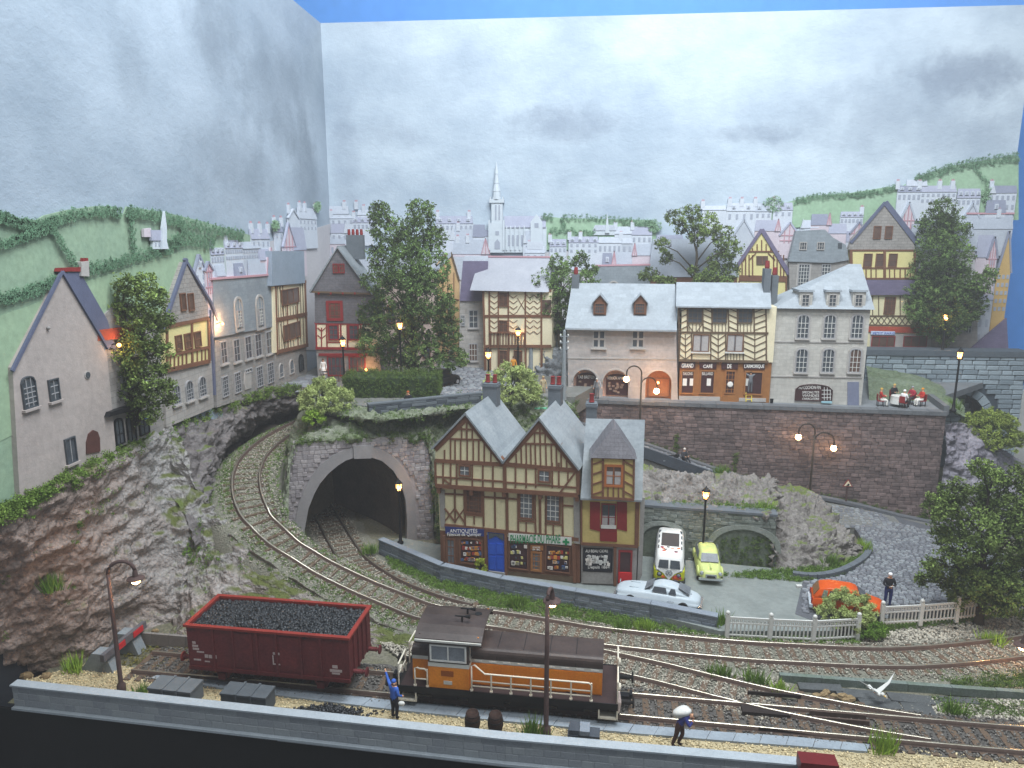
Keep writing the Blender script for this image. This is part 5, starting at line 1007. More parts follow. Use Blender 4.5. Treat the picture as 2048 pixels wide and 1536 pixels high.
G.wall([(606, 756), (604, 560), (627, 474), (645, 545), (645, 756)], m_yel, .4)
G.timbers([(602, 566, 627, 472, .16), (627, 472, 648, 552, .22), (605, 570, 645, 566, .3), (606, 632, 645, 628, .3), (607, 690, 645, 688, .3)], m_timb_d, .12, -.1)
G.timbers([(x, 500 + abs(x - 627) * 3, x, 565) for x in (612, 617, 622, 632, 637)] + [(x, 575, x, 630) for x in (610, 615, 620, 626)] + [(x, 636, x, 688) for x in (610, 616, 622)], m_timb_d, .06, -.08)
G.slab([(624, 520), (638, 520), (638, 540), (624, 540)], m_glass_br, -.1, 0, 'window')
# slate hung red house (stands on the square)
A = P(637, 757, 8.5); B = P(762, 757, 8.5); G = Fac('slate_hung_house', 'slate hung gabled house with red windows left of the big tree', 'house', A, B)
G.wall([(636, 757), (632, 693), (760, 693), (762, 757)], m_stone_wall2, 3, 'ground_wall'); G.wall([(632, 697), (631, 644), (758, 646), (760, 697)], m_cream2, 3, 'timber_wall', -.1); G.wall([(630, 646), (629, 582), (757, 586), (757, 648)], m_slate_d, 3, 'slate_wall', -.15);
g = G.poly([(625, 582), (678, 494), (745, 586)]); MB().prism(g, -.3, 3.2).build('gable', m_slate_d, G.root)
m = MB(); ap = g[1]; rt_ = g[2]; lf = g[0]
m.add([(ap[0] - .05, -.5, ap[1] + .1), (rt_[0] + .15, -.5, rt_[1]), (rt_[0] + .15, 3.3, rt_[1]), (ap[0] - .05, 3.3, ap[1] + .1), (ap[0] - .05, -.5, ap[1] - .03), (rt_[0] + .05, -.5, rt_[1] - .12), (rt_[0] + .05, 3.3, rt_[1] - .12), (ap[0] - .05, 3.3, ap[1] - .03)], [(0, 1, 2, 3), (7, 6, 5, 4), (0, 4, 5, 1), (1, 5, 6, 2), (2, 6, 7, 3), (3, 7, 4, 0)])
m.add([(ap[0], -.5, ap[1] + .1), (lf[0] - .15, -.5, lf[1]), (lf[0] - .15, 3.3, lf[1]), (ap[0], 3.3, ap[1] + .1), (ap[0], -.5, ap[1] - .03), (lf[0] - .05, -.5, lf[1] - .12), (lf[0] - .05, 3.3, lf[1] - .12), (ap[0], 3.3, ap[1] - .03)], [(3, 2, 1, 0), (4, 5, 6, 7), (1, 5, 4, 0), (2, 6, 5, 1), (3, 7, 6, 2), (0, 4, 7, 3)]); m.build('roof', m_slate, G.root)
c = G.q(695, 493, 2.2); d = G.q(727, 470, 2.2); o = MB().box(c[0], d[0], 1.8, 2.6, c[1] - 1, d[1]).build('chimney', m_chim, G.root)
for i in range(4): x = c[0] + (d[0] - c[0]) * (i + .5) / 4; MB().lathe([(.11, d[1]), (.13, d[1] + .1), (.1, d[1] + .45)], 8, (x, 2.2, 0)).build('pot', m_pot, o)
for x in (668, 680): G.window(x, 527, x + 11, 546, 2, 2, m_red, m_glass_br, y=-.3)
G.window(654, 601, 687, 641, 4, 4, m_red, m_glass_br, y=-.15, fw=.2)
for x in (657, 697): G.window(x, 648, x + 22, 680, 2, 3, m_red, m_glass, y=-.1, fw=.12)
m_red2 = m_red
G.timbers([(630, 646, 758, 648, .16), (632, 696, 760, 697, .2), (633, 648, 634, 694, .12), (654, 648, 655, 694, .1), (682, 648, 683, 694, .12), (695, 648, 696, 694, .12), (722, 648, 722, 694, .12), (644, 655, 644, 693, .08), (636, 655, 644, 662, .06), (652, 655, 644, 662, .06), (636, 670, 644, 677, .06), (652, 670, 644, 677, .06), (655, 684, 682, 684, .08)], m_red, .1, -.14)
G.timbers([(626, 583, 746, 587, .14)], m_timb_d, .14, -.4, 'eave_board')
for i, x in enumerate((640, 664, 688, 712)): MB().beam(G.q(x, 584), G.q(x, 588), .12, -.42, -.1).build('bracket', m_red, G.root)
G.window(655, 712, 689, 752, 4, 2, m_red, m_glass, fw=.1); G.window(698, 712, 732, 752, 4, 2, m_red, m_glass, fw=.1); G.timbers([(638, 709, 745, 709, .2)], m_red, .2, -.12, 'shop_beam')
MB().box(G.q(652, 738)[0], G.q(770, 738)[0], -1.35, -1.28, .75, .83).build('handrail', m_iron, G.root); m = MB(); [m.box(x, x + .06, -1.35, -1.29, 0, .75) for x in (.7, 1.9, 3.1, 4.3)]; m.build('rail_post', m_iron, G.root)
# pale pink lane houses behind the tree
A = P(768, 745, 8.5); G = Fac('lane_house', 'pale pinkish stone house hidden behind the big tree', 'house', A + Vector((0, 3, 0)), A + Vector((5, 3.4, 0)))
G.wall([(760, 752), (760, 560), (872, 560), (872, 752)], M('pink_stone', '#c4b0a6', '#b39e95', var=.1, scale=.5, bump=.2, brick=(.7, .35)), .5)
for x, y in ((775, 610), (810, 610), (845, 610), (775, 680), (845, 680)): G.window(x, y, x + 16, y + 36, 2, 3, m_timb, m_glass)
A = PY(872, 745, 65); G = Fac('orange_gable_house', 'tall orange timbered gable receding right of the big tree', 'house', A, A + Vector((1, -.05, 0)))
m_or = M('orange_plaster', '#d3b183', '#c29f70', var=.1, scale=1, bump=.1)
G.wall([(866, 745), (866, 540), (884, 512), (902, 506), (918, 560), (918, 740)], m_or, .35); G.slab([(858, 545), (902, 503), (902, 512), (866, 552)], ROOFC['g'], -.12, .1, 'roof'); G.timbers([(902, 504, 919, 562, .14)], m_timb_d, .1, -.1, 'verge')
G.timbers([(868, 590, 918, 600, .1), (868, 640, 918, 642, .1), (868, 690, 918, 688, .1)] + [(x, 545, x, 740, .06) for x in (876, 886, 896, 908)], m_timb, .08, -.06)
for x, y in ((880, 600), (898, 606), (880, 650), (898, 652), (898, 700)): G.window(x, y, x + 8, y + 24, 1, 2, m_white, m_glass_br)
# grey stone house with purple roof
A = P(928, 742, 8.5) + Vector((0, 1.2, 0)); G = Fac('stone_house', 'grey stone house with a steep purple roof beside the ivory house', 'house', A, A + Vector((5, .5, 0)))
m_rp = M('purple_slate', '#77708a', '#6a637c', var=.08, scale=1.2, bump=.25, brick=(.4, .18), mortar=.85)
G.wall([(918, 745), (920, 588), (974, 592), (976, 745)], m_stone_wall, 3); r = G.rect(922, 520, 975, 600)
G.slab([(919, 602), (926, 522), (976, 522), (976, 602)], m_rp, -.15, .4, 'roof'); G.slab([(926, 523), (929, 512), (976, 512), (976, 523)], ROOFC['l'], -.1, .4, 'ridge_slab')
G.window(938, 620, 956, 656, 2, 3, m_white, m_glass, sill=m_stone_trim, surround=m_stone_trim); G.window(938, 687, 955, 722, 3, 3, m_white, m_glass_br, sill=m_stone_trim); G.window(922, 630, 930, 652, 2, 3, m_white, m_glass); G.slab([(968, 640), (974, 640), (974, 690), (968, 690)], m_glass, -.04, 0, 'window')
# ivory timber house
A = P(972, 742, 8.5); B = P(1110, 750, 8.5); G = Fac('ivory_timber_house', 'ivory house with brown herringbone timbers and a big pale roof', 'house', A, B)
G.wall([(970, 745), (966, 690), (1104, 690), (1104, 750)], m_cream2, 3, 'ground_wall'); G.wall([(967, 694), (967, 580), (1104, 580), (1104, 694)], m_cream2, 3, 'upper_wall', -.15)
r = G.rect(956, 512, 1100, 582, 1.5); z0 = G.q(1000, 582, -.4)[1]; z1 = G.q(1000, 514, 2)[1]
MB().add([(r[0], -.5, z0), (r[2] + .4, -.5, z0), (r[2], 2, z1), (r[0], 2, z1), (r[0], 4.3, z0), (r[2] + .4, 4.3, z0)], [(0, 1, 2, 3), (3, 2, 5, 4), (0, 3, 4), (1, 5, 2), (0, 4, 5, 1)]).build('roof', M('roof_lilac_grey', '#aeb0b8', '#9da0aa', var=.08, scale=.7, bump=.2), G.root); MB().box(r[0], r[2], 1.9, 2.1, z1 - .03, z1 + .1).build('ridge_tiles', m_ridge, G.root)
T1 = [(967, 581, 1104, 581, .18), (968, 632, 1104, 632, .22), (969, 692, 1104, 692, .24), (968, 581, 972, 742, .16), (980, 581, 981, 740, .14), (998, 581, 998, 740, .1), (1018, 581, 1018, 740, .12), (1052, 581, 1052, 740, .12), (1084, 581, 1084, 740, .14)]
G.timbers(T1, m_timb, .12, -.2)
hb = []
for (xa, xb) in ((982, 998), (1020, 1036), (1054, 1068), (1069, 1083)):
 xm = (xa + xb) / 2
 for y in (590, 601, 612, 623, 640, 651, 662): hb += [(xa, y, xm, y + 6), (xb, y, xm, y + 6)]
G.timbers(hb + [(1036, 596, 1052, 622), (1052, 596, 1036, 622)], m_timb, .05, -.18)
G.timbers([(x, 666, x, 690) for x in range(984, 1052, 6)] + [(980, 665, 1052, 665, .08)], m_timb, .05, -.3, 'baluster')
for x0, y0, x1, y1 in ((999, 585, 1017, 613), (999, 640, 1017, 664), (1000, 700, 1016, 728), (1029, 700, 1046, 730)): G.window(x0, y0, x1, y1, 2, 3, m_timb, m_glass_br, y=-.16)
G.slab([(1084, 600), (1102, 600), (1102, 625), (1084, 625)], m_glass_br, -.22, -.15, 'window')
TR = lambda x, y: RW.w(*RW.q(x, y, 0), 0)
def trow(name, label, x0, x1, yb, dep, cat='house'):
 a = P(x0, yb, 7.8); b = P(x1, yb + (x1 - x0) * .028, 7.8); return Fac(name, label, cat, a, a + RW.u)
m_arc = M('pale_arcade_stone', '#b9b2ae', '#9f9997', var=.14, scale=.4, bump=.25, bs=8, brick=(.8, .4), mortar=.88)
G = trow('arcade_house', 'pale stone house with three shop arches at the left of the terrace', 1135, 1355, 792, 5)
G.wall([(1137, 790), (1134, 655), (1352, 656), (1356, 800)], m_arc, .1, 'upper') if 0 else None
w0 = G.poly([(1137, 793), (1134, 655), (1352, 656), (1356, 802)])
def archo(G, xl, xr, yb, yt, n=12):
 a, z0 = G.q(xl, yb); b, _ = G.q(xr, yb); _, zt = G.q((xl + xr) / 2, yt); r = (b - a) / 2; zs = max(zt - r, .1)
 return [(a, -.05)] + [((a + b) / 2 - r * math.cos(math.pi * i / n), zs + (zt - zs) * math.sin(math.pi * i / n)) for i in range(n + 1)] + [(b, -.05)]
ars = [archo(G, 1146, 1194, 792, 739), archo(G, 1205, 1256, 792, 740), archo(G, 1290, 1342, 797, 741)]
o = [(w0[0][0], -.2)]
for a in ars: o += a
MB().prism(o + [(w0[3][0], -.2), w0[2], w0[1]], 0, .6).build('wall', m_arc, G.root)
MB().box(w0[0][0] + .05, w0[3][0] - .05, .6, 5, -.1, w0[1][1]).build('core', m_arc, G.root)
m_shopin = M('shop_interior_brown', '#a06a44', '#8a5636', var=.25, scale=1.5, bump=.1); m_shopdk = M('shop_glass_maroon', '#4a2f30', '#3a2628', var=.25, scale=2, bump=0, rough=.3); m_pinkst = M('pink_reveal', '#c9a596', '#b99384', var=.1, scale=1, bump=.1)
for a, mt in zip(ars, (m_pinkst, m_pinkst, m_shopin)):
 m = MB(); c = (a[0][0] + a[-1][0]) / 2
 for p, q in zip(a[1:-1], a[2:-1]):
  e = lambda t: (t[0] + (t[0] - c) * .12, t[1] + .12 * (t[1] - a[1][1]) / 1.2 + .03); m.prism([p, q, e(q), e(p)], -.06, .1)
 m.build('arch_ring', m_stone_trim, G.root); MB().prism(a, .5, .58).build('shop_back', mt, G.root)
for t, x0, x1, yt, yb, ar_ in (('TAB BRETON', 1152, 1192, 748, 790, .25), ('KOUIGN AMANN', 1212, 1256, 750, 792, .2)):
 W = G.window(x0, yt, x1, yb, 1, 1, m_shopdk, m_shopdk, arch=ar_, y=.48); text(G, t, x0 + 3, yt + 5, x1 - 2, yt + 11, m_ink, W, y=.37)
 m = MB(); rq = random.Random(x0)
 for i in range(14): cxx, czz = G.q(rq.uniform(x0 + 4, x1 - 4), rq.uniform(yt + 16, yb - 4)); m.box(cxx - .1, cxx + .1, .36, .44, czz - .05, czz + .07)
 m.build('shop_goods', M('shop_goods_tan', '#a58f7c', '#6d5750', var=.3, scale=6, bump=0), W)
W = G.window(1296, 758, 1340, 796, 2, 1, m_timb, m_shopin, y=.48)
r = [G.q(1130, 656, -.5), G.q(1354, 659, -.5), G.q(1350, 568, 2.6), G.q(1144, 569, 2.6)]
MB().add([(r[0][0], -.5, r[0][1]), (r[1][0], -.5, r[0][1]), (r[2][0], 2.6, r[2][1]), (r[3][0], 2.6, r[2][1]), (r[0][0], 5.6, r[0][1]), (r[1][0], 5.6, r[0][1]), (r[0][0], -.5, r[0][1] - .12), (r[1][0], -.5, r[0][1] - .12)], [(0, 1, 2, 3), (3, 2, 5, 4), (0, 3, 4, 6), (1, 7, 5, 2), (6, 7, 1, 0), (6, 4, 5, 7)]).build('roof', m_slate_w, G.root)
def slope_y(z): t = (z - r[0][1]) / (r[2][1] - r[0][1]); return -.5 + t * 3.1
for xc in (1199, 1280):
 a, b = G.q(xc - 13, 630, 0), G.q(xc + 13, 630, 0); z = G.q(xc, 630, .2)[1]; zt = G.q(xc, 604, .2)[1]; zp = G.q(xc, 590, .2)[1]; y = slope_y(z) - .12; c = (a[0] + b[0]) / 2
 D = MB().prism([(a[0], z), (b[0], z), (b[0], zt), (c, zp), (a[0], zt)], y, y + 2).build('dormer', m_timb, G.root); m = MB()
 for s in (-1, 1): x = c + s * (b[0] - a[0]) * .62; m.add([(c, y - .15, zp + .08), (x, y - .15, zt - .08), (x, y + 1.9, zt - .08), (c, y + 1.9, zp + .08), (c, y - .15, zp), (x, y - .15, zt - .15), (x, y + 1.9, zt - .15), (c, y + 1.9, zp)], [(0, 1, 2, 3), (4, 7, 6, 5), (0, 4, 5, 1), (1, 5, 6, 2), (2, 6, 7, 3)])
 m.build('dormer_roof', m_slate_w, D); G.window(xc - 10, 607, xc + 10, 628, 4, 3, m_timb, m_glass, y=y, mw=.035)
for xc in (1198, 1276): G.window(xc - 13, 660, xc + 13, 696, 2, 2, m_stone_trim, m_glass, fw=.1, mw=.14, sill=m_stone_trim)
G.timbers([(1136, 716, 1354, 718)], m_stone_trim, .08, -.04, 'string_course')
c = G.q(1144, 584, 2.6); d = G.q(1159, 549, 2.6); o = MB().box(c[0], d[0], 2.2, 3.1, c[1] - .6, d[1]).build('chimney', m_chim, G.root); MB().lathe([(.14, d[1]), (.17, d[1] + .12), (.13, d[1] + .55)], 8, ((c[0] + d[0]) / 2, 2.65, 0)).build('pot', m_pot, o)
# café
G = trow('cafe_building', 'timber framed café with wooden shopfront in the middle of the terrace', 1357, 1538, 799, 5, 'café')
x0, x1 = G.q(1357, 800)[0], G.q(1538, 803)[0]; z1 = G.q(1450, 612)[1]; zs = G.q(1450, 722)[1]
MB().box(x0, x1, 0, 5, -.1, zs).build('shopfront_wall', M('caramel_wood', '#a3703f', '#8d5d36', var=.15, scale=2.5, bump=.2), G.root); MB().box(x0 - .05, x1 + .05, -.12, 5, zs + .002, z1).build('upper_wall', m_cream2, G.root); cw = MATS['caramel_wood']
r = [G.q(1352, 612, -.5), G.q(1543, 613, -.5), G.q(1540, 566, 2.2), G.q(1353, 565, 2.2)]
MB().add([(r[0][0], -.5, r[0][1]), (r[1][0], -.5, r[0][1]), (r[2][0], 2.2, r[2][1]), (r[3][0], 2.2, r[2][1]), (r[0][0], 5.2, r[0][1]), (r[1][0], 5.2, r[0][1]), (r[0][0], -.5, r[0][1] - .1), (r[1][0], -.5, r[0][1] - .1)], [(0, 1, 2, 3), (3, 2, 5, 4), (0, 3, 4, 6), (1, 7, 5, 2), (6, 7, 1, 0), (6, 4, 5, 7)]).build('roof', m_slate_w, G.root)
tb = m_timb_d
G.timbers([(1356, 615, 1538, 616, .14), (1356, 664, 1536, 666, .14), (1357, 720, 1536, 723, .18)] + [(x, 614, x + 1, 664, .09) for x in (1357, 1374, 1405, 1423, 1456, 1474, 1507, 1531)] + [(x, 666, x, 722, .09) for x in (1358, 1383, 1421, 1451, 1486, 1532)], tb, .1, -.17)
hb = []
for xa, xb, s in ((1358, 1374, 1), (1405, 1423, -1), (1456, 1474, -1), (1508, 1530, 1)):
 for y in (620, 632, 644, 656): hb.append((xa, y + (8 if s > 0 else 0) - 4, xb, y + (0 if s > 0 else 8) - 4))
for xa, xb in ((1358, 1383), (1421, 1451), (1487, 1531)):
 xm = (xa + xb) / 2
 for y in (674, 687, 700, 713): hb += [(xa, y - 5, xm, y + 5), (xb, y - 5, xm, y + 5)]
 hb.append((xm, 668, xm, 721))
G.timbers(hb, tb, .06, -.155)
G.timbers([(x, 648, x, 664) for x in (1378, 1385, 1392, 1399, 1430, 1437, 1444, 1451, 1480, 1487, 1494, 1501)] + [(x, 706, x, 720) for x in (1455, 1461, 1467, 1473, 1479)] + [(1375, 648, 1386, 663), (1404, 648, 1393, 663)], tb, .05, -.15)
m_curt = M('lace_curtain', '#b4b0ae', '#9c9898', var=.1, scale=8, bump=.2)
for x in (1375, 1424, 1475): G.window(x, 615, x + 30, 646, 3, 3, tb, m_glass, y=-.12)
for x in (1385, 1453): G.window(x, 668, x + 33, 703, 2, 1, m_timb, m_glass_lt, y=-.12, curtain=(.95, m_curt), sill=m_white)
G.window(1384, 668, 1420, 704, 1, 1, m_timb, m_glass_lt, y=-.1) if 0 else None
for x, x2, t, ta, tb_ in ((1360, 1391, 'GRAND', 1363, 1387), (1399, 1433, 'CAFÉ', 1406, 1425), (1443, 1476, 'DE', 1454, 1463), (1487, 1530, "L'ARMORIQUE", 1488, 1528)):
 o = G.slab([(x, 724.5 + (x - 1360) * .013), (x2, 725 + (x - 1360) * .013), (x2, 737 + (x - 1360) * .013), (x, 736.5 + (x - 1360) * .013)], m_shopdk, -.1, 0, 'sign_board'); yy = 726.5 + (x - 1360) * .013; text(G, t, ta, yy, tb_, yy + 8.5, m_ink, o, y=-.1, bold=.02)
wn = [(1361, 1389, 740, 788), (1399, 1430, 740, 788), (1488, 1526, 742, 790)]
for (xa, xb, ya, yb), t in zip(wn, ('SALONS', 'BILLARD', None)):
 W = G.window(xa, ya, xb, yb, 1, 1, cw, m_shopdk, fw=.1);
 if t: text(G, t, xa + 5, 744, xb - 4, 750, m_ink, W, y=-.05)
 for k, (dx, dw) in enumerate((((2, 9), (16, 9)) if t == 'SALONS' else (((12, 9),) if t else ((0.1, 9),)))):
  a = G.q(xa + 2 + dx, 771); b = G.q(xa + 2 + dx + dw, 757); MB().box(a[0], b[0], -.06, -.04, a[1], b[1]).build('notice', m_ink if t else m_white, W)
W = G.window(1449, 740, 1471, 788, 3, 5, cw, m_shopdk, fw=.1, name='door'); c = G.q(1460, 768); MB().lathe([(.13, 0), (.2, .02), (.2, .05), (.13, .07)], 14, axis='y').build('wreath', m_ink, W).location = (c[0], -.16, c[1])
G.slab([(1358, 792), (1440, 794), (1440, 802), (1358, 800)], m_stone_trim, -.08, 0, 'plinth'); G.slab([(1478, 796), (1532, 797), (1532, 804), (1478, 803)], m_stone_trim, -.08, 0, 'plinth'); G.slab([(1446, 790), (1474, 790), (1474, 804), (1446, 803)], cw, -.06, 0, 'door_panel')
for i, (xa, xb, yt, yb) in enumerate(((1525, 1541, 537, 575), (1541, 1558, 551, 610))):
 c = G.q(xa, yb, 1.6); d = G.q(xb, yt, 1.6); o = MB().box(c[0], d[0], 1.1 + i * .5, 2.1 + i * .5, c[1] - .8, d[1]).build('chimney', m_chim, G.root); MB().lathe([(.15, d[1]), (.18, d[1] + .12), (.14, d[1] + .55)], 8, ((c[0] + d[0]) / 2, 1.6 + i * .5, 0)).build('pot', m_pot, o)
# three storey stone house
G = trow('tall_stone_house', 'grey three storey stone house with arched windows at the right of the terrace', 1538, 1722, 804, 5)
m_tall = M('tall_house_stone', '#c6c3bc', '#b2afa8', var=.12, scale=.4, bump=.3, bs=9, brick=(.5, .26), mortar=.84)
x0, x1 = G.q(1538, 806)[0], G.q(1722, 812)[0]; z1 = G.q(1640, 617)[1]
MB().box(x0, x1, 0, 5, -.1, z1).build('wall', m_tall, G.root)
r = [G.q(1545, 615, -.3), G.q(1742, 620, -.3), G.q(1722, 528, 2), G.q(1698, 528, 2)]
MB().add([(x0 - .1, -.3, z1), (x1 + .2, -.3, z1), (r[2][0], 2, r[2][1]), (r[3][0], 2, r[2][1]), (x0 - .1, 5, z1), (x1 + .2, 5, z1)], [(0, 1, 2, 3), (3, 2, 5, 4), (0, 3, 4), (1, 5, 2), (0, 4, 5, 1)]).build('roof', m_slate_w, G.root)
for xc in (1610, 1664, 1716):
 a, b = G.q(xc - 13, 622, -.1), G.q(xc + 13, 622, -.1); zt = G.q(xc, 584, -.1)[1]; zb = z1 - .1
 D = MB().box(a[0], b[0], -.12, 2.2, zb, zt).build('dormer', m_tall, G.root); MB().box(a[0] - .08, b[0] + .08, -.22, 2.3, zt + .002, zt + .14).build('dormer_roof', m_slate_w, D); G.window(xc - 8, 588, xc + 8, 613, 2, 3, m_stone_trim, m_glass, y=-.12, fw=.06)
for xc in (1606, 1659, 1714):
 G.window(xc - 12, 629, xc + 12, 677, 3, 4, m_white, m_glass, arch=.3, surround=m_stone_trim, sill=m_stone_trim)
for xc in (1603, 1656, 1710): G.window(xc - 12, 697, xc + 12, 745, 3, 4, m_white, m_glass if xc < 1700 else m_glass_br, arch=.3, surround=m_stone_trim, sill=m_stone_trim)
G.timbers([(1538, 683, 1728, 685), (1538, 752, 1724, 755)], m_stone_trim, .09, -.05, 'string_course'); G.timbers([(1540, 616, 1740, 619)], m_stone_trim, .14, -.12, 'cornice')
W = G.window(1590, 768, 1665, 802, 2, 1, m_shopdk, m_shopdk, arch=.16, fw=.08); text(G, 'AU COCHON FIN', 1597, 771, 1641, 778, m_ink, W, y=-.06)
for i, t in enumerate(('SPECIALITES', 'VIANDES', 'CHARCUTERIE')): text(G, t, 1604, 782 + i * 6.5, 1638, 786.5 + i * 6.5, m_ink, W, y=-.06)
m = MB(); [m.beam(G.q(x, 774), G.q(x, 800), .04, -.07, -.05) for x in (1648, 1654, 1660)]; [m.beam(G.q(1643, y), G.q(1664, y), .04, -.075, -.055) for y in (780, 788, 795)]; m.build('lattice', m_white, W)
G.slab([(1695, 810), (1695, 764), (1718, 764), (1718, 811)], M('lilac_door', '#7e8398', '#6e7388', var=.1, scale=3, bump=.1), -.05, 0, 'door'); G.slab([(1643, 806), (1643, 803), (1664, 803), (1664, 807)], M('cyan_crate', '#8fb6c0', bump=0), -.2, -.03, 'step')
def onb(x, y, Y): return PY(x, y, Y)
A = onb(1476, 610, 65.2); G = Fac('yellow_timber_gable', 'bright yellow timber framed gable behind the café chimneys', 'house', A, A + Vector((1, 0, 0)))
G.wall([(1476, 615), (1474, 560), (1480, 525), (1523, 461), (1572, 540), (1576, 615)], m_yel, .4); G.timbers([(1474, 532, 1523, 459, .26), (1523, 459, 1578, 548, .34)], MATS['purple_slate'], .2, -.14, 'verge')
G.timbers([(1478, 556, 1574, 558, .5), (1494, 503, 1558, 503, .12), (1486, 522, 1492, 512, .1)] + [(x, 510 + 0 * x, x, 554, .09) for x in (1484, 1491, 1498, 1505, 1547, 1554, 1561, 1567)] + [(x, 480 + abs(x - 1523) * .9, x, 502, .08) for x in (1505, 1514, 1523, 1532, 1541)] + [(1498, 520, 1512, 506, .08), (1550, 520, 1536, 506, .08), (1478, 562, 1478, 610, .12), (1572, 562, 1572, 610, .12)], m_timb, .09, -.08)
G.slab([(1513, 512), (1536, 512), (1536, 529), (1513, 529)], m_glass_br, -.1, 0, 'window'); G.timbers([(1524, 512, 1524, 529)], m_timb, .06, -.12)
A = onb(1580, 610, 64.9); G = Fac('mansard_house', 'grey stone house with mansard roof behind the tall stone house', 'house', A, A + Vector((1, 0, 0)))
G.wall([(1580, 615), (1578, 522), (1700, 520), (1700, 615)], m_stone_wall2, .4); G.slab([(1577, 523), (1592, 462), (1650, 459), (1666, 475), (1692, 490), (1698, 520), (1664, 526)], m_sl_l, -.2, .3, 'roof')
for x in (1597, 1632): G.window(x, 484, x + 15, 500, 3, 2, m_stone_trim, m_glass, y=-.2)
G.window(1596, 528, 1618, 572, 4, 6, m_white, m_glass, surround=m_stone_trim); G.window(1642, 528, 1660, 572, 3, 6, m_white, m_glass); G.slab([(1676, 486), (1684, 486), (1684, 497), (1676, 497)], m_glass, -.24, -.2, 'window')
A = onb(1700, 702, 64.6); G = Fac('stone_gable_shop', 'tall house with stone gable, yellow timber storey and a shop at the bridge', 'house', A, A + Vector((1, 0, 0)))
G.wall([(1702, 705), (1702, 556), (1862, 556), (1862, 705)], m_cream, .5, 'lower_wall'); G.wall([(1702, 560), (1700, 498), (1828, 498), (1830, 560)], m_yel, .55, 'upper_wall', -.08); G.wall([(1697, 499), (1704, 478), (1769, 408), (1826, 478), (1830, 499)], m_stg, .5, 'gable', -.15)
G.timbers([(1700, 486, 1769, 405, .2), (1769, 405, 1834, 488, .42)], m_roof_b, .2, -.24, 'verge')
for x in (1745, 1768): G.window(x, 452, x + 15, 478, 1, 1, m_timb, m_glass_br, y=-.15)
for x in (1726, 1750, 1776): G.window(x, 507, x + 17, 534, 1, 2, m_timb, m_glass_br, y=-.08)
G.timbers([(1699, 500, 1830, 500, .2), (1702, 536, 1830, 536, .12), (1702, 557, 1830, 557, .14), (1701, 500, 1702, 556, .22), (1768, 500, 1768, 556, .2), (1828, 500, 1829, 556, .18)] + [(x, 538, x, 556, .08) for x in (1711, 1721, 1731, 1741, 1751, 1778, 1788, 1799, 1809, 1819)], m_timb, .1, -.14)
G.slab([(1730, 590), (1724, 560), (1850, 560), (1856, 590)], MATS['purple_slate'], -.3, 0, 'lean_to_roof')
G.window(1768, 594, 1790, 629, 3, 4, m_timb, m_glass_br); G.window(1815, 594, 1836, 629, 3, 4, m_timb, m_glass_br)
G.timbers([(1735, 632, 1862, 632, .12), (1735, 650, 1862, 652, .12)] + [(x, 592, x, 632, .06) for x in (1745, 1757, 1800, 1846)] + [l for x in range(1738, 1860, 12) for l in ((x, 633, x + 12, 650, .05), (x + 12, 633, x, 650, .05))], m_timb_d, .06, -.05)
o = G.slab([(1735, 653), (1864, 655), (1864, 667), (1735, 664)], M('shop_orange_red', '#b5513c', '#9c432f', var=.1, bump=0), -.12, 0, 'fascia'); G.slab([(1740, 666), (1862, 669), (1862, 704), (1740, 704)], m_stone_trim, -.03, 0, 'shop_wall'); o = G.slab([(1742, 662), (1790, 663), (1790, 670), (1742, 669)], M('pale_blue_sign', '#b9c6dd', bump=0), -.16, -.1, 'sign'); text(G, 'PETIT PARIS', 1744, 664, 1788, 668.5, M('blue_lettering', '#3c55a0', bump=0), o, y=-.17)
for x in (1742, 1806): W = G.window(x, 672, x + 47, 694, 3, 1, m_red, m_glass_br, y=-.04)
A = onb(1186, 580, 65.3); G = Fac('round_window_roof', 'blue grey roof with a half round dormer behind the arcade house', 'house', A, A + Vector((1, 0, 0)))
G.slab([(1186, 580), (1190, 532), (1300, 530), (1300, 580)], m_sl_l, -.3, .1, 'roof'); G.timbers([(1190, 531, 1300, 529)], m_ridge, .14, -.34, 'ridge_tiles')
pts = [(1227 + 12 * math.cos(math.pi * i / 10), 574 - 13 * math.sin(math.pi * i / 10)) for i in range(11)]; pt2 = [(1227 + 9 * math.cos(math.pi * i / 10), 574 - 10 * math.sin(math.pi * i / 10)) for i in range(11)]
MB().prism(G.poly(pts + pt2[::-1]), -.42, -.3).build('dormer', m_stone_trim, G.root)
A = onb(1300, 600, 65.25); G = Fac('shadowed_roof_house', 'pale house with plain grey walls behind the gnarled tree', 'house', A, A + Vector((1, 0, 0)))
G.wall([(1300, 605), (1300, 552), (1480, 552), (1480, 605)], m_timb, .4); G.slab([(1296, 554), (1306, 478), (1462, 478), (1478, 554)], ROOFC['g'], -.1, .2, 'roof')
A = onb(640, 600, 65.2); G = Fac('back_wall_house', 'pale roofs between the corner and the big tree', 'house', A, A + Vector((1, 0, 0)))
G.wall([(640, 760), (640, 540), (980, 540), (980, 760)], M('hazy_front', '#c3c1c4', '#b2b0b5', var=.06, scale=.4, bump=.1), .2); G.slab([(640, 560), (640, 515), (870, 512), (960, 515), (960, 560)], ROOFC['l'], -.08, .2, 'roof')
A = onb(1110, 640, 65.2); G = Fac('back_lane_house', 'hazy pale front behind the shrubby tree', 'house', A, A + Vector((1, 0, 0)))
G.wall([(1096, 700), (1096, 545), (1200, 545), (1200, 700)], MATS['hazy_front'], .2); [G.window(x, 610, x + 14, 640, 2, 3, m_timb, m_glass) for x in (1110, 1160)]
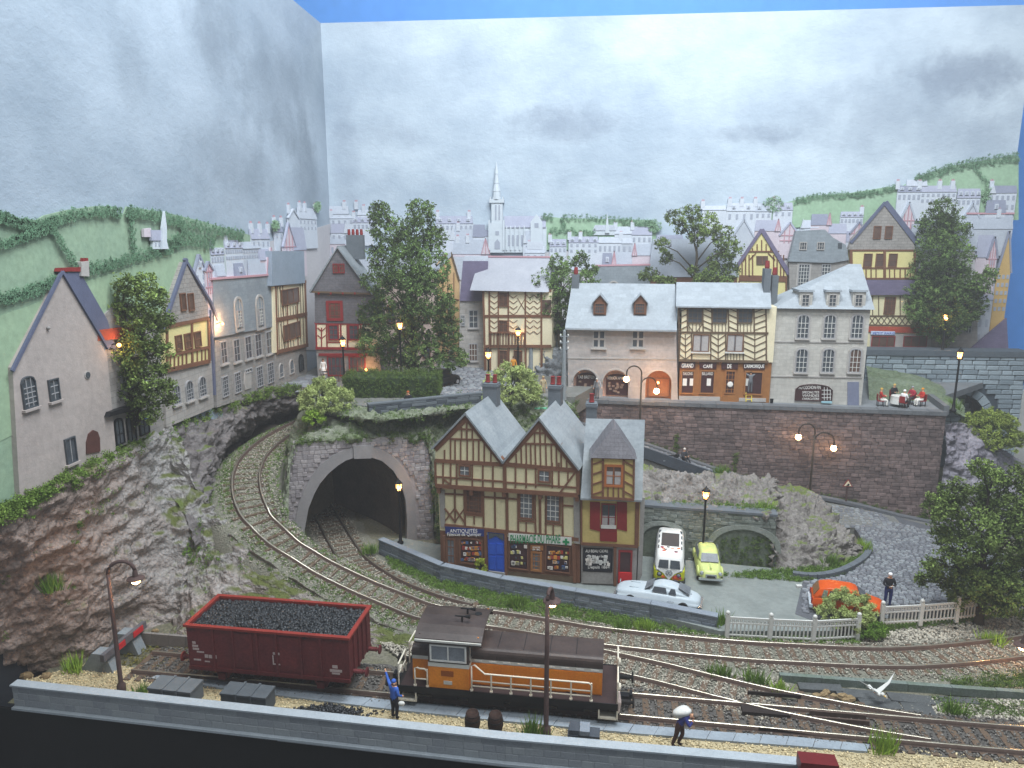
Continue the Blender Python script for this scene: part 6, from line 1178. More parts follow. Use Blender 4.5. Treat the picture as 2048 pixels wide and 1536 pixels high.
# street rising at the right end of the board
A = onb(1935, 705, 65.0); G = Fac(None, None, None, A, A + Vector((1, 0, 0))); o = MB().prism(G.poly([(1930, 706), (2012, 636), (2016, 706)]), -.1, .1).build('painted_street', MATS['purple_slate'], kind='structure'); o.location = G.A
PH = Fac('pharmacy_house', 'double gabled timber house with antique shop and pharmacy', 'house', P(882, 1131, .4), P(1162, 1166, .4))
pz = lambda x, y: PH.q(x, y)
m_phst = M('pale_pier', '#9d9a97', '#86837f', var=.15, scale=1, bump=.3)
MB().prism(PH.poly([(882, 1131), (880, 1058), (1160, 1088), (1160, 1166)]), 0, 5).build('ground_wall', m_timb, PH.root)
MB().prism(PH.poly([(880, 1060), (876, 968), (1158, 985), (1160, 1088)]), -.02, 5).build('middle_wall', m_cream, PH.root)
MB().prism(PH.poly([(875, 972), (874, 890), (937, 828), (1010, 921), (1082, 838), (1157, 933), (1158, 985)]), -.28, 5).build('gable_wall', m_cream, PH.root)
def proof(apx, lpx, rpx, ym=5.2):
 ap, lf, rt_ = PH.q(*apx), PH.q(*lpx), PH.q(*rpx); m = MB()
 for e, s in ((lf, -1), (rt_, 1)):
  dx, dz = e[0] - ap[0], e[1] - ap[1]; l = math.hypot(dx, dz); nx, nz = (-dz / l * .1, dx / l * .1) if s > 0 else (dz / l * .1, -dx / l * .1)
  nz = abs(nz); nx = abs(nx) * s; p = [(ap[0], ap[1]), (e[0], e[1]), (e[0] + nx, e[1] + nz), (ap[0], ap[1] + .16)]; m.prism(p, -.5, ym)
 m.build('roof', m_slate, PH.root)
proof((936, 826), (870, 895), (1010, 923)); proof((1082, 836), (1010, 923), (1160, 936))
TB = [(874, 896, 937, 833, .3), (937, 833, 1009, 924, .3), (1010, 924, 1082, 843, .3), (1082, 843, 1158, 938, .3), (874, 918, 1012, 926, .22), (1010, 925, 1157, 938, .24), (875, 968, 1158, 987, .24), (874, 918, 876, 970, .12), (1012, 925, 1013, 976, .2), (1157, 936, 1158, 985, .16), (876, 950, 1012, 960, .1), (1012, 961, 1157, 972, .1)]
# left gable studs
TB += [(x, 876 + abs(x - 937) * 0.02 + (0 if 898 < x < 978 else 20), x, 922, .075) for x in (893, 905, 914, 925, 938, 950, 961, 972, 985)] + [(903, 875, 972, 877, .1), (919, 855, 957, 857, .09), (937, 838, 937, 876, .09), (927, 852, 927, 875, .07), (948, 853, 948, 876, .07)]
TB += [(x, 885, x + 1, 932, .075) for x in (1045, 1055, 1064, 1073, 1083, 1094, 1105, 1115, 1124)] + [(1048, 884, 1118, 886, .1), (1065, 862, 1102, 864, .09), (1082, 846, 1083, 886, .09), (1072, 862, 1072, 885, .07), (1093, 863, 1093, 886, .07), (1035, 905, 1036, 928, .075), (1135, 908, 1136, 936, .075)]
TB += [(x, 922, x, 972, .085) for x in (890, 905, 917, 948, 969, 989, 1034, 1055, 1074, 1107, 1120)] + [(889, 953, 905, 966, .08), (1122, 982, 1152, 942, .1), (1138, 938, 1138, 958, .07)]
# middle storey
TB += [(890, 987, 1158, 1002, .1)][:0] + [(890, 987, 930, 989, .09), (965, 993, 1036, 998, .09), (910, 975, 911, 1045, .09), (929, 975, 931, 1052, .1), (967, 978, 968, 1052, .1), (990, 980, 991, 1055, .09), (1014, 982, 1015, 1060, .16), (1037, 985, 1037, 1063, .1), (1070, 988, 1072, 1068, .1), (1080, 985, 1081, 1068, .14), (1092, 988, 1092, 1070, .09), (1125, 990, 1126, 1072, .1), (1126, 1010, 1150, 1012, .09), (930, 1028, 968, 1031, .1), (1037, 1040, 1071, 1043, .1), (1090, 1046, 1126, 1049, .1), (949, 1030, 949, 1048, .07), (1053, 1042, 1053, 1064, .07), (1107, 1048, 1107, 1070, .07), (890, 1016, 910, 1042, .08), (910, 1016, 890, 1042, .08), (910, 1016, 930, 1044, .08), (930, 1016, 911, 1042, .08)]
gab = [l for l in TB if max(l[1], l[3]) < 988 and min(l[1], l[3]) < 975]; mid_ = [l for l in TB if l not in gab]
PH.timbers(gab, m_timb, .1, -.34); PH.timbers(mid_ + [(890, 1050, 1158, 1078, .22)], m_timb, .1, -.09)
for x in (880, 945, 1010, 1082, 1156): a = PH.q(x, 972 + (x - 880) * .055); MB().box(a[0] - .1, a[0] + .1, -.3, 0, a[1] - .35, a[1] - .02).build('bracket', m_timb, PH.root)
PH.slab([(878, 980), (889, 981), (890, 1056), (881, 1055)], m_phst, -.1, 0, 'pier'); PH.slab([(1147, 990), (1159, 991), (1160, 1088), (1148, 1086)], m_phst, -.1, 0, 'pier')
PH.window(921, 926, 945, 950, 2, 2, m_timb, m_glass_lt, y=-.28, fw=.1, mun=m_white); PH.window(1078, 935, 1104, 962, 2, 2, m_timb, m_glass_lt, y=-.28, fw=.1, mun=m_white)
PH.window(931, 978, 966, 1027, 4, 6, m_timb, m_glass_br, fw=.1); PH.window(1038, 984, 1068, 1038, 3, 5, m_timb, m_glass_lt, fw=.1, mun=m_white); PH.window(1091, 988, 1122, 1044, 3, 5, m_timb, m_glass_lt, fw=.1, mun=m_white)
o = PH.slab([(890, 1053), (968, 1059), (968, 1073), (891, 1067)], M('navy_board', '#2e3a78', '#28336a', var=.08, bump=0), -.12, 0, 'sign_board'); text(PH, 'ANTIQUITÉS', 901, 1055, 956, 1065, m_ink, o, y=-.12); text(PH, 'Faïences de Quimper', 896, 1063.5, 964, 1072.5, m_ink, o, y=-.12)
m_goods = [M('shop_goods_white', '#d6d0c8', var=.1, bump=0), M('shop_goods_red', '#9a3a2c', var=.15, bump=0), M('shop_goods_amber', '#c7873c', var=.15, bump=0), M('shop_goods_blue', '#4a6490', var=.15, bump=0)]
def goods(F, W, x0, y0, x1, y1, n, seed, y=-.06, mats=None):
 rq = random.Random(seed); mats = mats or m_goods; m = MB()
 for i in range(n):
  c = F.q(rq.uniform(x0, x1), rq.choice([y0 + (y1 - y0) * t for t in (.12, .37, .62, .87)]) + rq.uniform(-1, 1)); s = rq.uniform(.04, .1); m.box(c[0] - s, c[0] + s, y - .03, y, c[1] - s * .8, c[1] + s * 1.4, rq.randrange(len(mats)))
 m.build('shop_goods', mats, W)
W = PH.window(893, 1076, 912, 1128, 2, 3, m_timb, m_glass_lt, fw=.1, name='door'); W = PH.window(919, 1075, 966, 1128, 1, 1, m_timb, m_shopdk, fw=.1, arch=.12); goods(PH, W, 924, 1080, 962, 1124, 60, 3)
o = PH.slab([(975, 1064), (1008, 1067), (1009, 1147), (977, 1142)], M('bright_blue_paint', '#2c5bc4', '#2650b0', var=.06, scale=3, bump=.1, rough=.5), -.06, 0, 'door'); PH.slab([(977, 1066), (1007, 1069), (1007, 1082), (992, 1072), (977, 1079)], m_glass, -.1, -.06, 'fanlight', parent=o)
for xa in (979, 993.5): [PH.slab([(xa, ya), (xa + 12, ya + 1.2), (xa + 12, yb + 1.2), (xa, yb)], MATS['bright_blue_paint'], -.1, -.06, 'door_panel', parent=o) for ya, yb in ((1087, 1108), (1112, 1138))]
PH.slab([(977, 1142), (1010, 1146), (1010, 1151), (977, 1147)], m_phst, -.14, 0, 'step')
o = PH.slab([(1017, 1066), (1143, 1075), (1143, 1091), (1017, 1081)], m_white, -.12, 0, 'sign_board'); m_grn = M('green_lettering', '#1f7a4a', bump=0); text(PH, 'PHARMACIE DU PHARE', 1022, 1067.5, 1122, 1085, m_grn, o, y=-.12, bold=.015)
cx_, cz_ = PH.q(1133, 1082); MB().box(cx_ - .06, cx_ + .06, -.15, -.12, cz_ - .19, cz_ + .19).box(cx_ - .19, cx_ - .061, -.15, -.12, cz_ - .06, cz_ + .06).box(cx_ + .061, cx_ + .19, -.15, -.12, cz_ - .06, cz_ + .06).build('green_cross', m_grn, o)
W = PH.window(1018, 1083, 1057, 1138, 1, 1, m_timb, m_shopdk, fw=.06); goods(PH, W, 1022, 1088, 1052, 1132, 26, 8, mats=[m_goods[0], MATS['dark_glass'], m_goods[3], M('shop_goods_yellow', '#c9c27a', bump=0)]); W = PH.window(1062, 1102, 1084, 1142, 3, 4, cw, m_glass_lt, fw=.12, name='door'); o = PH.slab([(1061, 1090), (1086, 1092), (1086, 1101), (1061, 1099)], cw, -.08, 0, 'lintel'); text(PH, 'FONDÉE', 1066, 1091.5, 1081, 1094.5, m_ink, o, y=-.09); text(PH, 'EN 1882', 1066, 1096, 1081, 1099.5, m_ink, o, y=-.09)
W = PH.window(1091, 1090, 1141, 1144, 1, 1, m_timb, m_shopdk, fw=.06); goods(PH, W, 1097, 1100, 1136, 1140, 46, 9, mats=[m_goods[0], m_goods[1], m_goods[3], MATS['shop_goods_yellow'], m_goods[2]])
PH.timbers([(889, 1070, 890, 1130, .16), (971, 1062, 973, 1144, .14), (1012, 1066, 1013, 1150, .16), (1148, 1088, 1150, 1164, .2)], m_timb, .14, -.1, 'post')
PH.slab([(1012, 1143), (1148, 1154), (1150, 1166), (1013, 1151)], m_timb_d, -.05, 0, 'stall_riser')
def chim(G, xa, xb, yt, yb, d, npot, seed=0):
 c = G.q(xa, yb, d); e = G.q(xb, yt, d); o = MB().box(c[0], e[0], d - .4, d + .4, c[1] - .8, e[1]).build('chimney', m_chim, G.root)
 MB().box(c[0] - .04, e[0] + .04, d - .44, d + .44, e[1] - .2, e[1] - .1).build('chimney_band', m_chim, o)
 for i in range(npot): x = c[0] + (e[0] - c[0]) * (i + .5) / npot; MB().lathe([(.12, e[1]), (.16, e[1] + .05), (.13, e[1] + .12), (.12, e[1] + .45), (.15, e[1] + .5)], 10, (x, d, 0)).build('pot', m_pot, o)
chim(PH, 969, 997, 766, 800, 4.2, 2); chim(PH, 1099, 1124, 770, 806, 4.2, 2)
PH.slab([(982, 808), (990, 806), (997, 826), (990, 828)], m_white, 1, 1.02, 'patch') if 0 else None
# narrow house at the right of the pharmacy
NH = Fac('narrow_house', 'narrow yellow house with red shutters and a tall hipped dormer', 'house', P(1163, 1167, .4), P(1272, 1172, .4))
MB().prism(NH.poly([(1163, 1167), (1162, 1085), (1275, 1090), (1272, 1172)]), 0, 4.5).build('ground_wall', m_phst, NH.root); MB().prism(NH.poly([(1161, 1088), (1161, 985), (1280, 990), (1278, 1092)]), -.05, 4.5).build('middle_wall', M('ochre_plaster', '#cdbb7c', '#bda968', var=.08, scale=1, bump=.15), NH.root); m_och = MATS['ochre_plaster']
NH.timbers([(1162, 1086, 1276, 1092, .16), (1163, 990, 1163, 1086, .1), (1275, 990, 1273, 1090, .22)], m_timb, .14, -.12)
zt, ze = NH.q(1225, 838, 1.8)[1], NH.q(1225, 998, -.45)[1]; xa, xb = NH.q(1161, 992, -.4)[0], NH.q(1284, 1000, -.4)[0]; xc, xd = NH.q(1172, 832, 1.8)[0], NH.q(1290, 836, 1.8)[0]
MB().add([(xa, -.5, ze), (xb, -.5, ze), (xd, 1.8, zt), (xc, 1.8, zt), (xa, -.5, ze - .1), (xb, -.5, ze - .1), (xd, 4.6, ze), (xc, 4.6, ze)], [(0, 1, 2, 3), (3, 2, 6, 7), (0, 3, 7, 4), (1, 5, 6, 2), (4, 5, 1, 0), (4, 7, 6, 5)]).build('roof', m_slate, NH.root)
D = MB().prism(NH.poly([(1183, 995), (1184, 911), (1270, 917), (1268, 1000)], -.62), -.62, 1.2).build('dormer', m_och, NH.root)
e0, e1 = NH.q(1180, 914, -.75), NH.q(1274, 919, -.75); ap = NH.q(1229, 852, -.1); z_e = (e0[1] + e1[1]) / 2; ridge = NH.q(1233, 832, 1.4)
MB().add([(e0[0], -.8, z_e), (e1[0], -.8, z_e), (e1[0], 1.5, z_e), (e0[0], 1.5, z_e), (ap[0], -.1, ap[1]), (ap[0], 1.6, ap[1])], [(0, 1, 4), (1, 2, 5, 4), (3, 0, 4, 5), (2, 3, 5), (0, 3, 2, 1)]).build('dormer_roof', m_slate_d, D)
t2 = [(1184, 914, 1184, 996, .1), (1268, 918, 1267, 998, .1), (1206, 916, 1206, 996, .12), (1247, 917, 1247, 996, .12), (1184, 994, 1268, 999, .14), (1206, 968, 1247, 971, .1), (1184, 914, 1270, 918, .1)] + [(x, 971, x, 996, .08) for x in (1216, 1227, 1237)] + [(1186, 928 + i * 20, 1205, 922 + i * 20, .08) for i in range(4)] + [(1248, 922 + i * 20, 1266, 932 + i * 20, .08) for i in range(4)]
for i, l in enumerate(t2): MB().beam(NH.q(l[0], l[1], -.62), NH.q(l[2], l[3], -.62), l[4], -.68 - .004 * (i % 5), -.6).build('timber', m_timb, NH.root)
NH.window(1208, 922, 1245, 966, 2, 2, M('orange_wood', '#b06a3c', '#9a5a30', var=.12, bump=.1), m_glass_br, y=-.62, fw=.12, curtain=(.7, m_curt))
NH.window(1202, 1006, 1232, 1060, 2, 2, m_red, m_glass, y=-.05, fw=.06, curtain=(.55, m_curt)); NH.slab([(1200, 1056), (1234, 1058), (1234, 1084), (1200, 1082)], m_red, -.12, -.05, 'balcony_panel'); NH.slab([(1202, 1050), (1232, 1051), (1232, 1058), (1202, 1057)], m_white, -.16, -.12, 'flower_box')
for x in (1180, 1234): NH.slab([(x, 1004), (x + 20, 1005), (x + 20, 1063), (x, 1058)], m_red, -.12, -.05, 'shutter')
W = NH.window(1166, 1096, 1225, 1142, 1, 1, m_black, M('cafe_window_dark', '#35343a', '#2a2a2f', var=.2, bump=0, rough=.3), fw=.04); text(NH, 'AU BEAU CIDRE', 1171, 1098, 1216, 1104, m_ink, W, y=-.05); text(NH, 'Crêperie', 1173, 1109, 1208, 1116, m_ink, W, y=-.05); text(NH, 'Depuis 1864', 1176, 1130, 1219, 1138, m_ink, W, y=-.05); goods(NH, W, 1172, 1112, 1218, 1130, 30, 5, mats=[m_white, m_goods[0]])
NH.slab([(1166, 1143), (1226, 1146), (1226, 1168), (1167, 1166)], m_phst, -.06, 0, 'stall_riser'); W = NH.window(1236, 1100, 1264, 1166, 1, 1, m_red, m_shopdk, fw=.1, name='door'); NH.slab([(1237, 1145), (1264, 1146), (1264, 1166), (1237, 1165)], M('signal_red', '#c0282c', var=.06, bump=0), -.12, -.03, 'door_panel', parent=W); NH.timbers([(1230, 1094, 1230, 1170, .16)], m_timb, .14, -.1, 'post')
chim(NH, 1172, 1194, 805, 838, 2.2, 1)
NH.slab([(1281, 995), (1290, 996), (1284, 1150), (1274, 1172)], m_phst, .0, 4.4, 'side_pier')
A = onb(1830, 700, 65.3); G = Fac('back_street_house', 'hazy grey stone fronts behind the conical tree', 'house', A, A + Vector((1, 0, 0)))
G.wall([(1820, 705), (1820, 500), (1950, 500), (1950, 705)], MATS['hazy_front'], .2); G.slab([(1815, 502), (1826, 448), (1944, 448), (1955, 502)], ROOFC['g'], -.1, .1, 'roof'); G.slab([(1860, 570), (1955, 570), (1955, 705), (1860, 705)], m_stone_wall2, -.1, 0, 'front'); [G.window(x, y, x + 12, y + 26, 2, 3, m_white, m_glass, y=-.1) for x in (1905, 1930) for y in (590, 640)]
A = onb(1300, 560, 65.74); G = Fac('far_block', 'hazy pale blocks filling the far town behind the trees', 'house', A, A + Vector((1, 0, 0)))
G.wall([(1090, 600), (1090, 505), (1840, 462), (1840, 600)], MATS['hazy_front'], .1)
for x0, x1, y in ((1310, 1370, 470), (1376, 1452, 462), (1585, 1640, 470), (1640, 1704, 462)): G.slab([(x0, y + 22), (x0 + 5, y), (x1 - 5, y), (x1, y + 22)], ROOFC['p'], -.1, 0, 'roof'); G.slab([(x0 + 2, y + 60), (x0 + 2, y + 22), (x1 - 2, y + 22), (x1 - 2, y + 60)], WALLC['w'], -.06, 0, 'front')
A = onl(420, 600, .02); G = Fac('far_block', 'hazy pale fronts behind the left row of houses', 'house', A, A + uL)
G.wall([(400, 700), (400, 545), (450, 505), (560, 478), (660, 448), (660, 700)], MATS['hazy_front'], .05)
def tree(label, base, blobs, leafmat, dens=1.0, spread=.75, trunk_r=.22, group=None, lean=None, size=.085, seed=0, name='tree', fat=1.08):
 rs = np.random.RandomState(seed); base = Vector(base); root = thing(name, label, 'tree', base, 0, group); Y = base.y; bl = []
 for i, (x, y, r) in enumerate(blobs):
  r *= fat; p = PY(x, y, Y) - base; k = (PY(x + r, y, Y) - PY(x, y, Y)).length; d = rs.uniform(-1, 1) * spread * (1.2 + k * .5)
  s = (Y + d) / Y; q = (CAM + (p + base - CAM) * s) - base; bl.append((q, k * s))     # nearer or farther clumps keep their apparent place
 zt = max(q.z for q, _ in bl); mx = sum((q.x for q, _ in bl)) / len(bl); top = Vector((mx * .6, 0, zt * .82)); n = 9
 tp = [Vector((top.x * (i / (n - 1)) ** 1.3 + .12 * math.sin(i * 1.7 + seed), .1 * math.cos(i * 2.1 + seed), zt * .82 * i / (n - 1))) for i in range(n)]
 MB().tube([tp[0] - Vector((0, 0, .3))] + tp, [trunk_r * 1.6] + [trunk_r * (1 - .85 * i / (n - 1)) + .02 for i in range(n)], 9).build('trunk', m_bark, root, smooth=True)
 for q, k in bl:
  j = max(1, min(n - 1, int((max(.1, q.z - k * .9 - abs(q.x) * .35) / (zt * .82)) * (n - 1)))); a = tp[j]; mid = a.lerp(q, .55) + Vector((0, 0, .12 * (q - a).length)); r0 = .045 + .05 * (1 - j / n)
  m = MB(); m.tube([a, mid, q], [r0, r0 * .7, r0 * .35], 6)
  for _ in range(3):
   e = q + Vector(rs.normal(size=3)).normalized() * k * .8; m.tube([mid.lerp(q, .6), (mid + e) / 2 + Vector((0, 0, .1)), e], [r0 * .5, r0 * .35, .012], 5, cap=False)
  m.build('limb', m_bark, root, smooth=True)
 C = []; R = []; tn = []
 for q, k in bl:
  N = int((56 * k * k + 30 * k) * dens) + 6; d = rs.normal(size=(N, 3)); d /= np.linalg.norm(d, axis=1)[:, None]; rad = k * rs.uniform(.35, 1.08, (N, 1)) ** .6
  c = np.array(q) + d * rad * np.array([1, .9, .95]); g = fbm((c + seed * 3.1) * 1.15, 2); keep = g > -.36; c = c[keep]
  C.append(c); R.append(rs.uniform(.14, .3, len(c))); tn.append((rs.uniform(.55, 1.5, len(c)) + .9 * np.clip(fbm((c + seed) * 1.6, 2), -.4, .4)) * (1 + .16 * rs.normal()))
 C, R, tn = np.concatenate(C), np.concatenate(R), np.concatenate(tn)
 V, F, t = leaf_arrays(C, R, 15, size, 1.0, tn, .25, rs); ob('crown', npmesh('crown', V, F, leafmat, t), root); return root
tree('tall dark evergreen tree in the middle of the town square', P(828, 772, 8.5), [(760, 428, 24), (775, 462, 32), (842, 425, 28), (832, 470, 38), (866, 478, 26), (768, 515, 32), (812, 530, 44), (860, 535, 40), (752, 565, 26), (800, 590, 46), (858, 595, 44), (893, 612, 22), (746, 628, 30), (790, 652, 44), (850, 655, 44), (896, 660, 28), (738, 690, 22), (790, 705, 36), (850, 708, 36), (900, 712, 28), (926, 722, 12), (728, 668, 14), (812, 490, 30), (830, 560, 40)], m_leaf, seed=3, trunk_r=.3, dens=1.1)
tree('loose olive green tree against the houses at the left', P(264, 888, 9.2), [(250, 566, 18), (290, 568, 20), (316, 592, 16), (222, 592, 18), (258, 602, 28), (300, 622, 26), (218, 640, 18), (250, 652, 32), (290, 665, 30), (226, 690, 16), (265, 710, 30), (302, 700, 22), (242, 742, 28), (290, 748, 28), (322, 738, 12), (214, 772, 14), (262, 786, 32), (302, 792, 22), (224, 805, 14), (336, 772, 10), (258, 835, 16), (302, 832, 14), (205, 675, 12), (196, 600, 12), (332, 640, 12), (196, 720, 12), (330, 700, 12), (340, 800, 10), (236, 858, 14), (192, 770, 10)], m_leaf2, seed=5, trunk_r=.14, spread=.3, dens=1.3, size=.07, fat=1.2)
tree('round shrubby tree behind the grey rock beside the arcade house', PY(1118, 690, 58.6), [(1120, 530, 22), (1160, 520, 16), (1182, 540, 14), (1090, 560, 24), (1130, 568, 32), (1170, 565, 24), (1076, 590, 16), (1110, 608, 30), (1150, 612, 26), (1080, 632, 16), (1116, 648, 20), (1064, 602, 10)], m_leaf, seed=8, trunk_r=.16, spread=.5)
tree('gnarled open tree with bare curved limbs behind the café roof', PY(1392, 615, 62.5), [(1345, 435, 14), (1380, 432, 22), (1416, 448, 24), (1362, 455, 12), (1396, 468, 20), (1442, 472, 24), (1464, 500, 20), (1325, 490, 14), (1332, 515, 13), (1440, 520, 24), (1460, 545, 18), (1422, 552, 18), (1300, 548, 14), (1286, 552, 8), (1340, 562, 10), (1386, 540, 10), (1402, 562, 16), (1450, 568, 16), (1320, 560, 10)], m_leaf2, seed=11, trunk_r=.2, spread=.35)
tree('dense dark conical tree standing behind the bridge wall', PY(1884, 715, 63.2), [(1886, 422, 28), (1870, 455, 34), (1906, 460, 32), (1875, 500, 40), (1910, 512, 34), (1852, 545, 34), (1890, 560, 46), (1932, 570, 32), (1842, 590, 32), (1880, 610, 48), (1930, 610, 38), (1965, 568, 24), (1982, 545, 12), (1828, 622, 18), (1860, 645, 32), (1905, 640, 32), (1946, 625, 18), (1890, 672, 18)], m_leaf, seed=14, trunk_r=.25, spread=.5, dens=1.1)
tree('spreading dark green tree at the right edge over the white fence', P(1962, 1240, .2), [(1960, 935, 18), (1985, 960, 22), (1908, 985, 26), (1882, 1010, 26), (1950, 1000, 28), (2000, 1010, 38), (2040, 960, 28), (1900, 1040, 30), (1960, 1060, 42), (2020, 1080, 46), (1886, 1070, 20), (1920, 1100, 34), (1990, 1130, 42), (2050, 1150, 38), (1862, 1128, 14), (1842, 1160, 10), (1870, 1152, 12), (1902, 1170, 20), (1915, 1200, 16), (1965, 1180, 28), (2030, 1200, 34), (2060, 1050, 38), (1932, 1145, 18), (2075, 1100, 40), (1905, 1130, 26), (1945, 1165, 26), (2000, 1170, 36), (1990, 1205, 26), (1895, 1010, 22), (2040, 1020, 40)], m_leaf2, seed=17, trunk_r=.2, spread=.6, dens=1.35, size=.075, fat=1.2)
def bush(label, base, rx, rz, mat, n=170, per=16, size=.10, elong=2.4, seed=1, name='bush', ry=None, group=None, R=.22, stem=True):
 rs = np.random.RandomState(seed); root = thing(name, label, 'bush', base, 0, group); d = rs.normal(size=(n, 3)); d /= np.linalg.norm(d, axis=1)[:, None]; d[:, 2] = np.abs(d[:, 2]) * 1.15 - .15
 rad = rs.uniform(.45, 1, (n, 1)) ** .5; lum = 1 + .22 * fbm(d * 2.3 + seed, 3)[:, None]; c = d * rad * lum * np.array([rx, ry or rx * .85, rz * 2 * .55]); c[:, 2] += rz * .45
 V, F, t = leaf_arrays(c, np.full(n, R), per * 3, size * .55, elong, rs.uniform(.75, 1.25, n), .2, rs); ob('foliage', npmesh('foliage', V, F, mat, t), root)
 if stem:
  m = MB(); [m.tube([(0, 0, -.1), (v[0] * .5, v[1] * .5, v[2] * .6), tuple(v)], [.05, .03, .012], 5, cap=False) for v in c[:14]]; m.build('stem', m_bark, root)
 return root
bush('pale yellow green bush beside the lantern at the left of the square', P(652, 826, 8.3), 1.85, 1.5, m_bushleaf, 210, 18, .085, seed=2)
bush('large pale green wiry bush behind the pharmacy chimneys', P(1022, 812, 8.1), 2.1, 1.9, m_bushleaf, 260, 18, .085, seed=4)
bush('pale yellow bush before the orange car', P(1692, 1248, .25), 1.5, 1.15, m_bushleaf, 170, 20, .06, seed=6, R=.18)
bush('olive green bush hanging over the violet rock by the bridge', PY(1972, 905, 53), 2.3, 2.1, M('olive_strand', '#92a04e', '#76873f', var=.2, scale=2, bump=0, attr=True), 300, 18, .085, seed=7)
bush('small lime bush at the foot of the yellow green bush', P(628, 848, 7.9), .7, .6, m_grass_lime, 60, 18, .07, seed=9, R=.15)
bush('little yellow green shrub in front of the antique shop door', P(961, 1146, .4), .36, .62, M('acid_leaf', '#9aa536', '#7f8c2c', var=.2, bump=0, attr=True), 46, 14, .05, seed=10, R=.1)
bush('green bush at the end of the first white fence', P(1742, 1272, .1), .75, .5, m_grass, 70, 16, .06, seed=12, R=.15)
# clipped hedge on the square
hp = [P(688, 796, 8.5), P(876, 796, 8.5)]; Hd = Fac('clipped_hedge', 'dark clipped box hedge round the foot of the big tree', 'hedge', hp[0], hp[1]); L = (hp[1] - hp[0]).length
rs = np.random.RandomState(21); n = 900; f = rs.randint(0, 3, n); c = np.stack([rs.uniform(0, L, n), np.where(f == 0, 0, rs.uniform(0, 2.6, n)), np.where(f == 1, 1.5 + .12 * rs.normal(size=n), rs.uniform(.05, 1.5, n))], 1); c[f == 2, 0] = np.where(rs.uniform(size=(f == 2).sum()) > .5, L, 0)
V, F, t = leaf_arrays(c, np.full(n, .16), 26, .04, 1, rs.uniform(.6, 1.2, n), 0, rs); ob('foliage', npmesh('foliage', V, F, m_moss, t), Hd.root); MB().box(.08, L - .08, .1, 2.5, -.1, 1.38).build('core', M('hedge_core', '#34442a', bump=.3), Hd.root)
def moss(name, label, pts, mat=None, R=.13, per=12, size=.055, cat='ground cover', seed=0, elong=1.0):
 rs = np.random.RandomState(seed); pts = np.asarray(pts, float); V, F, t = leaf_arrays(pts, np.full(len(pts), R * 1.15) * rs.uniform(.6, 1.3, len(pts)), int(per * 2.4), size * .62, elong * 1.2, None, .2, rs)
 return ob(name, npmesh(name, V, F, mat or m_moss, t), label=label, cat=cat, kind='stuff')
def on_grid(G, n, cond, seed=0, gate=.0, fs=.6):
 rs = np.random.RandomState(seed); q = G.reshape(-1, 3); u = np.tile(np.linspace(0, 1, G.shape[1]), G.shape[0]); w = np.repeat(np.linspace(0, 1, G.shape[0]), G.shape[1])
 k = cond(w, u, q) & (fbm(q * fs + 5, 3) > gate); q = q[k]; return q[rs.randint(0, len(q), n)] + rs.normal(size=(n, 3)) * .1
moss('ivy', 'dark ivy and moss hanging over the tunnel hill', on_grid(HG, 950, lambda w, u, q: (u < .95) & (w > .12), 1, -.12), seed=2, R=.18, per=16, size=.06)
moss('moss', 'grey green moss scattered over the tunnel hill', on_grid(HG, 500, lambda w, u, q: w > 0, 3, -.3), m_grass, R=.1, per=9, size=.04, seed=3)
moss('ivy', 'dark ivy climbing down beside the pharmacy', on_grid(HG, 500, lambda w, u, q: w > .72, 4, -.5), seed=5, R=.18, per=16, size=.065)
moss('grass_verge', 'grass and weeds along the foot of the left houses', np.r_[on_grid(CG, 650, lambda w, u, q: (u > .1) & (u < .27) & (w < .42), 5, -1), on_grid(CG2, 380, lambda w, u, q: (u < .12) & (w < .7), 6, -1)], M('verge_leaf', '#5d7a32', '#74893f', var=.25, scale=2, bump=0, attr=True), R=.2, per=16, size=.07, seed=6)
moss('weeds', 'green weeds clinging to the left rock face', on_grid(CG, 330, lambda w, u, q: (u > .1) & (u < .8) & (w < .75), 8, .25, .5), m_grass, R=.14, per=14, size=.05, seed=8)
sv = field([(768, 1106), (880, 1152), (1000, 1180), (1150, 1212), (1300, 1243), (1432, 1272), (1440, 1280), (1300, 1266), (1100, 1236), (985, 1216), (870, 1182), (780, 1135)], 0, 1500)
moss('grass_bank', 'bright grassy bank between the street wall and the main track', np.c_[sv, np.random.uniform(0, .1, len(sv))], M('bank_leaf', '#547030', '#6b8738', var=.25, scale=1.5, bump=0, attr=True), R=.15, per=14, size=.05, seed=9)
sv = field([(1440, 1274), (1720, 1276), (1720, 1292), (1500, 1290), (1440, 1284)], 0, 420); s2 = field([(1760, 1252), (1900, 1236), (2060, 1215), (2060, 1228), (1900, 1250), (1780, 1262)], 0, 340)
moss('grass_bank', 'low grass under the white fences', np.r_[np.c_[sv, np.random.uniform(0, .08, len(sv))], np.c_[s2, np.random.uniform(0, .1, len(s2))]], MATS['bank_leaf'], R=.14, per=12, size=.05, seed=10)
sv = field([(1430, 1150), (1560, 1140), (1680, 1130), (1725, 1108), (1730, 1125), (1680, 1152), (1600, 1164), (1440, 1152)], .35, 620)
moss('grass_bank', 'grass at the foot of the rock above the car park', np.c_[sv, np.full(len(sv), .4)], MATS['bank_leaf'], R=.16, per=14, size=.055, seed=11)
tpw = [aw(x, 1026 + (x - 1276) * .047, .3) + Vector((random.uniform(-.3, .3), random.uniform(0, 1.2), random.uniform(.1, .5))) for x in np.random.uniform(1285, 1548, 260)]
moss('grass_ledge', 'grass on the ledge above the arched wall', [tuple(p) for p in tpw], MATS['bank_leaf'], R=.18, per=14, size=.06, seed=12)
sv = field([(440, 1040), (486, 1100), (560, 1165), (700, 1222), (690, 1205), (590, 1140), (505, 1070), (450, 985)], 2.5, 1) if 0 else None
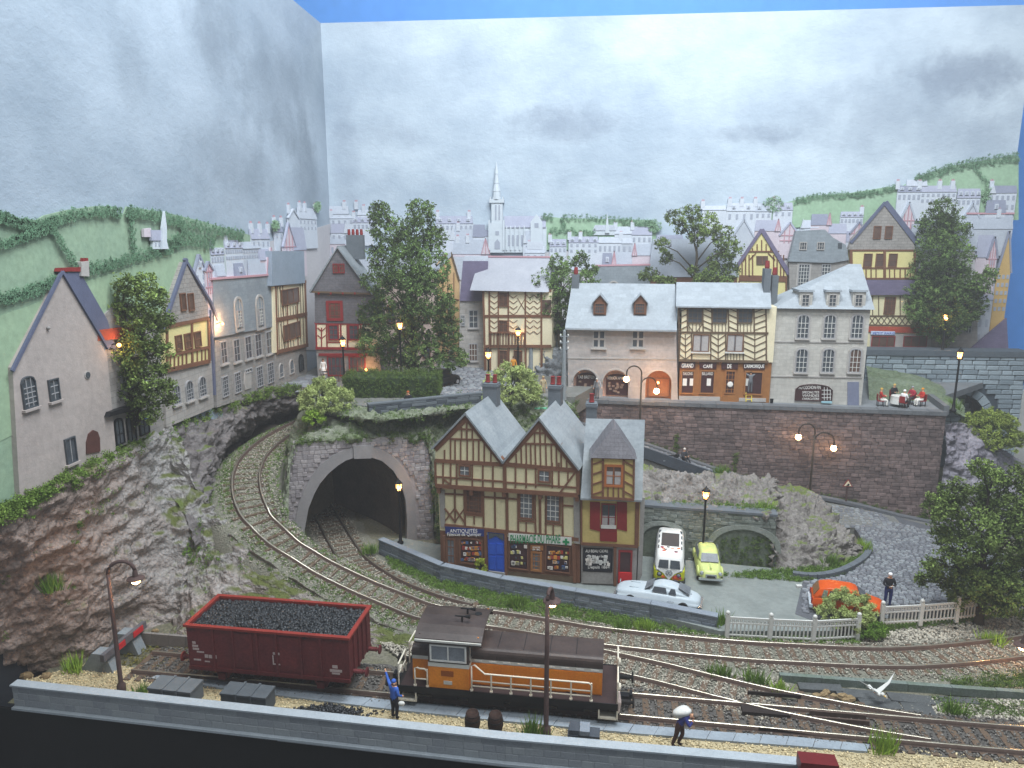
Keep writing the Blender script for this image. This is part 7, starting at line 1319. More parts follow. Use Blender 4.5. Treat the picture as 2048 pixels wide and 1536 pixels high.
pz_ = along(mc[:int(len(mc) * .55)], 1500, -2.0, -.9, .02); moss('moss', 'moss and weeds along the outer edge of the climbing curve', pz_ , MATS['bank_leaf'], R=.1, per=9, size=.045, seed=13)
pz_ = along(mc[:int(len(mc) * .5)], 900, .9, 1.9, .02); moss('moss', 'weeds along the inner edge of the climbing curve', pz_, m_grass, R=.09, per=8, size=.04, seed=14)
pz_ = along(mc[:int(len(mc) * .55)], 1300, -.62, .62, .0); moss('moss', 'low weeds between the rails of the climbing curve', pz_, MATS['bank_leaf'], R=.06, per=7, size=.035, seed=15)
fv = field([(1840, 1345), (2060, 1340), (2060, 1375), (1900, 1370)], 0, 380); fv2 = field([(1860, 1395), (2060, 1405), (2060, 1435), (1900, 1428)], 0, 260); moss('moss', 'green moss between the lower right tracks', np.r_[np.c_[fv, 0 * fv[:, 0]], np.c_[fv2, 0 * fv2[:, 0]]], m_moss, R=.13, per=12, size=.05, seed=16)
fv = field([(200, 1310), (330, 1265), (380, 1290), (370, 1330), (290, 1345), (180, 1340)], 0, 240); moss('moss', 'mossy weeds round the buffer stop', np.c_[fv, 0 * fv[:, 0] + .02], M('autumn_leaf', '#7d7434', '#66662e', var=.25, bump=0, attr=True), R=.1, per=9, size=.05, seed=17)
mz = field([(1310, 905), (1440, 945), (1440, 960), (1300, 950)], 4, 90)
bw = [(RW.w(x, ramp_h(x) + .1 + random.random() * .25, -.1)) for x in np.random.uniform(4, RL, 150)]; moss('weeds', 'weeds at the foot of the brick retaining wall', [tuple(p) for p in bw], m_moss, R=.12, per=12, size=.05, seed=18)
for x in (1352, 1470, 1858):
 z0 = ramp_h(RW.q(x, 930)[0]); moss('weeds', {1352: 'leafy weed on the brick wall above the ramp start', 1470: 'dark weed growing halfway along the ramp wall', 1858: 'green weed near the right end of the brick wall'}[x], [tuple(RW.w(RW.q(x, 930)[0] + random.gauss(0, .12), z0 + random.uniform(.1, 1.6), -.12)) for _ in range(26)], m_moss, R=.12, per=12, size=.05, cat='weed', seed=x)
moss('ivy', 'green growth over the right blind arch of the arched wall', [tuple(aw(random.uniform(1440, 1552), random.uniform(1075, 1138), .05)) for _ in range(150)], m_moss, R=.14, per=12, size=.05, seed=31)
gm = on_grid(np.stack([np.array(h) for h in np.array([[list(p) for p in c] for c in hcR])]), 1, lambda w, u, q: u >= 0, 0, -9) if 0 else None
TU = [(150, 1338, .1, .75), (284, 1392, .1, .5), (1066, 1470, .1, .75), (1770, 1502, .1, .95), (1438, 1352, .05, .6), (1510, 1366, .05, .65), (1556, 1382, .05, .45), (1032, 1212, .1, .6), (1240, 1262, .05, .55), (1288, 1258, .05, .55), (738, 1106, .2, .6), (1442, 1250, .3, .7), (1530, 1024, 3.2, .8), (1445, 946, 3.9, .6), (1660, 1128, .4, .7), (1725, 1100, .5, .7), (1905, 820, 7.2, .9), (104, 1180, 4.3, .9), (1990, 1285, .1, .5), (1905, 1425, .05, .5)]
for i, (x, y, z, h) in enumerate(TU):
 p = np.array(P(x, y, z)); q = p + np.random.normal(size=(16, 3)) * np.array([.2, .15, 0])
 grass('grass_tuft', q, h, m_grass if i % 3 else m_grass_lime, per=10, spread=.1, w=.028, label=['green tuft before the dark left end', 'short tuft beside the left yard lamp', 'dry green tuft at the foot of the middle yard lamp', 'big green tuft at the end of the slab edging', 'tuft right of the locomotive beyond the turnout', 'second tuft between turnout and main line', 'smallest tuft beside the turnout rail', 'tuft on the grassy bank behind the locomotive', 'tuft below the silver coupé wall', 'tuft right of the one below the coupé wall', 'tuft at the left end of the street wall', 'tuft between street wall and white fence', 'tuft at the right end of the arched wall top', 'tuft on the outcrop by the ramp kerb', 'tuft at the foot of the rock bluff', 'lime tuft at the tip of the kerbed rock', 'bright tuft at the terrace corner', 'green weed on the brown rock face', 'tuft under the right edge fence', 'tuft beside the lower right rails'][i], cat='grass tuft', group='grass tufts')
LA = math.atan2((s1 - s0).y, (s1 - s0).x)
def on_line(x): t = (x - s0.x) / (s1.x - s0.x); return s0 + (s1 - s0) * t
m_wag = M('wagon_oxide', '#702e2d', '#54262a', var=.28, scale=1.1, bump=.15, bs=12, rough=.6); m_wagrim = M('wagon_rim', '#8f362d', '#7b2c26', var=.08, bump=.05, rough=.5); m_wagd = M('wagon_dark_oxide', '#5a2324', var=.15, bump=.1)  # last one: darker oxide for the sole bars and axle boxes
xl, xr = P(381, 1333, 1.15).x, P(706, 1355, 1.15).x; WL = (xr - xl) / math.cos(LA); c = on_line((xl + xr) / 2)
Wg = thing('coal_wagon', 'dark red open coal wagon standing by the buffer stop', 'goods wagon', (c.x, c.y, .3), LA); h = WL / 2; wz0, wz1, hw = .85, 2.72, 1.32
m = MB(); t = .09
m.box(-h, h, -hw, -hw + t, wz0, wz1).box(-h, h, hw - t, hw, wz0, wz1).box(-h, -h + t, -hw + t, hw - t, wz0, wz1).box(h - t, h, -hw + t, hw - t, wz0, wz1).box(-h + t, h - t, -hw + t, hw - t, wz0, wz0 + .1); m.build('body', m_wag, Wg)
m = MB(); e = .09
m.box(-h - e, h + e, -hw - e, -hw + t, wz1, wz1 + .1).box(-h - e, h + e, hw - t, hw + e, wz1, wz1 + .1).box(-h - e, -h + t, -hw + t, hw - t, wz1, wz1 + .1).box(h - t, h + e, -hw + t, hw - t, wz1, wz1 + .1); m.build('rim', m_wagrim, Wg)
for x in (-.67, -.42, -.12, .12, .42, .66):
 for s in (-1, 1): MB().box(x * h - .05, x * h + .05, s * hw - .07, s * hw + .07, wz0 - .12, wz1 - .001).build('rib', m_wag, Wg)
for s in (-1, 1):
 for y in (-.8, -.27, .27, .8): MB().box(s * h - .06, s * h + .06, y - .05, y + .05, wz0, wz1 - .001).build('end_rib', m_wag, Wg)
 for x in (-.3, .28): MB().box(x * h - .45, x * h + .45, s * hw - .03, s * hw + .045, wz0 + .15, wz1 - .12).build('door', m_wag, Wg)
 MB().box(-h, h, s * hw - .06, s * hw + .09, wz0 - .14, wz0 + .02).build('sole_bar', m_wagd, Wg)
 for x in (-.62, .62):
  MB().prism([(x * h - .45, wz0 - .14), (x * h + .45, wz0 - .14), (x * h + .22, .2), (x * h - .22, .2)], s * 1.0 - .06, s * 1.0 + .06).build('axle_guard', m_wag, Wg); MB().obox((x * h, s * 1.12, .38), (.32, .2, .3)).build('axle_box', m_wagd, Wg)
 for y in (-.87, .87):
  o = MB().lathe([(.1, 0), (.1, .42), (.13, .43), (.07, .44), (.07, .55)] if s > 0 else [(.07, -.55), (.07, -.44), (.13, -.43), (.1, -.42), (.1, 0)], 10, (s * h, y, wz0 + .12), axis='x').build('buffer', m_wag, Wg); MB().lathe([(.2, .55), (.22, .58), (.18, .62)] if s > 0 else [(.18, -.62), (.22, -.58), (.2, -.55)], 14, (s * h, y, wz0 + .12), axis='x').build('buffer_head', m_wagrim if s < 0 else m_wag, o)
for x in (-.62, .62):
 for s in (-.75, .75): MB().lathe([(.1, -.06), (.42, -.06), (.45, .0), (.42, .06), (.1, .06)], 18, (x * h, s, .42), axis='y').build('wheel', m_black, Wg)
m_mark = M('faded_lettering', '#b0a09c', bump=0)
LW = Fac(None, None, None, Wg.matrix_basis @ Vector((-h, -hw - .0, -.3)), Wg.matrix_basis @ Vector((h, -hw, -.3))); lr = thing('markings', None, None) if 0 else None
mk = MB()
def wmark(x0, y0, x1, y1):
 a, b = LW.q(x0, y1), LW.q(x1, y0); mk.box(a[0] - h, b[0] - h, -hw - .012, -hw - .001, a[1] - .3, b[1] - .3)
for r in ((385, 1283, 391, 1287), (385, 1290, 396, 1293), (386, 1296, 398, 1299), (394, 1303, 408, 1304.5), (410, 1309, 416, 1315), (418, 1310, 424, 1316), (426, 1310.5, 433, 1316.5), (388, 1318, 402, 1320), (410, 1322, 420, 1323.5), (546, 1306, 565, 1309), (546, 1311, 547, 1328), (563, 1311, 564, 1328), (546, 1328, 564, 1329), (665, 1331, 675, 1336), (660, 1340, 684, 1343), (664, 1346, 680, 1348)): wmark(*r)
mk.build('lettering', m_mark, Wg, kind='stuff')
# coal heaped in the wagon
gx = np.linspace(-h + .12, h - .12, 60); gy = np.linspace(-hw + .11, hw - .11, 26); X, Y_ = np.meshgrid(gx, gy, indexing='ij'); Z = wz1 - .14 + .2 * np.cos(X / h * 1.5) * np.cos(Y_ / hw * 1.4) + .05 * fbm(np.stack([X.ravel() * 2, Y_.ravel() * 2, X.ravel() * 0], 1), 3).reshape(X.shape)
Zv = np.stack([X.ravel(), Y_.ravel(), Z.ravel()], 1); R2 = np.array([[math.cos(LA), -math.sin(LA), 0], [math.sin(LA), math.cos(LA), 0], [0, 0, 1]]); Wl = Zv @ R2.T + np.array(Wg.location)
i = np.random.randint(0, len(Wl), 3400); cc = Wl[i] + (np.random.uniform(-.05, .05, (3400, 3)) * [1, 1, .4]); me_s = stones('coal_load', cc, np.random.uniform(.05, .13, 3400), m_coal, kind='stuff', label='heap of glinting black coal filling the red wagon', cat='coal')
ob('coal_load', npmesh('coal_bed', Wl, grid_faces(60, 26)[:, ::-1], m_coal, np.ones(59 * 25)), kind='stuff', label='black coal bed beneath the lumps in the red wagon', cat='coal')
m_or2 = M('loco_orange', '#e08a24', '#cd741c', var=.12, scale=1.3, bump=.03, rough=.42, spec=.4); m_br2 = M('loco_brown', '#2e2523', '#4a3f3b', var=.2, scale=1.1, bump=.05, rough=.45, spec=.4); m_ban = M('loco_band', '#c9c9c2', '#b9b9b2', var=.05, bump=0, rough=.5); m_rl = M('handrail_cream', '#e3dccb', '#d4ccba', var=.05, bump=0, rough=.5); m_dk = M('loco_deck', '#33292a', '#40302f', var=.15, scale=4, bump=.2, bs=30); m_un = M('underframe_black', '#1d1b1b', '#272423', var=.25, scale=4, bump=.3)
xl, xr = P(797, 1374, 1.2).x, P(1240, 1408, 1.2).x; LL = (xr - xl) / math.cos(LA); c = on_line((xl + xr) / 2); h = LL / 2
Lc = thing('locomotive', 'orange and brown diesel shunter with cream handrails', 'locomotive', (c.x, c.y, .3), LA)
D0 = .82
MB().box(-h, h, -1.36, 1.36, D0 - .16, D0).build('deck', m_dk, Lc); MB().box(-h + .35, h - .35, -1.1, 1.1, .3, D0 - .162).build('frame', m_un, Lc)
for s in (-1, 1): MB().box(-h, h, s * 1.37 - .02, s * 1.37 + .03, D0 - .26, D0 + .02).build('side_sill', m_black, Lc); MB().box(s * h - .06, s * h + .09, -1.3, 1.3, D0 - .5, D0 + .001).build('buffer_beam', m_un, Lc)
for s in (-1, 1):
 MB().box(-1.6, -.1, s * 1.16 - .1, s * 1.16 + .1, .22, .62).build('tank', m_un, Lc); MB().box(.15, 1.7, s * 1.16 - .1, s * 1.16 + .1, .26, .62).build('battery_box', m_un, Lc)
 for x in (-.58, .58): MB().box(x * h - .55, x * h + .55, s * 1.02 - .06, s * 1.02 + .06, .16, .5).build('axle_guard', m_un, Lc); MB().lathe([(.1, -.06), (.44, -.06), (.48, 0), (.44, .06), (.1, .06)], 18, (x * h, s * .78, .46), axis='y').build('wheel', m_black, Lc)
F0 = Fac(None, None, None, Lc.matrix_basis @ Vector((-h, -.82, -.3)), Lc.matrix_basis @ Vector((h, -.82, -.3)))
def lx(px, py=1340): return F0.q(px, py)[0] - h
cx0, cx1 = lx(863) - .0, lx(943); hx1 = lx(1205); sx0 = lx(826)
def hood(x0, x1, hw, z0, z1, r, mat, name, seg=5):
 pr_ = [(-hw, z0), (-hw, z1 - r)] + [(-hw + r - r * math.cos(a), z1 - r + r * math.sin(a)) for a in np.linspace(0, math.pi / 2, seg)][1:] + [(hw - r + r * math.sin(a), z1 - r + r * math.cos(a)) for a in np.linspace(0, math.pi / 2, seg)] + [(hw, z0)]
 n = len(pr_); vs = [(x0, y, z) for y, z in pr_] + [(x1, y, z) for y, z in pr_]
 return MB().add(vs, [(i, i + 1, n + i + 1, n + i) for i in range(n - 1)] + [(n - 1, 0, n, 2 * n - 1), tuple(range(n - 1, -1, -1)), tuple(range(n, 2 * n))]).build(name, mat, Lc)
HZ = D0 + 1.02
hood(cx1 - .02, hx1, .84, D0, HZ, .001, m_or2, 'long_hood'); hood(cx1 - .02, hx1 + .01, .85, HZ, HZ + .17, .001, m_ban, 'long_hood_band'); hood(cx1 - .03, hx1 + .02, .86, HZ + .17, HZ + .62, .26, m_br2, 'long_hood_roof')
hood(sx0, cx0 + .02, .84, D0, HZ - .05, .001, m_or2, 'short_hood'); hood(sx0 - .01, cx0 + .02, .85, HZ - .05, HZ + .12, .001, m_ban, 'short_hood_band'); hood(sx0 - .02, cx0 + .02, .86, HZ + .12, HZ + .5, .24, m_br2, 'short_hood_roof')
n = 9
for s in (-1, 1):
 for i in range(n):
  x = cx1 + (hx1 - cx1) * (i + .5) / n; MB().box(x - .27, x + .27, s * .845 - .015, s * .845 + .015, D0 + .06, HZ - .05).build('hood_door', m_or2, Lc); MB().box(x - .16, x + .16, s * .86 - .01, s * .86 + .012, HZ + .05, HZ + .12).build('louvre', m_white, Lc)
for i in range(1, 5): x = cx1 + (hx1 - cx1) * i / 5; MB().box(x - .012, x + .012, -.875, .875, HZ + .2, HZ + .36).box(x - .012, x + .012, -.62, .62, HZ + .36, HZ + .632).build('roof_seam', m_black, Lc)
CZ = D0 + .98; cb = 1.3
MB().box(cx0, cx1, -cb, cb, D0 + .01, CZ).build('cab_lower', m_or2, Lc); MB().box(cx0 - .01, cx1 + .01, -cb - .01, cb + .01, CZ, CZ + .18).build('cab_band', m_ban, Lc); MB().box(cx0, cx1, -cb, cb, CZ + .18, CZ + 1.28).build('cab_upper', m_br2, Lc)
# arched roof overhanging the cab
rx0, rx1 = cx0 - .55, cx1 + .55; pr_ = [(-cb - .1, CZ + 1.1), (-cb - .06, CZ + 1.28), (-cb + .2, CZ + 1.42), (-.7, CZ + 1.56), (0, CZ + 1.62), (.7, CZ + 1.56), (cb - .2, CZ + 1.42), (cb + .06, CZ + 1.28), (cb + .1, CZ + 1.1)]; k = len(pr_); pr2 = [(y * .96, z - .07) for y, z in pr_]
vs = [(x, y, z) for x in (rx0, rx1) for y, z in pr_] + [(x, y, z) for x in (rx0, rx1) for y, z in pr2]
MB().add(vs, [(i, i + 1, k + i + 1, k + i) for i in range(k - 1)] + [(2 * k + i + 1, 2 * k + i, 3 * k + i, 3 * k + i + 1) for i in range(k - 1)] + [(i, 2 * k + i, 2 * k + i + 1, i + 1) for i in range(k - 1)] + [(k + i, k + i + 1, 3 * k + i + 1, 3 * k + i) for i in range(k - 1)] + [(0, k, 3 * k, 2 * k), (k - 1, 3 * k - 1, 4 * k - 1, 2 * k - 1)]).build('cab_roof', m_br2, Lc)
MB().box(rx0 + .02, rx1 - .02, -cb - .13, -cb - .07, CZ + 1.16, CZ + 1.24).build('roof_gutter', m_ban, Lc)
for s, x in ((1, cx1), (-1, cx0)):  # slanted end visors
 MB().prism([(x, CZ + .9), (x + s * .42, CZ + 1.36), (x + s * .36, CZ + 1.4), (x, CZ + 1.1)], -cb + .1, cb - .1).build('visor', m_or2 if s > 0 else m_br2, Lc)
 for y in (-.85, .85): o = MB().box(x - .02 if s > 0 else x - .03, x + .03 if s > 0 else x + .02, y - .32, y + .32, CZ + .3, CZ + .95).build('end_window', m_ban, Lc); MB().box(x - .04, x + .04, y - .26, y + .26, CZ + .36, CZ + .89).build('pane', m_glass, o)
for s in (-1, 1):
 m = MB(); a, b, z0, z1, y = cx0 + .08, cx1 - .1, CZ + .26, CZ + 1.02, s * cb
 y0, y1 = sorted((y, y + s * .05)); m.box(a, b, y0, y1, z0, z0 + .07).box(a, b, y0, y1, z1 - .07, z1).box(a, a + .07, y0, y1, z0 + .07, z1 - .07).box(b - .07, b, y0, y1, z0 + .07, z1 - .07).box((a + b) / 2 - .025, (a + b) / 2 + .025, y0, y1, z0 + .07, z1 - .07); W_ = m.build('cab_window', m_white, Lc); y0, y1 = sorted((y, y + s * .025)); MB().box(a + .05, b - .05, y0, y1, z0 + .05, z1 - .05).build('pane', m_glass_lt, W_)
 y0, y1 = sorted((y, y + s * .02)); MB().box((cx0 + cx1) / 2 - .32, (cx0 + cx1) / 2 + .2, y0, y1, D0 + .58, D0 + .82).build('number_plate', M('dark_orange_plate', '#8a4a18', bump=0), Lc); MB().box((cx0 + cx1) / 2 - .22, (cx0 + cx1) / 2 + .14, y0, y1, D0 + .2, D0 + .36).build('maker_plate', m_ban, Lc)
for dx, dy in ((.1, .25), (.0, -.4)):
 o = MB().lathe([(.03, 0), (.05, .12), (.03, .24)], 8, ((cx0 + cx1) / 2 + dx + .4, dy, CZ + 1.58)).build('horn_post', m_black, Lc); MB().lathe([(.03, -.3), (.035, .1), (.09, .34)], 9, ((cx0 + cx1) / 2 + dx + .4, dy, CZ + 1.84), axis='x').build('horn', m_black, o)
MB().lathe([(.16, 0), (.16, .02)], 12, (cx1 + .1, .3, CZ + 1.6)).build('roof_hatch', m_black, Lc)
def railing(x0, x1, y, hgt, posts, n_bars, first=True):
 r = .036; m = MB(); z = D0; m.tube([(x0, y, z), (x0, y, z + hgt + (.32 if first else 0)), (x0 + .12, y, z + hgt + (.38 if first else .04)), (x0 + (.55 if first else .2), y, z + hgt), (x1 - .1, y, z + hgt), (x1, y, z + hgt - .1), (x1, y, z)], r, 7)
 for kk in range(1, n_bars + 1): m.tube([(x0, y, z + hgt * kk / (n_bars + 1) * .85), (x1, y, z + hgt * kk / (n_bars + 1) * .85)], r * .8, 6)
 o = m.build('handrail', m_rl, Lc, smooth=True)
 for i in range(posts): x = x0 + (x1 - x0) * i / (posts - 1) if posts > 1 else x0; MB().tube([(x, y, z), (x, y, z + hgt)], r, 6).lathe([(.07, 0), (.07, .07)], 8, (x, y, z)).build('post', m_rl, o)
for s in (-1, 1): railing(cx1 + .1, hx1 - .1 - .32, s * 1.3, .82, 7, 2); railing(sx0 + .22, cx0 - .06, s * 1.3, .82, 2, 1, False)
for s in (-1, 1):
 x = s * (h - .02); m = MB(); m.tube([(x, -1.3, D0 - .1), (x, -1.3, D0 + .95), (x, -.3, D0 + 1.0)], .036, 6).tube([(x, 1.3, D0 - .1), (x, 1.3, D0 + .95), (x, .3, D0 + 1.0)], .036, 6).tube([(x, -1.3, D0 + .5), (x, -.3, D0 + .5)], .03, 6).tube([(x, 1.3, D0 + .5), (x, .3, D0 + .5)], .03, 6).tube([(x, -.3, D0), (x, -.3, D0 + 1.0)], .036, 6).tube([(x, .3, D0), (x, .3, D0 + 1.0)], .036, 6); m.build('end_rail', m_rl, Lc)
 for y in (-.9, .9): MB().lathe([(.14, -.06), (.17, .0), (.14, .08)], 12, (x + s * .04, y, D0 + .5), axis='x').build('headlamp', m_rl, Lc)
 for yy in (-1, 1):
  m = MB(); y = yy * 1.34; a = s * (h - .75); m.box(min(a, x), max(a, x), y - .3 if yy > 0 else y - .03, y + .03 if yy > 0 else y + .3, .12, .18).box(a - .03, a + .03, y - .03, y + .03, .12, D0 - .27).box(x - .03, x + .03, y - .03, y + .03, .12, D0 - .27); m.build('step', m_rl, Lc)
 for y in (-.87, .87): o = MB().lathe([(.11, 0), (.11, .42), (.07, .43), (.07, .5)] if s > 0 else [(.07, -.5), (.07, -.43), (.11, -.42), (.11, 0)], 10, (s * (h + .09), y, D0 - .18), axis='x').build('buffer', m_un, Lc); MB().lathe([(.21, .5), (.23, .53), (.19, .57)] if s > 0 else [(.19, -.57), (.23, -.53), (.21, -.5)], 14, (s * (h + .09), y, D0 - .18), axis='x').build('buffer_head', m_un, o)
 MB().obox((s * (h + .3), 0, .3), (.5, .3, .2)).obox((s * (h + .55), 0, .42), (.12, .34, .2)).build('coupling', m_black, Lc)
MB().tube([(h + .02, -1.22, D0 + .5), (h + .05, -1.3, D0 + .1), (h + .03, -1.28, D0 - .4)], [.05, .09, .05], 7).build('brake_hose', M('hose_pink_grey', '#c9b8b2', bump=.05), Lc)
def ringp(w, z0, z1, tum=.0, r=.12, rb=.06, n=4):
 """half outline from the bottom centre round the side to the top centre"""
 p = [(0, z0), (w - rb, z0), (w, z0 + rb), (w - tum * .4, (z0 + z1) / 2)]; wt = w - tum
 p += [(wt - r + r * math.cos(a), z1 - r + r * math.sin(a)) for a in np.linspace(0, math.pi / 2, n)]; return p + [(0, z1)]
def loftm(sts, mat, name, root, smooth=True, sub=0):
 rings = []
 for x, p in sts: rings.append([(x, y, z) for y, z in p] + [(x, -y, z) for y, z in p[-2:0:-1]])
 n = len(rings[0]); V = [q for r in rings for q in r]; F = [(i * n + j, i * n + (j + 1) % n, (i + 1) * n + (j + 1) % n, (i + 1) * n + j) for i in range(len(rings) - 1) for j in range(n)] + [tuple(range(n - 1, -1, -1)), tuple((len(rings) - 1) * n + j for j in range(n))]
 o = MB().add(V, F).build(name, mat, root, smooth=smooth)
 if sub: md = o.modifiers.new('s', 'SUBSURF'); md.levels = md.render_levels = sub
 return o
m_tyre = M('tyre', '#1b1b1c', bump=.1); m_hub = M('hubcap', '#c9cccf', bump=0, rough=.3, metal=.6)
def wheels(root, xs, y, r=.3):
 for x in xs:
  for s in (-1, 1): o = MB().lathe([(r * .55, -.09), (r * .95, -.09), (r, -.05), (r, .05), (r * .95, .09), (r * .55, .09)], 18, (x, s * y, r), axis='y').build('wheel', m_tyre, root); MB().lathe([(.02, -.105), (r * .56, -.095), (r * .56, .095), (.02, .105)], 14, (x, s * y, r), axis='y').build('hubcap', m_hub, o)
def carthing(label, px, py, z, rz, name='car', cat='car', sc=1): o = thing(name, label, cat, P(px, py, z), rz); o.scale = (sc,) * 3; return o
def panel(root, pts, mat, name, th=.015):   # thin pane following four corner points
 a, b, c_, d = [Vector(p) for p in pts]; n = (b - a).cross(d - a).normalized() * th; V = [a, b, c_, d, a + n, b + n, c_ + n, d + n]; return MB().add(V, [(0, 3, 2, 1), (4, 5, 6, 7), (0, 1, 5, 4), (1, 2, 6, 5), (2, 3, 7, 6), (3, 0, 4, 7)]).build(name, mat, root)
# van
m_vw = M('van_white', '#e2e2df', var=.03, bump=0, rough=.35); m_vy = M('van_lime', '#c3c61e', '#b3b81a', var=.08, bump=0, rough=.35); m_bmp = M('bumper_dark', '#2b2b2d', bump=0, rough=.4); m_chr = M('chrome', '#c8ccd0', bump=0, rough=.2, metal=.8)
V_ = carthing('white and lime camper van with flower stickers and split windscreen', 1338, 1141, .36, math.radians(-98), 'camper_van', 'van')
lo = [(-2.1, .76, .3, 1.0), (-1.95, .84, .24, 1.02), (0, .86, .22, 1.02), (1.7, .86, .22, 1.02), (2.0, .82, .25, 1.0), (2.1, .7, .3, .95)]; loftm([(x, ringp(w, a, b, 0, .04, .1)) for x, w, a, b in lo], m_vy, 'lower_body', V_)
up_ = [(-2.08, .74, 1.0, 1.7), (-1.9, .83, 1.0, 1.9), (-1, .85, 1.02, 1.94), (1.2, .85, 1.02, 1.94), (1.75, .82, 1.0, 1.86), (2.0, .76, 1.0, 1.66), (2.1, .71, .95, 1.14)]; loftm([(x, ringp(w, a, b, .1, .24, .02)) for x, w, a, b in up_], m_vw, 'upper_body', V_)
MB().add([(2.12, -.7, 1.06), (2.13, -.3, .82), (2.15, 0, .44), (2.13, .3, .82), (2.12, .7, 1.06), (1.98, -.7, 1.06), (1.98, -.3, .8), (1.98, 0, .4), (1.98, .3, .8), (1.98, .7, 1.06)], [(0, 1, 2, 3, 4), (0, 5, 6, 1), (1, 6, 7, 2), (2, 7, 8, 3), (3, 8, 9, 4), (5, 0, 4, 9)]).build('front_panel', m_vw, V_)
for s in (-1, 1):
 q = [(2.13, s * .05, 1.13), (2.1, s * .6, 1.13), (2.0, s * .55, 1.56), (2.03, s * .05, 1.58)]; panel(V_, q if s > 0 else q[::-1], m_glass, 'windscreen', .02)
 for i in range(4): x = -1.72 + i * .86; q = [(x, s * .85, 1.14), (x + .7, s * .85, 1.14), (x + .7, s * .79, 1.52), (x, s * .79, 1.52)]; panel(V_, q[::-1] if s > 0 else q, m_glass, 'side_window', .03)
 for i in range(4): x = -1.4 + i * .75; MB().box(x, x + .4, s * .6 - .07, s * .6 + .07, 1.9 - .02, 1.915).build('skylight', m_glass, V_)
 o = MB().lathe([(.14, 0), (.14, .05)], 14, (2.06, s * .52, .74), axis='x').build('headlight', m_bmp, V_); MB().lathe([(.1, .05), (.05, .09)], 12, (2.06, s * .52, .74), axis='x').build('lens', m_glass_lt, o)
 MB().lathe([(.07, 0), (.07, .04)], 10, (2.09, s * .34, .6), axis='x').build('indicator', M('indicator_orange', '#d8622a', bump=0), V_)
MB().box(-.9, .95, -.5, .5, 1.93, 1.955).build('sunroof', M('sunroof_grey', '#4a4543', var=.1, bump=.2), V_)
m = MB(); m.lathe([(.19, 0), (.19, .03), (.16, .035), (.16, 0)], 20, (2.12, 0, .86), axis='x'); E_ = m.build('emblem', m_chr, V_)
def yz(p, q, w=.03):
 p, q = Vector((2.165, *p)), Vector((2.165, *q)); d = (q - p).normalized(); n = Vector((0, -d.z, d.y)) * w / 2; return [p + n, q + n, q - n, p - n]
m = MB()
for p, q in (((-.1, 1.0), (0, .87)), ((0, .87), (.1, 1.0)), ((-.15, .92), (-.07, .74)), ((-.07, .74), (0, .86)), ((0, .86), (.07, .74)), ((.07, .74), (.15, .92))):
 r_ = yz(p, q); m.add(r_ + [v - Vector((.04, 0, 0)) for v in r_], [(0, 1, 2, 3), (0, 4, 5, 1), (1, 5, 6, 2), (2, 6, 7, 3), (3, 7, 4, 0)])
m.build('emblem_letters', m_chr, E_)
MB().box(2.05, 2.24, -.86, .86, .3, .44).box(1.6, 2.06, -.9, -.82, .3, .42).box(1.6, 2.06, .82, .9, .3, .42).build('bumper', m_bmp, V_); wheels(V_, (-1.25, 1.25), .72, .32)
m_fl = [M('flower_red', '#c23a5a', bump=0), M('flower_orange', '#d9732c', bump=0), M('flower_dark', '#4a4038', bump=0)]
rq = random.Random(4)
for i in range(11):
 x, y = rq.uniform(1.05, 1.6), rq.uniform(-.55, .55); o = MB()
 for k in range(5): a = k * 1.257; o.lathe([(.045, 0), (.045, .012)], 6, (x + .06 * math.cos(a), y + .06 * math.sin(a), 1.93 - max(0, x - 1.2) * .13), 0)
 o.build('flower_sticker', m_fl[i % 3], V_)
for i in range(8):
 y = rq.choice((-1, 1)) * rq.uniform(.25, .68); o = MB(); z = rq.uniform(.5, .68); [o.lathe([(.045, 0), (.045, .012)], 6, (2.1, y + .05 * math.cos(k * 1.257), z + .05 * math.sin(k * 1.257)), 0, 'x') for k in range(5)]; o.build('flower_sticker', m_fl[i % 2], V_)
# rounded pale green saloon
m_pg = M('car_pale_green', '#cbd48a', '#bfc97e', var=.04, bump=0, rough=.35)
V_ = carthing('small rounded pale green saloon parked beside the camper van', 1414, 1140, .36, math.radians(-94))
b_ = [(-2.0, .45, .3, .6), (-1.9, .6, .28, .78), (-1.4, .7, .25, .9), (-.4, .74, .24, .95), (.6, .74, .24, .96), (1.3, .7, .25, .92), (1.75, .6, .28, .82), (1.92, .45, .32, .68)]; loftm([(x, ringp(w, a, b, .08, .22, .1)) for x, w, a, b in b_], m_pg, 'body', V_, sub=1)
g_ = [(-1.6, .5, .85, .92), (-1.2, .6, .88, 1.24), (-.6, .62, .9, 1.47), (.1, .62, .9, 1.5), (.55, .6, .9, 1.42), (.95, .56, .9, 1.0)]; loftm([(x, ringp(w, a, b, .1, .2, .02)) for x, w, a, b in g_], m_pg, 'cabin', V_, sub=1)
panel(V_, [(1.02, -.5, .98), (1.02, .5, .98), (.66, .44, 1.34), (.66, -.44, 1.34)], m_glass_lt, 'windscreen', .03); panel(V_, [(-1.5, .42, 1.0), (-1.5, -.42, 1.0), (-1.1, -.38, 1.3), (-1.1, .38, 1.3)], m_glass_lt, 'rear_window', .03)
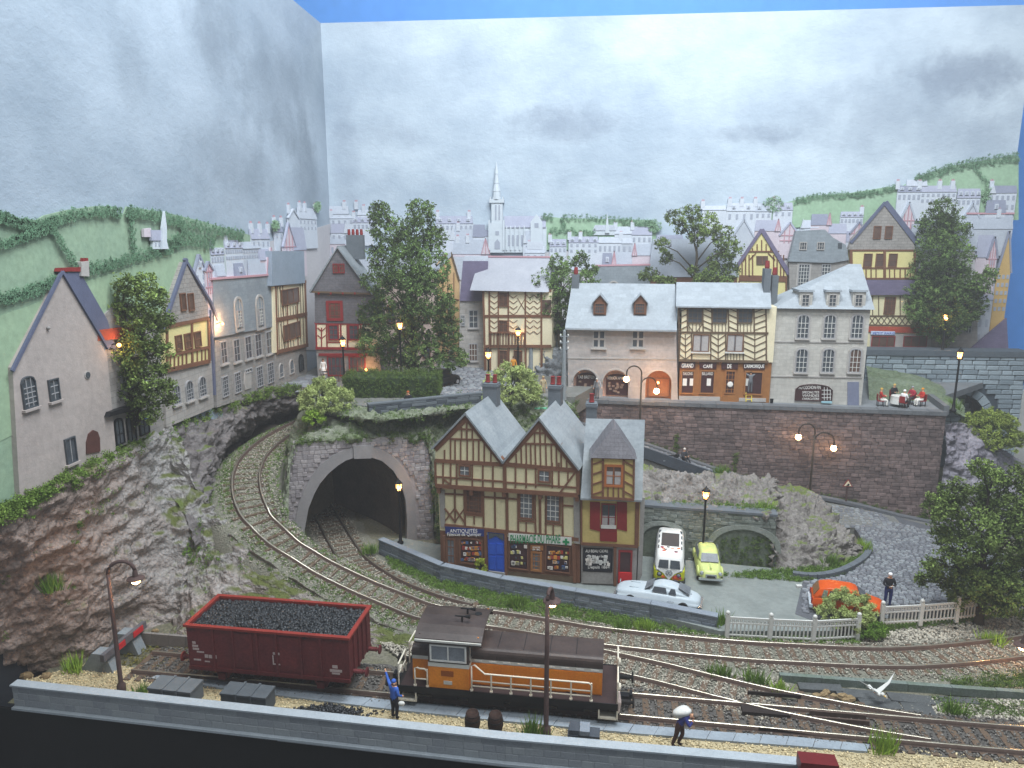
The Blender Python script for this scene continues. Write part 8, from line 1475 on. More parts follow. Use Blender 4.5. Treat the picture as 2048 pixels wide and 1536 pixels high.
for s in (-1, 1):
 for x0, x1, k in ((-.85, -.15, .0), (-.07, .5, .0)): q = [(x0, s * .63, 1.0), (x1, s * .63, 1.0), (x1 - .05, s * .55, 1.34), (x0 + .05, s * .55, 1.34)]; panel(V_, q[::-1] if s > 0 else q, m_glass_lt, 'side_window', .03)
 o = MB().lathe([(.1, 0), (.12, .05), (.06, .1)], 12, (1.78, s * .5, .66), axis='x').build('headlight', m_chr, V_)
 for x in (-1.25, 1.2): MB().ball((x, s * .66, .5), .36, 12, sc=(1.1, .28, .85)).build('wing', m_pg, V_, smooth=True)
MB().box(1.86, 1.97, -.66, .66, .3, .42).build('bumper', m_chr, V_); MB().box(-2.06, -1.95, -.6, .6, .3, .42).build('bumper', m_chr, V_); MB().prism([(1.88, .46), (1.96, .46), (1.93, .64), (1.85, .64)], -.3, .3).build('grille', m_chr, V_); MB().box(1.9, 1.985, -.22, .22, .48, .56).build('number_plate', m_black, V_); MB().box(.9, 1.75, -.03, .03, .92, .955).build('bonnet_ridge', m_pg, V_); wheels(V_, (-1.25, 1.2), .62, .28)
# silver white coupé behind the street wall
m_si = M('car_silver_white', '#bcc6cc', '#aeb9c1', var=.04, bump=0, rough=.3)
V_ = carthing('long silver white coupé parked close behind the street wall', 1316, 1206, .36, math.radians(180 - 14))
b_ = [(-2.2, .5, .32, .62), (-2.05, .7, .28, .74), (-1.4, .82, .24, .86), (-.4, .86, .22, .9), (.6, .86, .22, .9), (1.4, .84, .24, .86), (2.0, .76, .28, .76), (2.25, .55, .34, .62)]; loftm([(x, ringp(w, a, b, .12, .22, .1)) for x, w, a, b in b_], m_si, 'body', V_, sub=1)
g_ = [(-1.75, .4, .78, .84), (-1.2, .56, .82, 1.12), (-.7, .6, .84, 1.28), (-.2, .6, .84, 1.3), (.15, .58, .84, 1.22), (.6, .54, .84, .92)]; loftm([(x, ringp(w, a, b, .14, .2, .02)) for x, w, a, b in g_], m_si, 'cabin', V_, sub=1)
panel(V_, [(.66, -.48, .92), (.66, .48, .92), (.24, .4, 1.2), (.24, -.4, 1.2)], m_glass_lt, 'windscreen', .03); panel(V_, [(-1.62, .42, .94), (-1.62, -.42, .94), (-1.05, -.36, 1.2), (-1.05, .36, 1.2)], m_glass_lt, 'rear_window', .03)
for s in (-1, 1):
 for x0, x1 in ((-.5, .28), (-.98, -.58)): q = [(x0, s * .6, .93), (x1, s * .6, .93), (x1 - .12, s * .5, 1.18), (x0 + .08, s * .5, 1.18)]; panel(V_, q[::-1] if s > 0 else q, m_glass, 'side_window', .03)
 MB().lathe([(.1, 0), (.12, .04), (.05, .08)], 12, (2.1, s * .58, .68), axis='x').build('headlight', m_chr, V_); MB().box(1.0, 1.5, s * .3 - .03, s * .3 + .03, .85, .9).build('bonnet_rib', m_si, V_)
 MB().box(-.9, -.55, s * .865 - .01, s * .865 + .012, .62, .66).build('door_handle', m_chr, V_)
MB().box(2.16, 2.3, -.6, .6, .34, .44).build('bumper', m_chr, V_); MB().box(-2.28, -2.14, -.6, .6, .34, .44).build('bumper', m_chr, V_); wheels(V_, (-1.35, 1.35), .74, .31)
# orange hatchback
m_oc = M('car_orange', '#d4581a', '#c64f15', var=.04, bump=0, rough=.3)
V_ = carthing('bright orange hatchback stopped on the cobbles behind the fence', 1692, 1222, .4, math.radians(-14))
b_ = [(-1.72, .68, .32, .72), (-1.62, .74, .26, .84), (-.9, .76, .24, .88), (.4, .76, .24, .88), (1.0, .75, .25, .84), (1.6, .7, .28, .7), (1.74, .6, .32, .6)]; loftm([(x, ringp(w, a, b, .05, .1, .08)) for x, w, a, b in b_], m_oc, 'body', V_)
g_ = [(-1.64, .66, .82, .9), (-1.34, .66, .84, 1.3), (-.9, .66, .84, 1.4), (.1, .66, .84, 1.4), (.35, .64, .84, 1.34), (.85, .62, .84, .9)]; loftm([(x, ringp(w, a, b, .1, .08, .02)) for x, w, a, b in g_], m_oc, 'cabin', V_)
panel(V_, [(.86, -.54, .94), (.86, .54, .94), (.46, .46, 1.28), (.46, -.46, 1.28)], m_glass, 'windscreen', .03); panel(V_, [(-1.64, .52, .92), (-1.64, -.52, .92), (-1.4, -.46, 1.27), (-1.4, .46, 1.27)], M('amber_glass', '#8d6a4c', '#7a5a40', var=.1, bump=0, rough=.2), 'rear_window', .03)
for s in (-1, 1):
 for x0, x1, e0, e1 in ((-.2, .62, .0, -.28), (-.95, -.3, .04, .0)): q = [(x0, s * .66, .92), (x1, s * .66, .92), (x1 + e1, s * .59, 1.27), (x0 + e0, s * .59, 1.27)]; panel(V_, q[::-1] if s > 0 else q, m_glass, 'side_window', .03)
 MB().box(-1.76, -1.70, s * .58 - .06, s * .58 + .06, .5, .76).build('tail_light', M('tail_red', '#8d1f1a', bump=0), V_); MB().obox((1.72, s * .5, .58), (.05, .2, .16)).build('headlight', m_chr, V_); MB().box(-.1, .05, s * .755, s * .755 + s * .02 if s > 0 else s * .755 + .0, .74, .77).build('door_handle', m_chr, V_) if s > 0 else None
 q = [(-1.3, s * .665, .9), (-1.05, s * .665, .9), (-1.0, s * .6, 1.28), (-1.2, s * .6, 1.28)]; panel(V_, q[::-1] if s > 0 else q, m_chr, 'pillar_grille', .02)
MB().box(-1.84, -1.68, -.72, .72, .26, .44).build('bumper', m_si, V_); MB().box(1.7, 1.84, -.68, .68, .28, .44).build('bumper', m_si, V_); MB().box(-1.735, -1.715, -.26, .26, .56, .68).build('number_plate', m_black, V_); wheels(V_, (-1.15, 1.2), .66, .27)
# bit of a dark car seen beyond the hedge
V_ = carthing('dark little car nose just showing beside the hedge', 884, 772, 8.5, math.radians(60)); loftm([(x, ringp(w, .25, b, .06, .15, .08)) for x, w, b in ((-1.6, .5, .6), (-1.2, .7, .8), (1.0, .7, .8), (1.6, .5, .6))], m_black, 'body', V_); loftm([(x, ringp(w, .75, b, .1, .15, .02)) for x, w, b in ((-1.2, .5, .85), (-.7, .6, 1.3), (.3, .6, 1.3), (.8, .5, .85))], m_black, 'cabin', V_); MB().box(-1.7, -1.58, -.6, .6, .3, .42).build('bumper', m_white, V_); MB().box(1.58, 1.7, -.6, .6, .3, .42).build('bumper', m_white, V_); wheels(V_, (-1.0, 1.0), .62, .27)
def glow(loc, power, root, r=.18, col=(1.0, .52, .22)):
 l = bpy.data.lights.new('lamp_light', 'POINT'); l.energy = power * 4; l.color = col; l.shadow_soft_size = r; o = bpy.data.objects.new('lamp_light', l); COL.objects.link(o); o.parent = root; o.location = loc
def lantern(label, base, h, power=60, group='black lantern posts'):
 root = thing('street_lamp', label, 'street lamp', base, 0, group)
 MB().lathe([(.2, 0), (.2, .12), (.12, .2), (.1, .5), (.075, .6), (.06, h - .75), (.09, h - .72), (.06, h - .68), (.12, h - .62)], 10, (0, 0, -.02)).build('pole', m_black, root, smooth=True)
 MB().lathe([(.11, h - .6), (.2, h - .16), (.2, h - .12), (.11, h - .58)], 6).build('lantern_glass', m_lantern, root)
 m = MB()
 for k in range(6): a = math.pi / 3 * k; m.tube([(.12 * math.cos(a), .12 * math.sin(a), h - .62), (.215 * math.cos(a), .215 * math.sin(a), h - .12)], .018, 5)
 m.lathe([(.26, h - .13), (.24, h - .08), (.1, h + .08), (.03, h + .12), (.03, h + .2)], 6).lathe([(.13, h - .66), (.13, h - .58)], 6); m.build('lantern_frame', m_black, root)
 MB().ball((0, 0, h - .36), .16, 8).build('bulb', m_bulb, root); glow((0, 0, h - .36), power, root)
def hof(px, py0, py1, z):      # base on level z, top seen at py1
 b = P(px, py0, z); return b, PY(px, py1, b.y).z - z
for lb, px, y0, y1, z, pw in (('black lantern post left of the clipped hedge', 690, 786, 676, 8.5, 130), ('black lantern post behind the left pharmacy chimney', 977, 790, 700, 8.5, 130), ('black lantern post before the ivory timbered house', 1036, 748, 657, 8.5, 130), ('black lantern post beside the tunnel portal', 801, 1086, 963, .4, 110), ('black lantern post behind the pale green saloon', 1404, 1130, 978, .36, 110), ('black lantern post on the terrace end before the bridge', 1906, 822, 700, 7.7, 150)):
 b, h = hof(px, y0, y1, z); lantern(lb, b, h, pw)
def swan(label, base, h, arms, bulb_power, mat, group, ang=0):
 """post with one or two curled arms: arms = [(reach, drop)] to either side"""
 root = thing('street_lamp', label, 'street lamp', base, ang, group); MB().lathe([(.16, 0), (.16, .3), (.1, .5), (.075, 1.0), (.06, h)], 10).build('pole', mat, root, smooth=True)
 for reach, rise, dz in arms:
  s = 1 if reach > 0 else -1; R = abs(reach) / 2; pts = [(0, 0, h - .6)] + [(s * (R - R * math.cos(a)), 0, h + rise - R + R * math.sin(a) * 1.0 + dz) for a in np.linspace(0, math.pi, 13)] + [(reach, 0, h + rise - R - .25 + dz)]
  o = MB().tube(pts, .05, 7).build('arm', mat, root, smooth=True); zb = h + rise - R - .25 + dz
  MB().lathe([(.06, zb + .1), (.1, zb), (.24, zb - .12)], 10, (reach, 0, 0)).build('lamp_shade', mat, o)
  MB().ball((reach, 0, zb - .17), .21, 10).build('bulb', m_bulb, o); glow((reach, 0, zb - .2), bulb_power, root)
m_brass = M('bronze_post', '#3d352b', '#2c261f', var=.15, bump=.1, rough=.45)
_x = RW.q(1612, 985)[0]; b = RW.w(_x, ramp_h(_x), -1.0); h = PY(1612, 870, b.y).z - b.z; k = (PY(1632, 900, b.y) - PY(1595, 900, b.y)).length / 37
swan('twin swan neck lamp post standing before the big brick wall', b, h, [(-32 * k, .55, .25), (40 * k, .2, 0)], 900, m_brass, 'twin swan neck lamps', 0)
b = PY(1280, 838, 50.4); h = PY(1280, 752, b.y).z - b.z; k = (PY(1300, 780, b.y) - PY(1260, 780, b.y)).length / 40
b2 = Vector((b.x, b.y, 5.0)); swan('twin swan neck lamp post rising behind the narrow house by the arcade', b2, h + b.z - 5.0, [(-30 * k, .5, .2), (31 * k, .0, -.1)], 900, m_brass, 'twin swan neck lamps', 0)
def yard(label, base, h, reach, rz, pw):
 root = thing('yard_lamp', label, 'street lamp', base, rz, 'rusty yard lamps'); MB().lathe([(.17, 0), (.19, .1), (.19, .34), (.12, .45), (.1, .5), (.09, h * .55), (.075, h - reach * .5)], 10).build('pole', m_iron, root, smooth=True)
 R = reach / 2; pts = [(R - R * math.cos(a), 0, h - R + R * math.sin(a)) for a in np.linspace(0, math.pi * .95, 13)]; e = pts[-1]; o = MB().tube(pts, .075, 8).build('arm', m_iron, root, smooth=True)
 MB().lathe([(.08, 0), (.1, -.1), (.12, -.28), (.34, -.36), (.36, -.4), (.3, -.38)][::-1], 14, e).build('lamp_shade', m_iron, o); MB().ball((e[0], 0, e[2] - .44), .2, 10).build('bulb', m_bulb, o); glow((e[0], 0, e[2] - .5), pw, root)
b = P(244, 1384, .08); yard('rusty swan neck yard lamp at the left by the buffer stop', b, PY(236, 1126, b.y).z - .08, 1.05, .3, 150)
b = P(1092, 1472, .08); yard('rusty swan neck yard lamp in front of the locomotive', b, PY(1104, 1186, b.y).z - .08, .62, math.radians(75), 110)
b = P(2060, 1352, .05); yard('yard lamp cut by the right edge beside the main line', b, 2.1, .5, math.radians(180), 120)
def wlamp(label, p, n, pw):
 root = thing('wall_lamp', label, 'wall lamp', p, 0, 'small wall lamps'); MB().tube([(0, 0, 0), tuple(n * .35 + Vector((0, 0, .1)))], .03, 6).build('bracket', m_black, root); MB().ball(tuple(n * .4), .1, 8).build('bulb', m_lantern, root); glow(tuple(n * .5), pw, root)
wlamp('wall lamp between the yellow timber house and the slate house', PX(432, 648, -21.9), Vector((.8, .3, 0)), 50)
wlamp('wall lamp behind the left tree under the orange fascia', PX(222, 690, -22.1), Vector((1, 0, 0)), 7)
b = P(803, 770, 8.5); b = PY(803, 770, b.y - 2.1); b.z = 8.5; lantern('lantern glowing through the foliage of the big tree', b, PY(803, 642, b.y).z - 8.5, 150)
b = PY(1884, 704, 61.8); lantern('lantern glowing beneath the conical tree on the bridge', b, PY(1884, 626, b.y).z - b.z, 170)
wlamp('wall lamp inside the right arch of the arcade house', P(1322, 770, 9.3) + Vector((0, 1.0, 0)), Vector((-.3, -.5, 0)), 40)
wlamp('shop lamp of the red house on the square', P(735, 738, 9.3), Vector((0, -1, 0)), 22)
# grey poles with insulators
for lb, px, y0, y1 in (('grey concrete pole left of the silver rock', 1062, 752, 612), ('grey concrete pole against the arcade house corner', 1127, 800, 662)):
 b = P(px, y0, 8.3); hh = PY(px, y1, b.y).z - 8.3; root = thing('utility_pole', lb, 'pole', b, 0, 'grey utility poles'); MB().lathe([(.2, 0), (.1, hh), (.02, hh + .1)], 8).build('pole', m_conc, root)
 for i in range(3): o = MB().box(-.3, .3, -.03, .03, hh - .4 - i * .45, hh - .34 - i * .45).build('cross_arm', m_conc, root); [MB().lathe([(.05, 0), (.06, .06), (.03, .14)], 8, (s * .26, 0, hh - .34 - i * .45)).build('insulator', m_white, o) for s in (-1, 1)]
STD = dict(pel=(0, 0, .92), spi=(0, .01, 1.1), che=(0, .01, 1.3), nec=(0, .01, 1.47), hea=(0, -.02, 1.58), top=(0, -.01, 1.68), sL=(.18, .01, 1.4), eL=(.25, .02, 1.13), wL=(.27, -.06, .89), sR=(-.18, .01, 1.4), eR=(-.25, .02, 1.13), wR=(-.27, -.06, .89), hL=(.1, 0, .88), kL=(.11, -.03, .49), aL=(.11, .02, .09), hR=(-.1, 0, .88), kR=(-.11, -.03, .49), aR=(-.11, .02, .09))
RAD = dict(pel=.135, spi=.125, che=.145, nec=.052, hea=.088, top=.07, sL=.065, eL=.046, wL=.034, sR=.065, eR=.046, wR=.034, hL=.095, kL=.062, aL=.045, hR=.095, kR=.062, aR=.045)
ED = [('pel', 'spi'), ('spi', 'che'), ('che', 'nec'), ('nec', 'hea'), ('hea', 'top'), ('che', 'sL'), ('sL', 'eL'), ('eL', 'wL'), ('che', 'sR'), ('sR', 'eR'), ('eR', 'wR'), ('pel', 'hL'), ('hL', 'kL'), ('kL', 'aL'), ('pel', 'hR'), ('hR', 'kR'), ('kR', 'aR')]
def person(label, loc, rz, pose=None, top='#3a5fae', legs='#2a2a2e', shoes='#1c1a1a', hair='#3a2c22', hat=None, sleeves=True, skirt=None, h=1.75, feet=True, tone='skin'):
 J = dict(STD); J.update(pose or {}); root = thing('person', label, 'person', loc, rz); root.scale = (h / 1.75,) * 3
 names = [n for n in J if n in RAD]; V = [Vector(J[n]) for n in names]; R = [RAD[n] * (1.28 if n[0] in 'sewhka' and len(n) == 2 else 1.1) for n in names]; ix = {n: i for i, n in enumerate(names)}; E = [(ix[a], ix[b]) for a, b in ED]; reg = {}
 def seg(a, b, r): E.append((a, b))
 for s in 'LR':
  w, e = J['w' + s], J['e' + s]; w, e = Vector(w), Vector(e); d = (w - e).normalized(); pal = w + d * .06; V.append(pal); R.append(.03); pi = len(V) - 1; E.append((ix['w' + s], pi)); perp = d.cross(Vector((0, 1, .2))).normalized(); oth = d.cross(perp).normalized()
  for k in range(4):
   kn = pal + d * .035 + perp * (k - 1.5) * .022; tip = kn + d * (.05 - .008 * abs(k - 1)) + oth * .02; V += [kn, tip]; R += [.011, .009]; E += [(pi, len(V) - 2), (len(V) - 2, len(V) - 1)]
  th = w + d * .03 + perp * -.045; V += [th, th + d * .035 - perp * .012]; R += [.012, .01]; E += [(ix['w' + s], len(V) - 2), (len(V) - 2, len(V) - 1)]
  a = Vector(J['a' + s]); k_ = Vector(J['k' + s]); fd = J.get('f' + s) or (0, -1, 0); f = a + Vector(fd) * .15 - Vector((0, 0, .045)) ; V.append(f); R.append(.042); E.append((ix['a' + s], len(V) - 1)); reg['f' + s] = f
 me = bpy.data.meshes.new('body'); me.from_pydata([tuple(v) for v in V], E, []); o = bpy.data.objects.new('body', me); COL.objects.link(o); md = o.modifiers.new('k', 'SKIN'); sv = me.skin_vertices[0].data
 for i, r in enumerate(R): sv[i].radius = (r, r * (.82 if names[i] in ('che', 'spi', 'pel') else 1) if i < len(names) else r); sv[i].use_root = (i == 0)
 sb = o.modifiers.new('s', 'SUBSURF'); sb.levels = sb.render_levels = 1; bpy.context.view_layer.update()
 m2 = bpy.data.meshes.new_from_object(o.evaluated_get(bpy.context.evaluated_depsgraph_get())); bpy.data.objects.remove(o)
 cl = lambda n, c: M('cloth_' + c.strip('#'), c, var=.12, scale=8, bump=.1); m2.materials.clear()
 for mm in (m_skin, cl('top', top), cl('legs', legs), cl('shoe', shoes)): m2.materials.append(mm)
 S_ = [('nec', 'hea', 0), ('hea', 'top', 0), ('che', 'nec', 1), ('spi', 'che', 1), ('pel', 'spi', 1), ('che', 'sL', 1), ('che', 'sR', 1), ('sL', 'eL', 1), ('sR', 'eR', 1), ('eL', 'wL', 1 if sleeves else 0), ('eR', 'wR', 1 if sleeves else 0), ('pel', 'hL', 2), ('pel', 'hR', 2), ('hL', 'kL', 2), ('hR', 'kR', 2), ('kL', 'aL', 2), ('kR', 'aR', 2)]
 sg = [(Vector(J[a]), Vector(J[b]), m) for a, b, m in S_] + [(Vector(J['a' + s]) - Vector((0, 0, .02)), reg['f' + s], 3) for s in 'LR'] + [(Vector(J['w' + s]) + (Vector(J['w' + s]) - Vector(J['e' + s])).normalized() * .02, Vector(J['w' + s]) + (Vector(J['w' + s]) - Vector(J['e' + s])).normalized() * .16, 0) for s in 'LR']
 for p in m2.polygons:
  c = p.center; b = min(sg, key=lambda q: (c - (q[0] + (q[1] - q[0]) * max(0, min(1, (c - q[0]).dot(q[1] - q[0]) / max(1e-6, (q[1] - q[0]).length_squared)))) ).length); p.material_index = b[2]; p.use_smooth = True
 ob('body', m2, root)
 hd = (Vector(J['hea']) + Vector(J['top'])) / 2; upv = (Vector(J['top']) - Vector(J['nec'])).normalized(); fw = Vector(J.get('face', (0, -1, 0))); fw = (fw - upv * fw.dot(upv)).normalized(); rt = fw.cross(upv)
 m = MB(); [m.ball(hd + fw * .082 + rt * s * .032 + upv * .005, .013, 6) for s in (-1, 1)]; m.build('eyes', m_black, root); m = MB(); m.ball(hd + fw * .095 - upv * .02, .018, 6); [m.ball(hd + rt * s * .088 - upv * .01, .022, 6, sc=(.6, 1, 1)) for s in (-1, 1)]; m.build('face', m_skin, root); MB().obox(hd + fw * .086 - upv * .055, (.04, .012, .012)).build('mouth', cl('m', '#8a4a44'), root)
 hm = cl('hair', hat or hair); MB().ball(hd + upv * .035 - fw * .014, .1, 10, sc=(1, 1, .92)).build('hat' if hat else 'hair', hm, root, smooth=True)
 if skirt: MB().lathe([(.15, 1.0), (.19, .8), (.27, .45), (.26, .44)], 14).build('skirt', cl('skirt', skirt), root, smooth=True)
 return root
# yard worker waving
w_ = person('worker in bright blue jacket and cap waving one arm by the locomotive', P(790, 1437, .08), math.radians(150), dict(sL=(.19, .01, 1.42), eL=(.4, -.08, 1.56), wL=(.56, -.14, 1.78), eR=(-.27, .05, 1.15), wR=(-.24, -.16, 1.02)), '#3b62b4', '#2a2a33', '#17171a', hat='#3b62b4', h=1.8)
MB().obox((.24, -.3, .9), (.22, .12, .2)).build('white_bundle', m_white, w_) if 0 else None
b = P(800, 1416, .08); tag(MB().ball((0, 0, 0), .12, 8, sc=(1.2, .8, .8)).build('cloth_bundle', m_white), 'small white bundle held at the waving worker hip', 'bundle'); o = bpy.data.objects['cloth_bundle']; o.location = PY(803, 1407, P(790, 1437, .08).y - .2)
# stooping man with a white sack
b = P(1356, 1494, .08); mnr = person('stooping man in brown trousers carrying a white sack on his shoulders', b, math.radians(65), dict(pel=(0, 0, .94), spi=(0, -.1, 1.11), che=(0, -.24, 1.27), nec=(0, -.38, 1.36), hea=(0, -.48, 1.38), top=(0, -.57, 1.42), face=(0, -.6, -.8), sL=(.18, -.27, 1.33), eL=(.24, -.38, 1.1), wL=(.14, -.46, 1.28), sR=(-.18, -.27, 1.33), eR=(-.22, -.42, 1.08), wR=(-.12, -.48, 1.24), kL=(.11, -.12, .5), kR=(-.11, .06, .5), aL=(.11, .04, .09), aR=(-.11, .18, .1)), '#3a3f7e', '#4a3430', '#2a1e1c', hair='#6a625c', h=1.95)
mb = MB().ball((0, 0, 0), .3, 14, sc=(.95, 1.25, .62)); mb.v = [tuple(Vector(v) * (1 + .16 * math.sin(v[1] * 9 + v[0] * 7) + .08 * math.sin(v[2] * 23))) for v in mb.v]
o = mb.build('sack', m_white, smooth=True); tag(o, 'bulging white sack lying across the stooping man shoulders', 'sack'); o.location = b + Vector((.1, -.05, 1.57)); o.rotation_euler = (-.45, 0, math.radians(65))
# policeman
person('policeman in dark uniform with white cap writing on the cobbles', P(1774, 1212, .4), math.radians(-8), dict(eL=(.27, -.05, 1.14), wL=(.08, -.24, 1.16), eR=(-.27, -.05, 1.14), wR=(-.06, -.25, 1.12)), '#1f2026', '#26306a', '#111114', hat='#e2e2e4', h=1.9)
o = MB().obox((0, 0, 0), (.2, .02, .14), Matrix.Rotation(.9, 3, 'X')).build('notebook', m_white); tag(o, 'small white notebook in the policeman hands', 'notebook'); o.location = P(1774, 1212, .4) + Vector((-.02, -.34, 1.27))
# woman in white before the red house
person('woman in a white dress at the corner of the slate hung house', P(648, 757, 8.5), .1, {}, '#e3dfd8', '#e0dcd5', '#cfc8bf', hair='#5a4030', skirt='#e5e2dc', h=1.6)
# man seated behind the square wall
person('red haired man in black shirt behind the dark square wall', P(813, 817, 8.4) + Vector((0, .55, -.62)), .1, dict(eL=(.3, -.02, 1.18), wL=(.4, -.12, .98)), '#1f2126', '#26262a', hair='#a85428', h=1.7, sleeves=False)
person('beige figure standing on the path left of the arcade house', P(1086, 797, 8.1), .4, {}, '#a99a7c', '#a3987e', '#6a604e', hair='#b09a70', h=1.65)
person('figure in orange jacket behind the lantern by the ivory house', P(1027, 752, 8.5), .2, {}, '#c8862c', '#4a3a2c', hair='#3a2c22', h=1.6)
person('grey clothed figure leaning by the left shop arch', P(1194, 797, 7.85), -.3, dict(spi=(0, -.03, 1.1), che=(0, -.1, 1.28), nec=(0, -.16, 1.44), hea=(0, -.2, 1.54), top=(0, -.2, 1.64), eL=(.3, -.15, 1.18), wL=(.42, -.3, 1.0)), '#8a8c90', '#6f7276', hair='#b8b4ae', h=1.6)
# painter on the ladder
lb0 = P(1497, 803, 7.85); ld = thing('ladder', 'yellow ladder leaning on the café front', 'ladder', lb0, 0); m = MB(); H2 = 2.1
for s in (-.2, .2): MB().tube([(s, -.1, 0), (s, .5, H2)], .03, 6).build('rail', M('ladder_yellow', '#d8c24a', bump=0), ld)
for i in range(7): t = (i + .5) / 7; MB().tube([(-.2, -.1 + .6 * t, H2 * t), (.2, -.1 + .6 * t, H2 * t)], .025, 6).build('rung', MATS['ladder_yellow'], ld)
person('grey overalled man on the yellow ladder reaching up to the café sign', lb0 + Vector((.05, .02, .62)), math.pi, dict(eL=(.34, -.08, 1.52), wL=(.42, -.12, 1.76), eR=(-.34, -.08, 1.52), wR=(-.42, -.12, 1.76), sL=(.19, 0, 1.43), sR=(-.19, 0, 1.43)), '#6e7176', '#606368', '#3a3a3c', hair='#54402e', h=1.6)
tag(MB().lathe([(.1, 0), (.13, .3), (.12, .3), (.09, .03)], 12, (0, 0, 0)).build('bucket', m_black, loc=P(1543, 806, 7.85)), 'small black bucket between the café and the tall stone house', 'bucket')
# diners
tb_ = P(1796, 812, 7.8); t = thing('cafe_table', 'round table under a white cloth among the diners', 'table', tb_); MB().lathe([(.2, 0), (.05, .03), (.05, .72)], 8).build('leg', m_black, t); MB().lathe([(.55, .2), (.5, .6), (.5, .74), (.02, .76)], 16).build('tablecloth', m_white, t)
sit = dict(pel=(0, 0, .5), spi=(0, .02, .7), che=(0, .02, .9), nec=(0, .01, 1.07), hea=(0, -.02, 1.18), top=(0, -.01, 1.28), sL=(.18, .01, 1.0), eL=(.25, -.05, .76), wL=(.14, -.28, .76), sR=(-.18, .01, 1.0), eR=(-.25, -.05, .76), wR=(-.14, -.28, .76), hL=(.1, -.05, .48), kL=(.12, -.42, .48), aL=(.12, -.4, .09), hR=(-.1, -.05, .48), kR=(-.12, -.42, .48), aR=(-.12, -.4, .09))
for lb, px, y, rz, tp_, hr, ht in (('seated diner in red at the left end of the terrace table', 1760, 812, 1.4, '#a8322c', '#c8a252', None), ('seated diner in black behind the terrace table', 1786, 803, .2, '#22242a', '#c9a860', None), ('seated diner in white bending over the terrace table', 1806, 816, 2.2, '#e6e6e6', '#dcdcdc', '#e8e8e6'), ('seated diner in crimson right of the white cloth', 1822, 808, -1.0, '#9a2a3c', '#8a8e92', None), ('seated diner with orange hair at the right end of the table', 1842, 812, -1.4, '#b8382e', '#d08a2a', None)):
 b = P(px, y, 7.8); person(lb, b, rz, sit, tp_, '#e0dcd4' if px > 1830 or px < 1770 else '#3a3436', hair=hr, hat=ht, h=1.7); c = thing('chair', lb.replace('seated diner', 'small chair under the diner'), 'chair', b, rz, 'terrace chairs'); MB().box(-.2, .2, -.2, .2, .36, .4).build('seat', m_red, c); MB().box(-.2, .2, .2, .24, .4, .85).build('backrest', m_red, c); [MB().box(x - .02, x + .02, y_ - .02, y_ + .02, 0, .36).build('leg', m_black, c) for x in (-.18, .18) for y_ in (-.18, .18)]
# person sitting with a bicycle on the ramp
b = far[0].lerp(far[0], 0); jx = RW.q(1366, 920)[0]; b = RW.w(jx, ramp_h(jx) + .02, -.9)
person('dark clothed figure sitting on the ramp below the brick wall', b + Vector((0, 0, -.38)), .5, dict(sit, kL=(.12, -.3, .72), kR=(-.12, -.3, .72), aL=(.12, -.5, .42), aR=(-.12, -.5, .42)), '#3c3c42', '#2a2a2e', hair='#c8c4be', h=1.7)
o = MB().obox((0, 0, .15), (.9, .3, .25)).ball((.4, 0, .3), .16, 8).build('luggage_bundle', m_black); tag(o, 'dark bundle lying beside the figure on the ramp', 'bundle'); o.location = b + Vector((-.9, -.1, .1))
b = RW.w(RW.q(1688, 1000)[0], ramp_h(RW.q(1688, 1000)[0]), -.5); zt = PY(1691, 958, b.y).z - b.z; F = Fac('warning_sign', 'small red edged triangular warning sign by the brick wall', 'road sign', b, b + RW.u)
MB().box(-.05, .05, .0, .08, -.2, zt - .5).build('post', m_iron, F.root); a = .34; tri = [(-a, zt - .55), (a, zt - .55), (0, zt + .02)]; MB().prism(tri, -.04, 0).build('rim', m_red, F.root); MB().prism([(x * .72, zt - .36 + (z - zt + .36) * .7) for x, z in tri], -.055, -.04).build('face', m_cream2, F.root); MB().box(-.09, .09, -.065, -.055, zt - .47, zt - .4).box(-.03, .1, -.065, -.055, zt - .4, zt - .32).build('symbol', m_black, F.root)
a = RW.q(1144, 815)
SB = Fac('street_sign', 'small cream notice board on the dark wall left of the arcade', 'sign', RW.w(a[0], a[1], -.35), RW.w(a[0] + 1, a[1], -.35)); r = SB.rect(1146, 803, 1163, 812); MB().box(r[0], r[2], -.04, 0, r[1], r[3]).build('board', m_cream, SB.root)
tag(MB().box(-.7, .7, -.45, .45, 0, .06).build('green_board', M('mint_green', '#5fae8c', bump=0), loc=P(1078, 815, 8.0)), 'mint green board lying beside the pharmacy chimney', 'board')
def fence(label, posts, hgt, pw=.09, pitch=.185, group='white picket fences'):
 root = thing('picket_fence', label, 'fence', posts[0], 0, group); o = Vector(posts[0])
 for p in posts: MB().box(-pw, pw, -pw, pw, -.1, hgt + .12).ball((0, 0, hgt + .2), .11, 8).build('post', m_white, root, loc=p - o)
 for p, q in zip(posts, posts[1:]):
  d = q - p; L = d.length; rz = math.atan2(d.y, d.x); mat = Matrix.Translation(p - o) @ Matrix.Rotation(rz, 4, 'Z') @ Matrix(((1, 0, 0, 0), (0, 1, 0, 0), (d.z / L, 0, 1, 0), (0, 0, 0, 1)))
  for z, w in ((hgt - .06, .05), (hgt - .34, .035), (.14, .035)): b_ = MB().box(.08, L - .08, -.035, .035, z - w, z + w).build('rail', m_white, root); b_.matrix_local = mat
  n = int(L / pitch); me = _pk()
  for i in range(n): x = (i + .5) * L / n; b_ = ob('picket', me, root); b_.matrix_local = mat @ Matrix.Translation((x, 0, 0)) @ Matrix.Diagonal((1, 1, hgt - .32, 1))
  for i in range(0, n): x = (i + .5) * L / n; b_ = ob('scroll', _sc(), root); b_.matrix_local = mat @ Matrix.Translation((x, 0, hgt - .21))
_m = {}
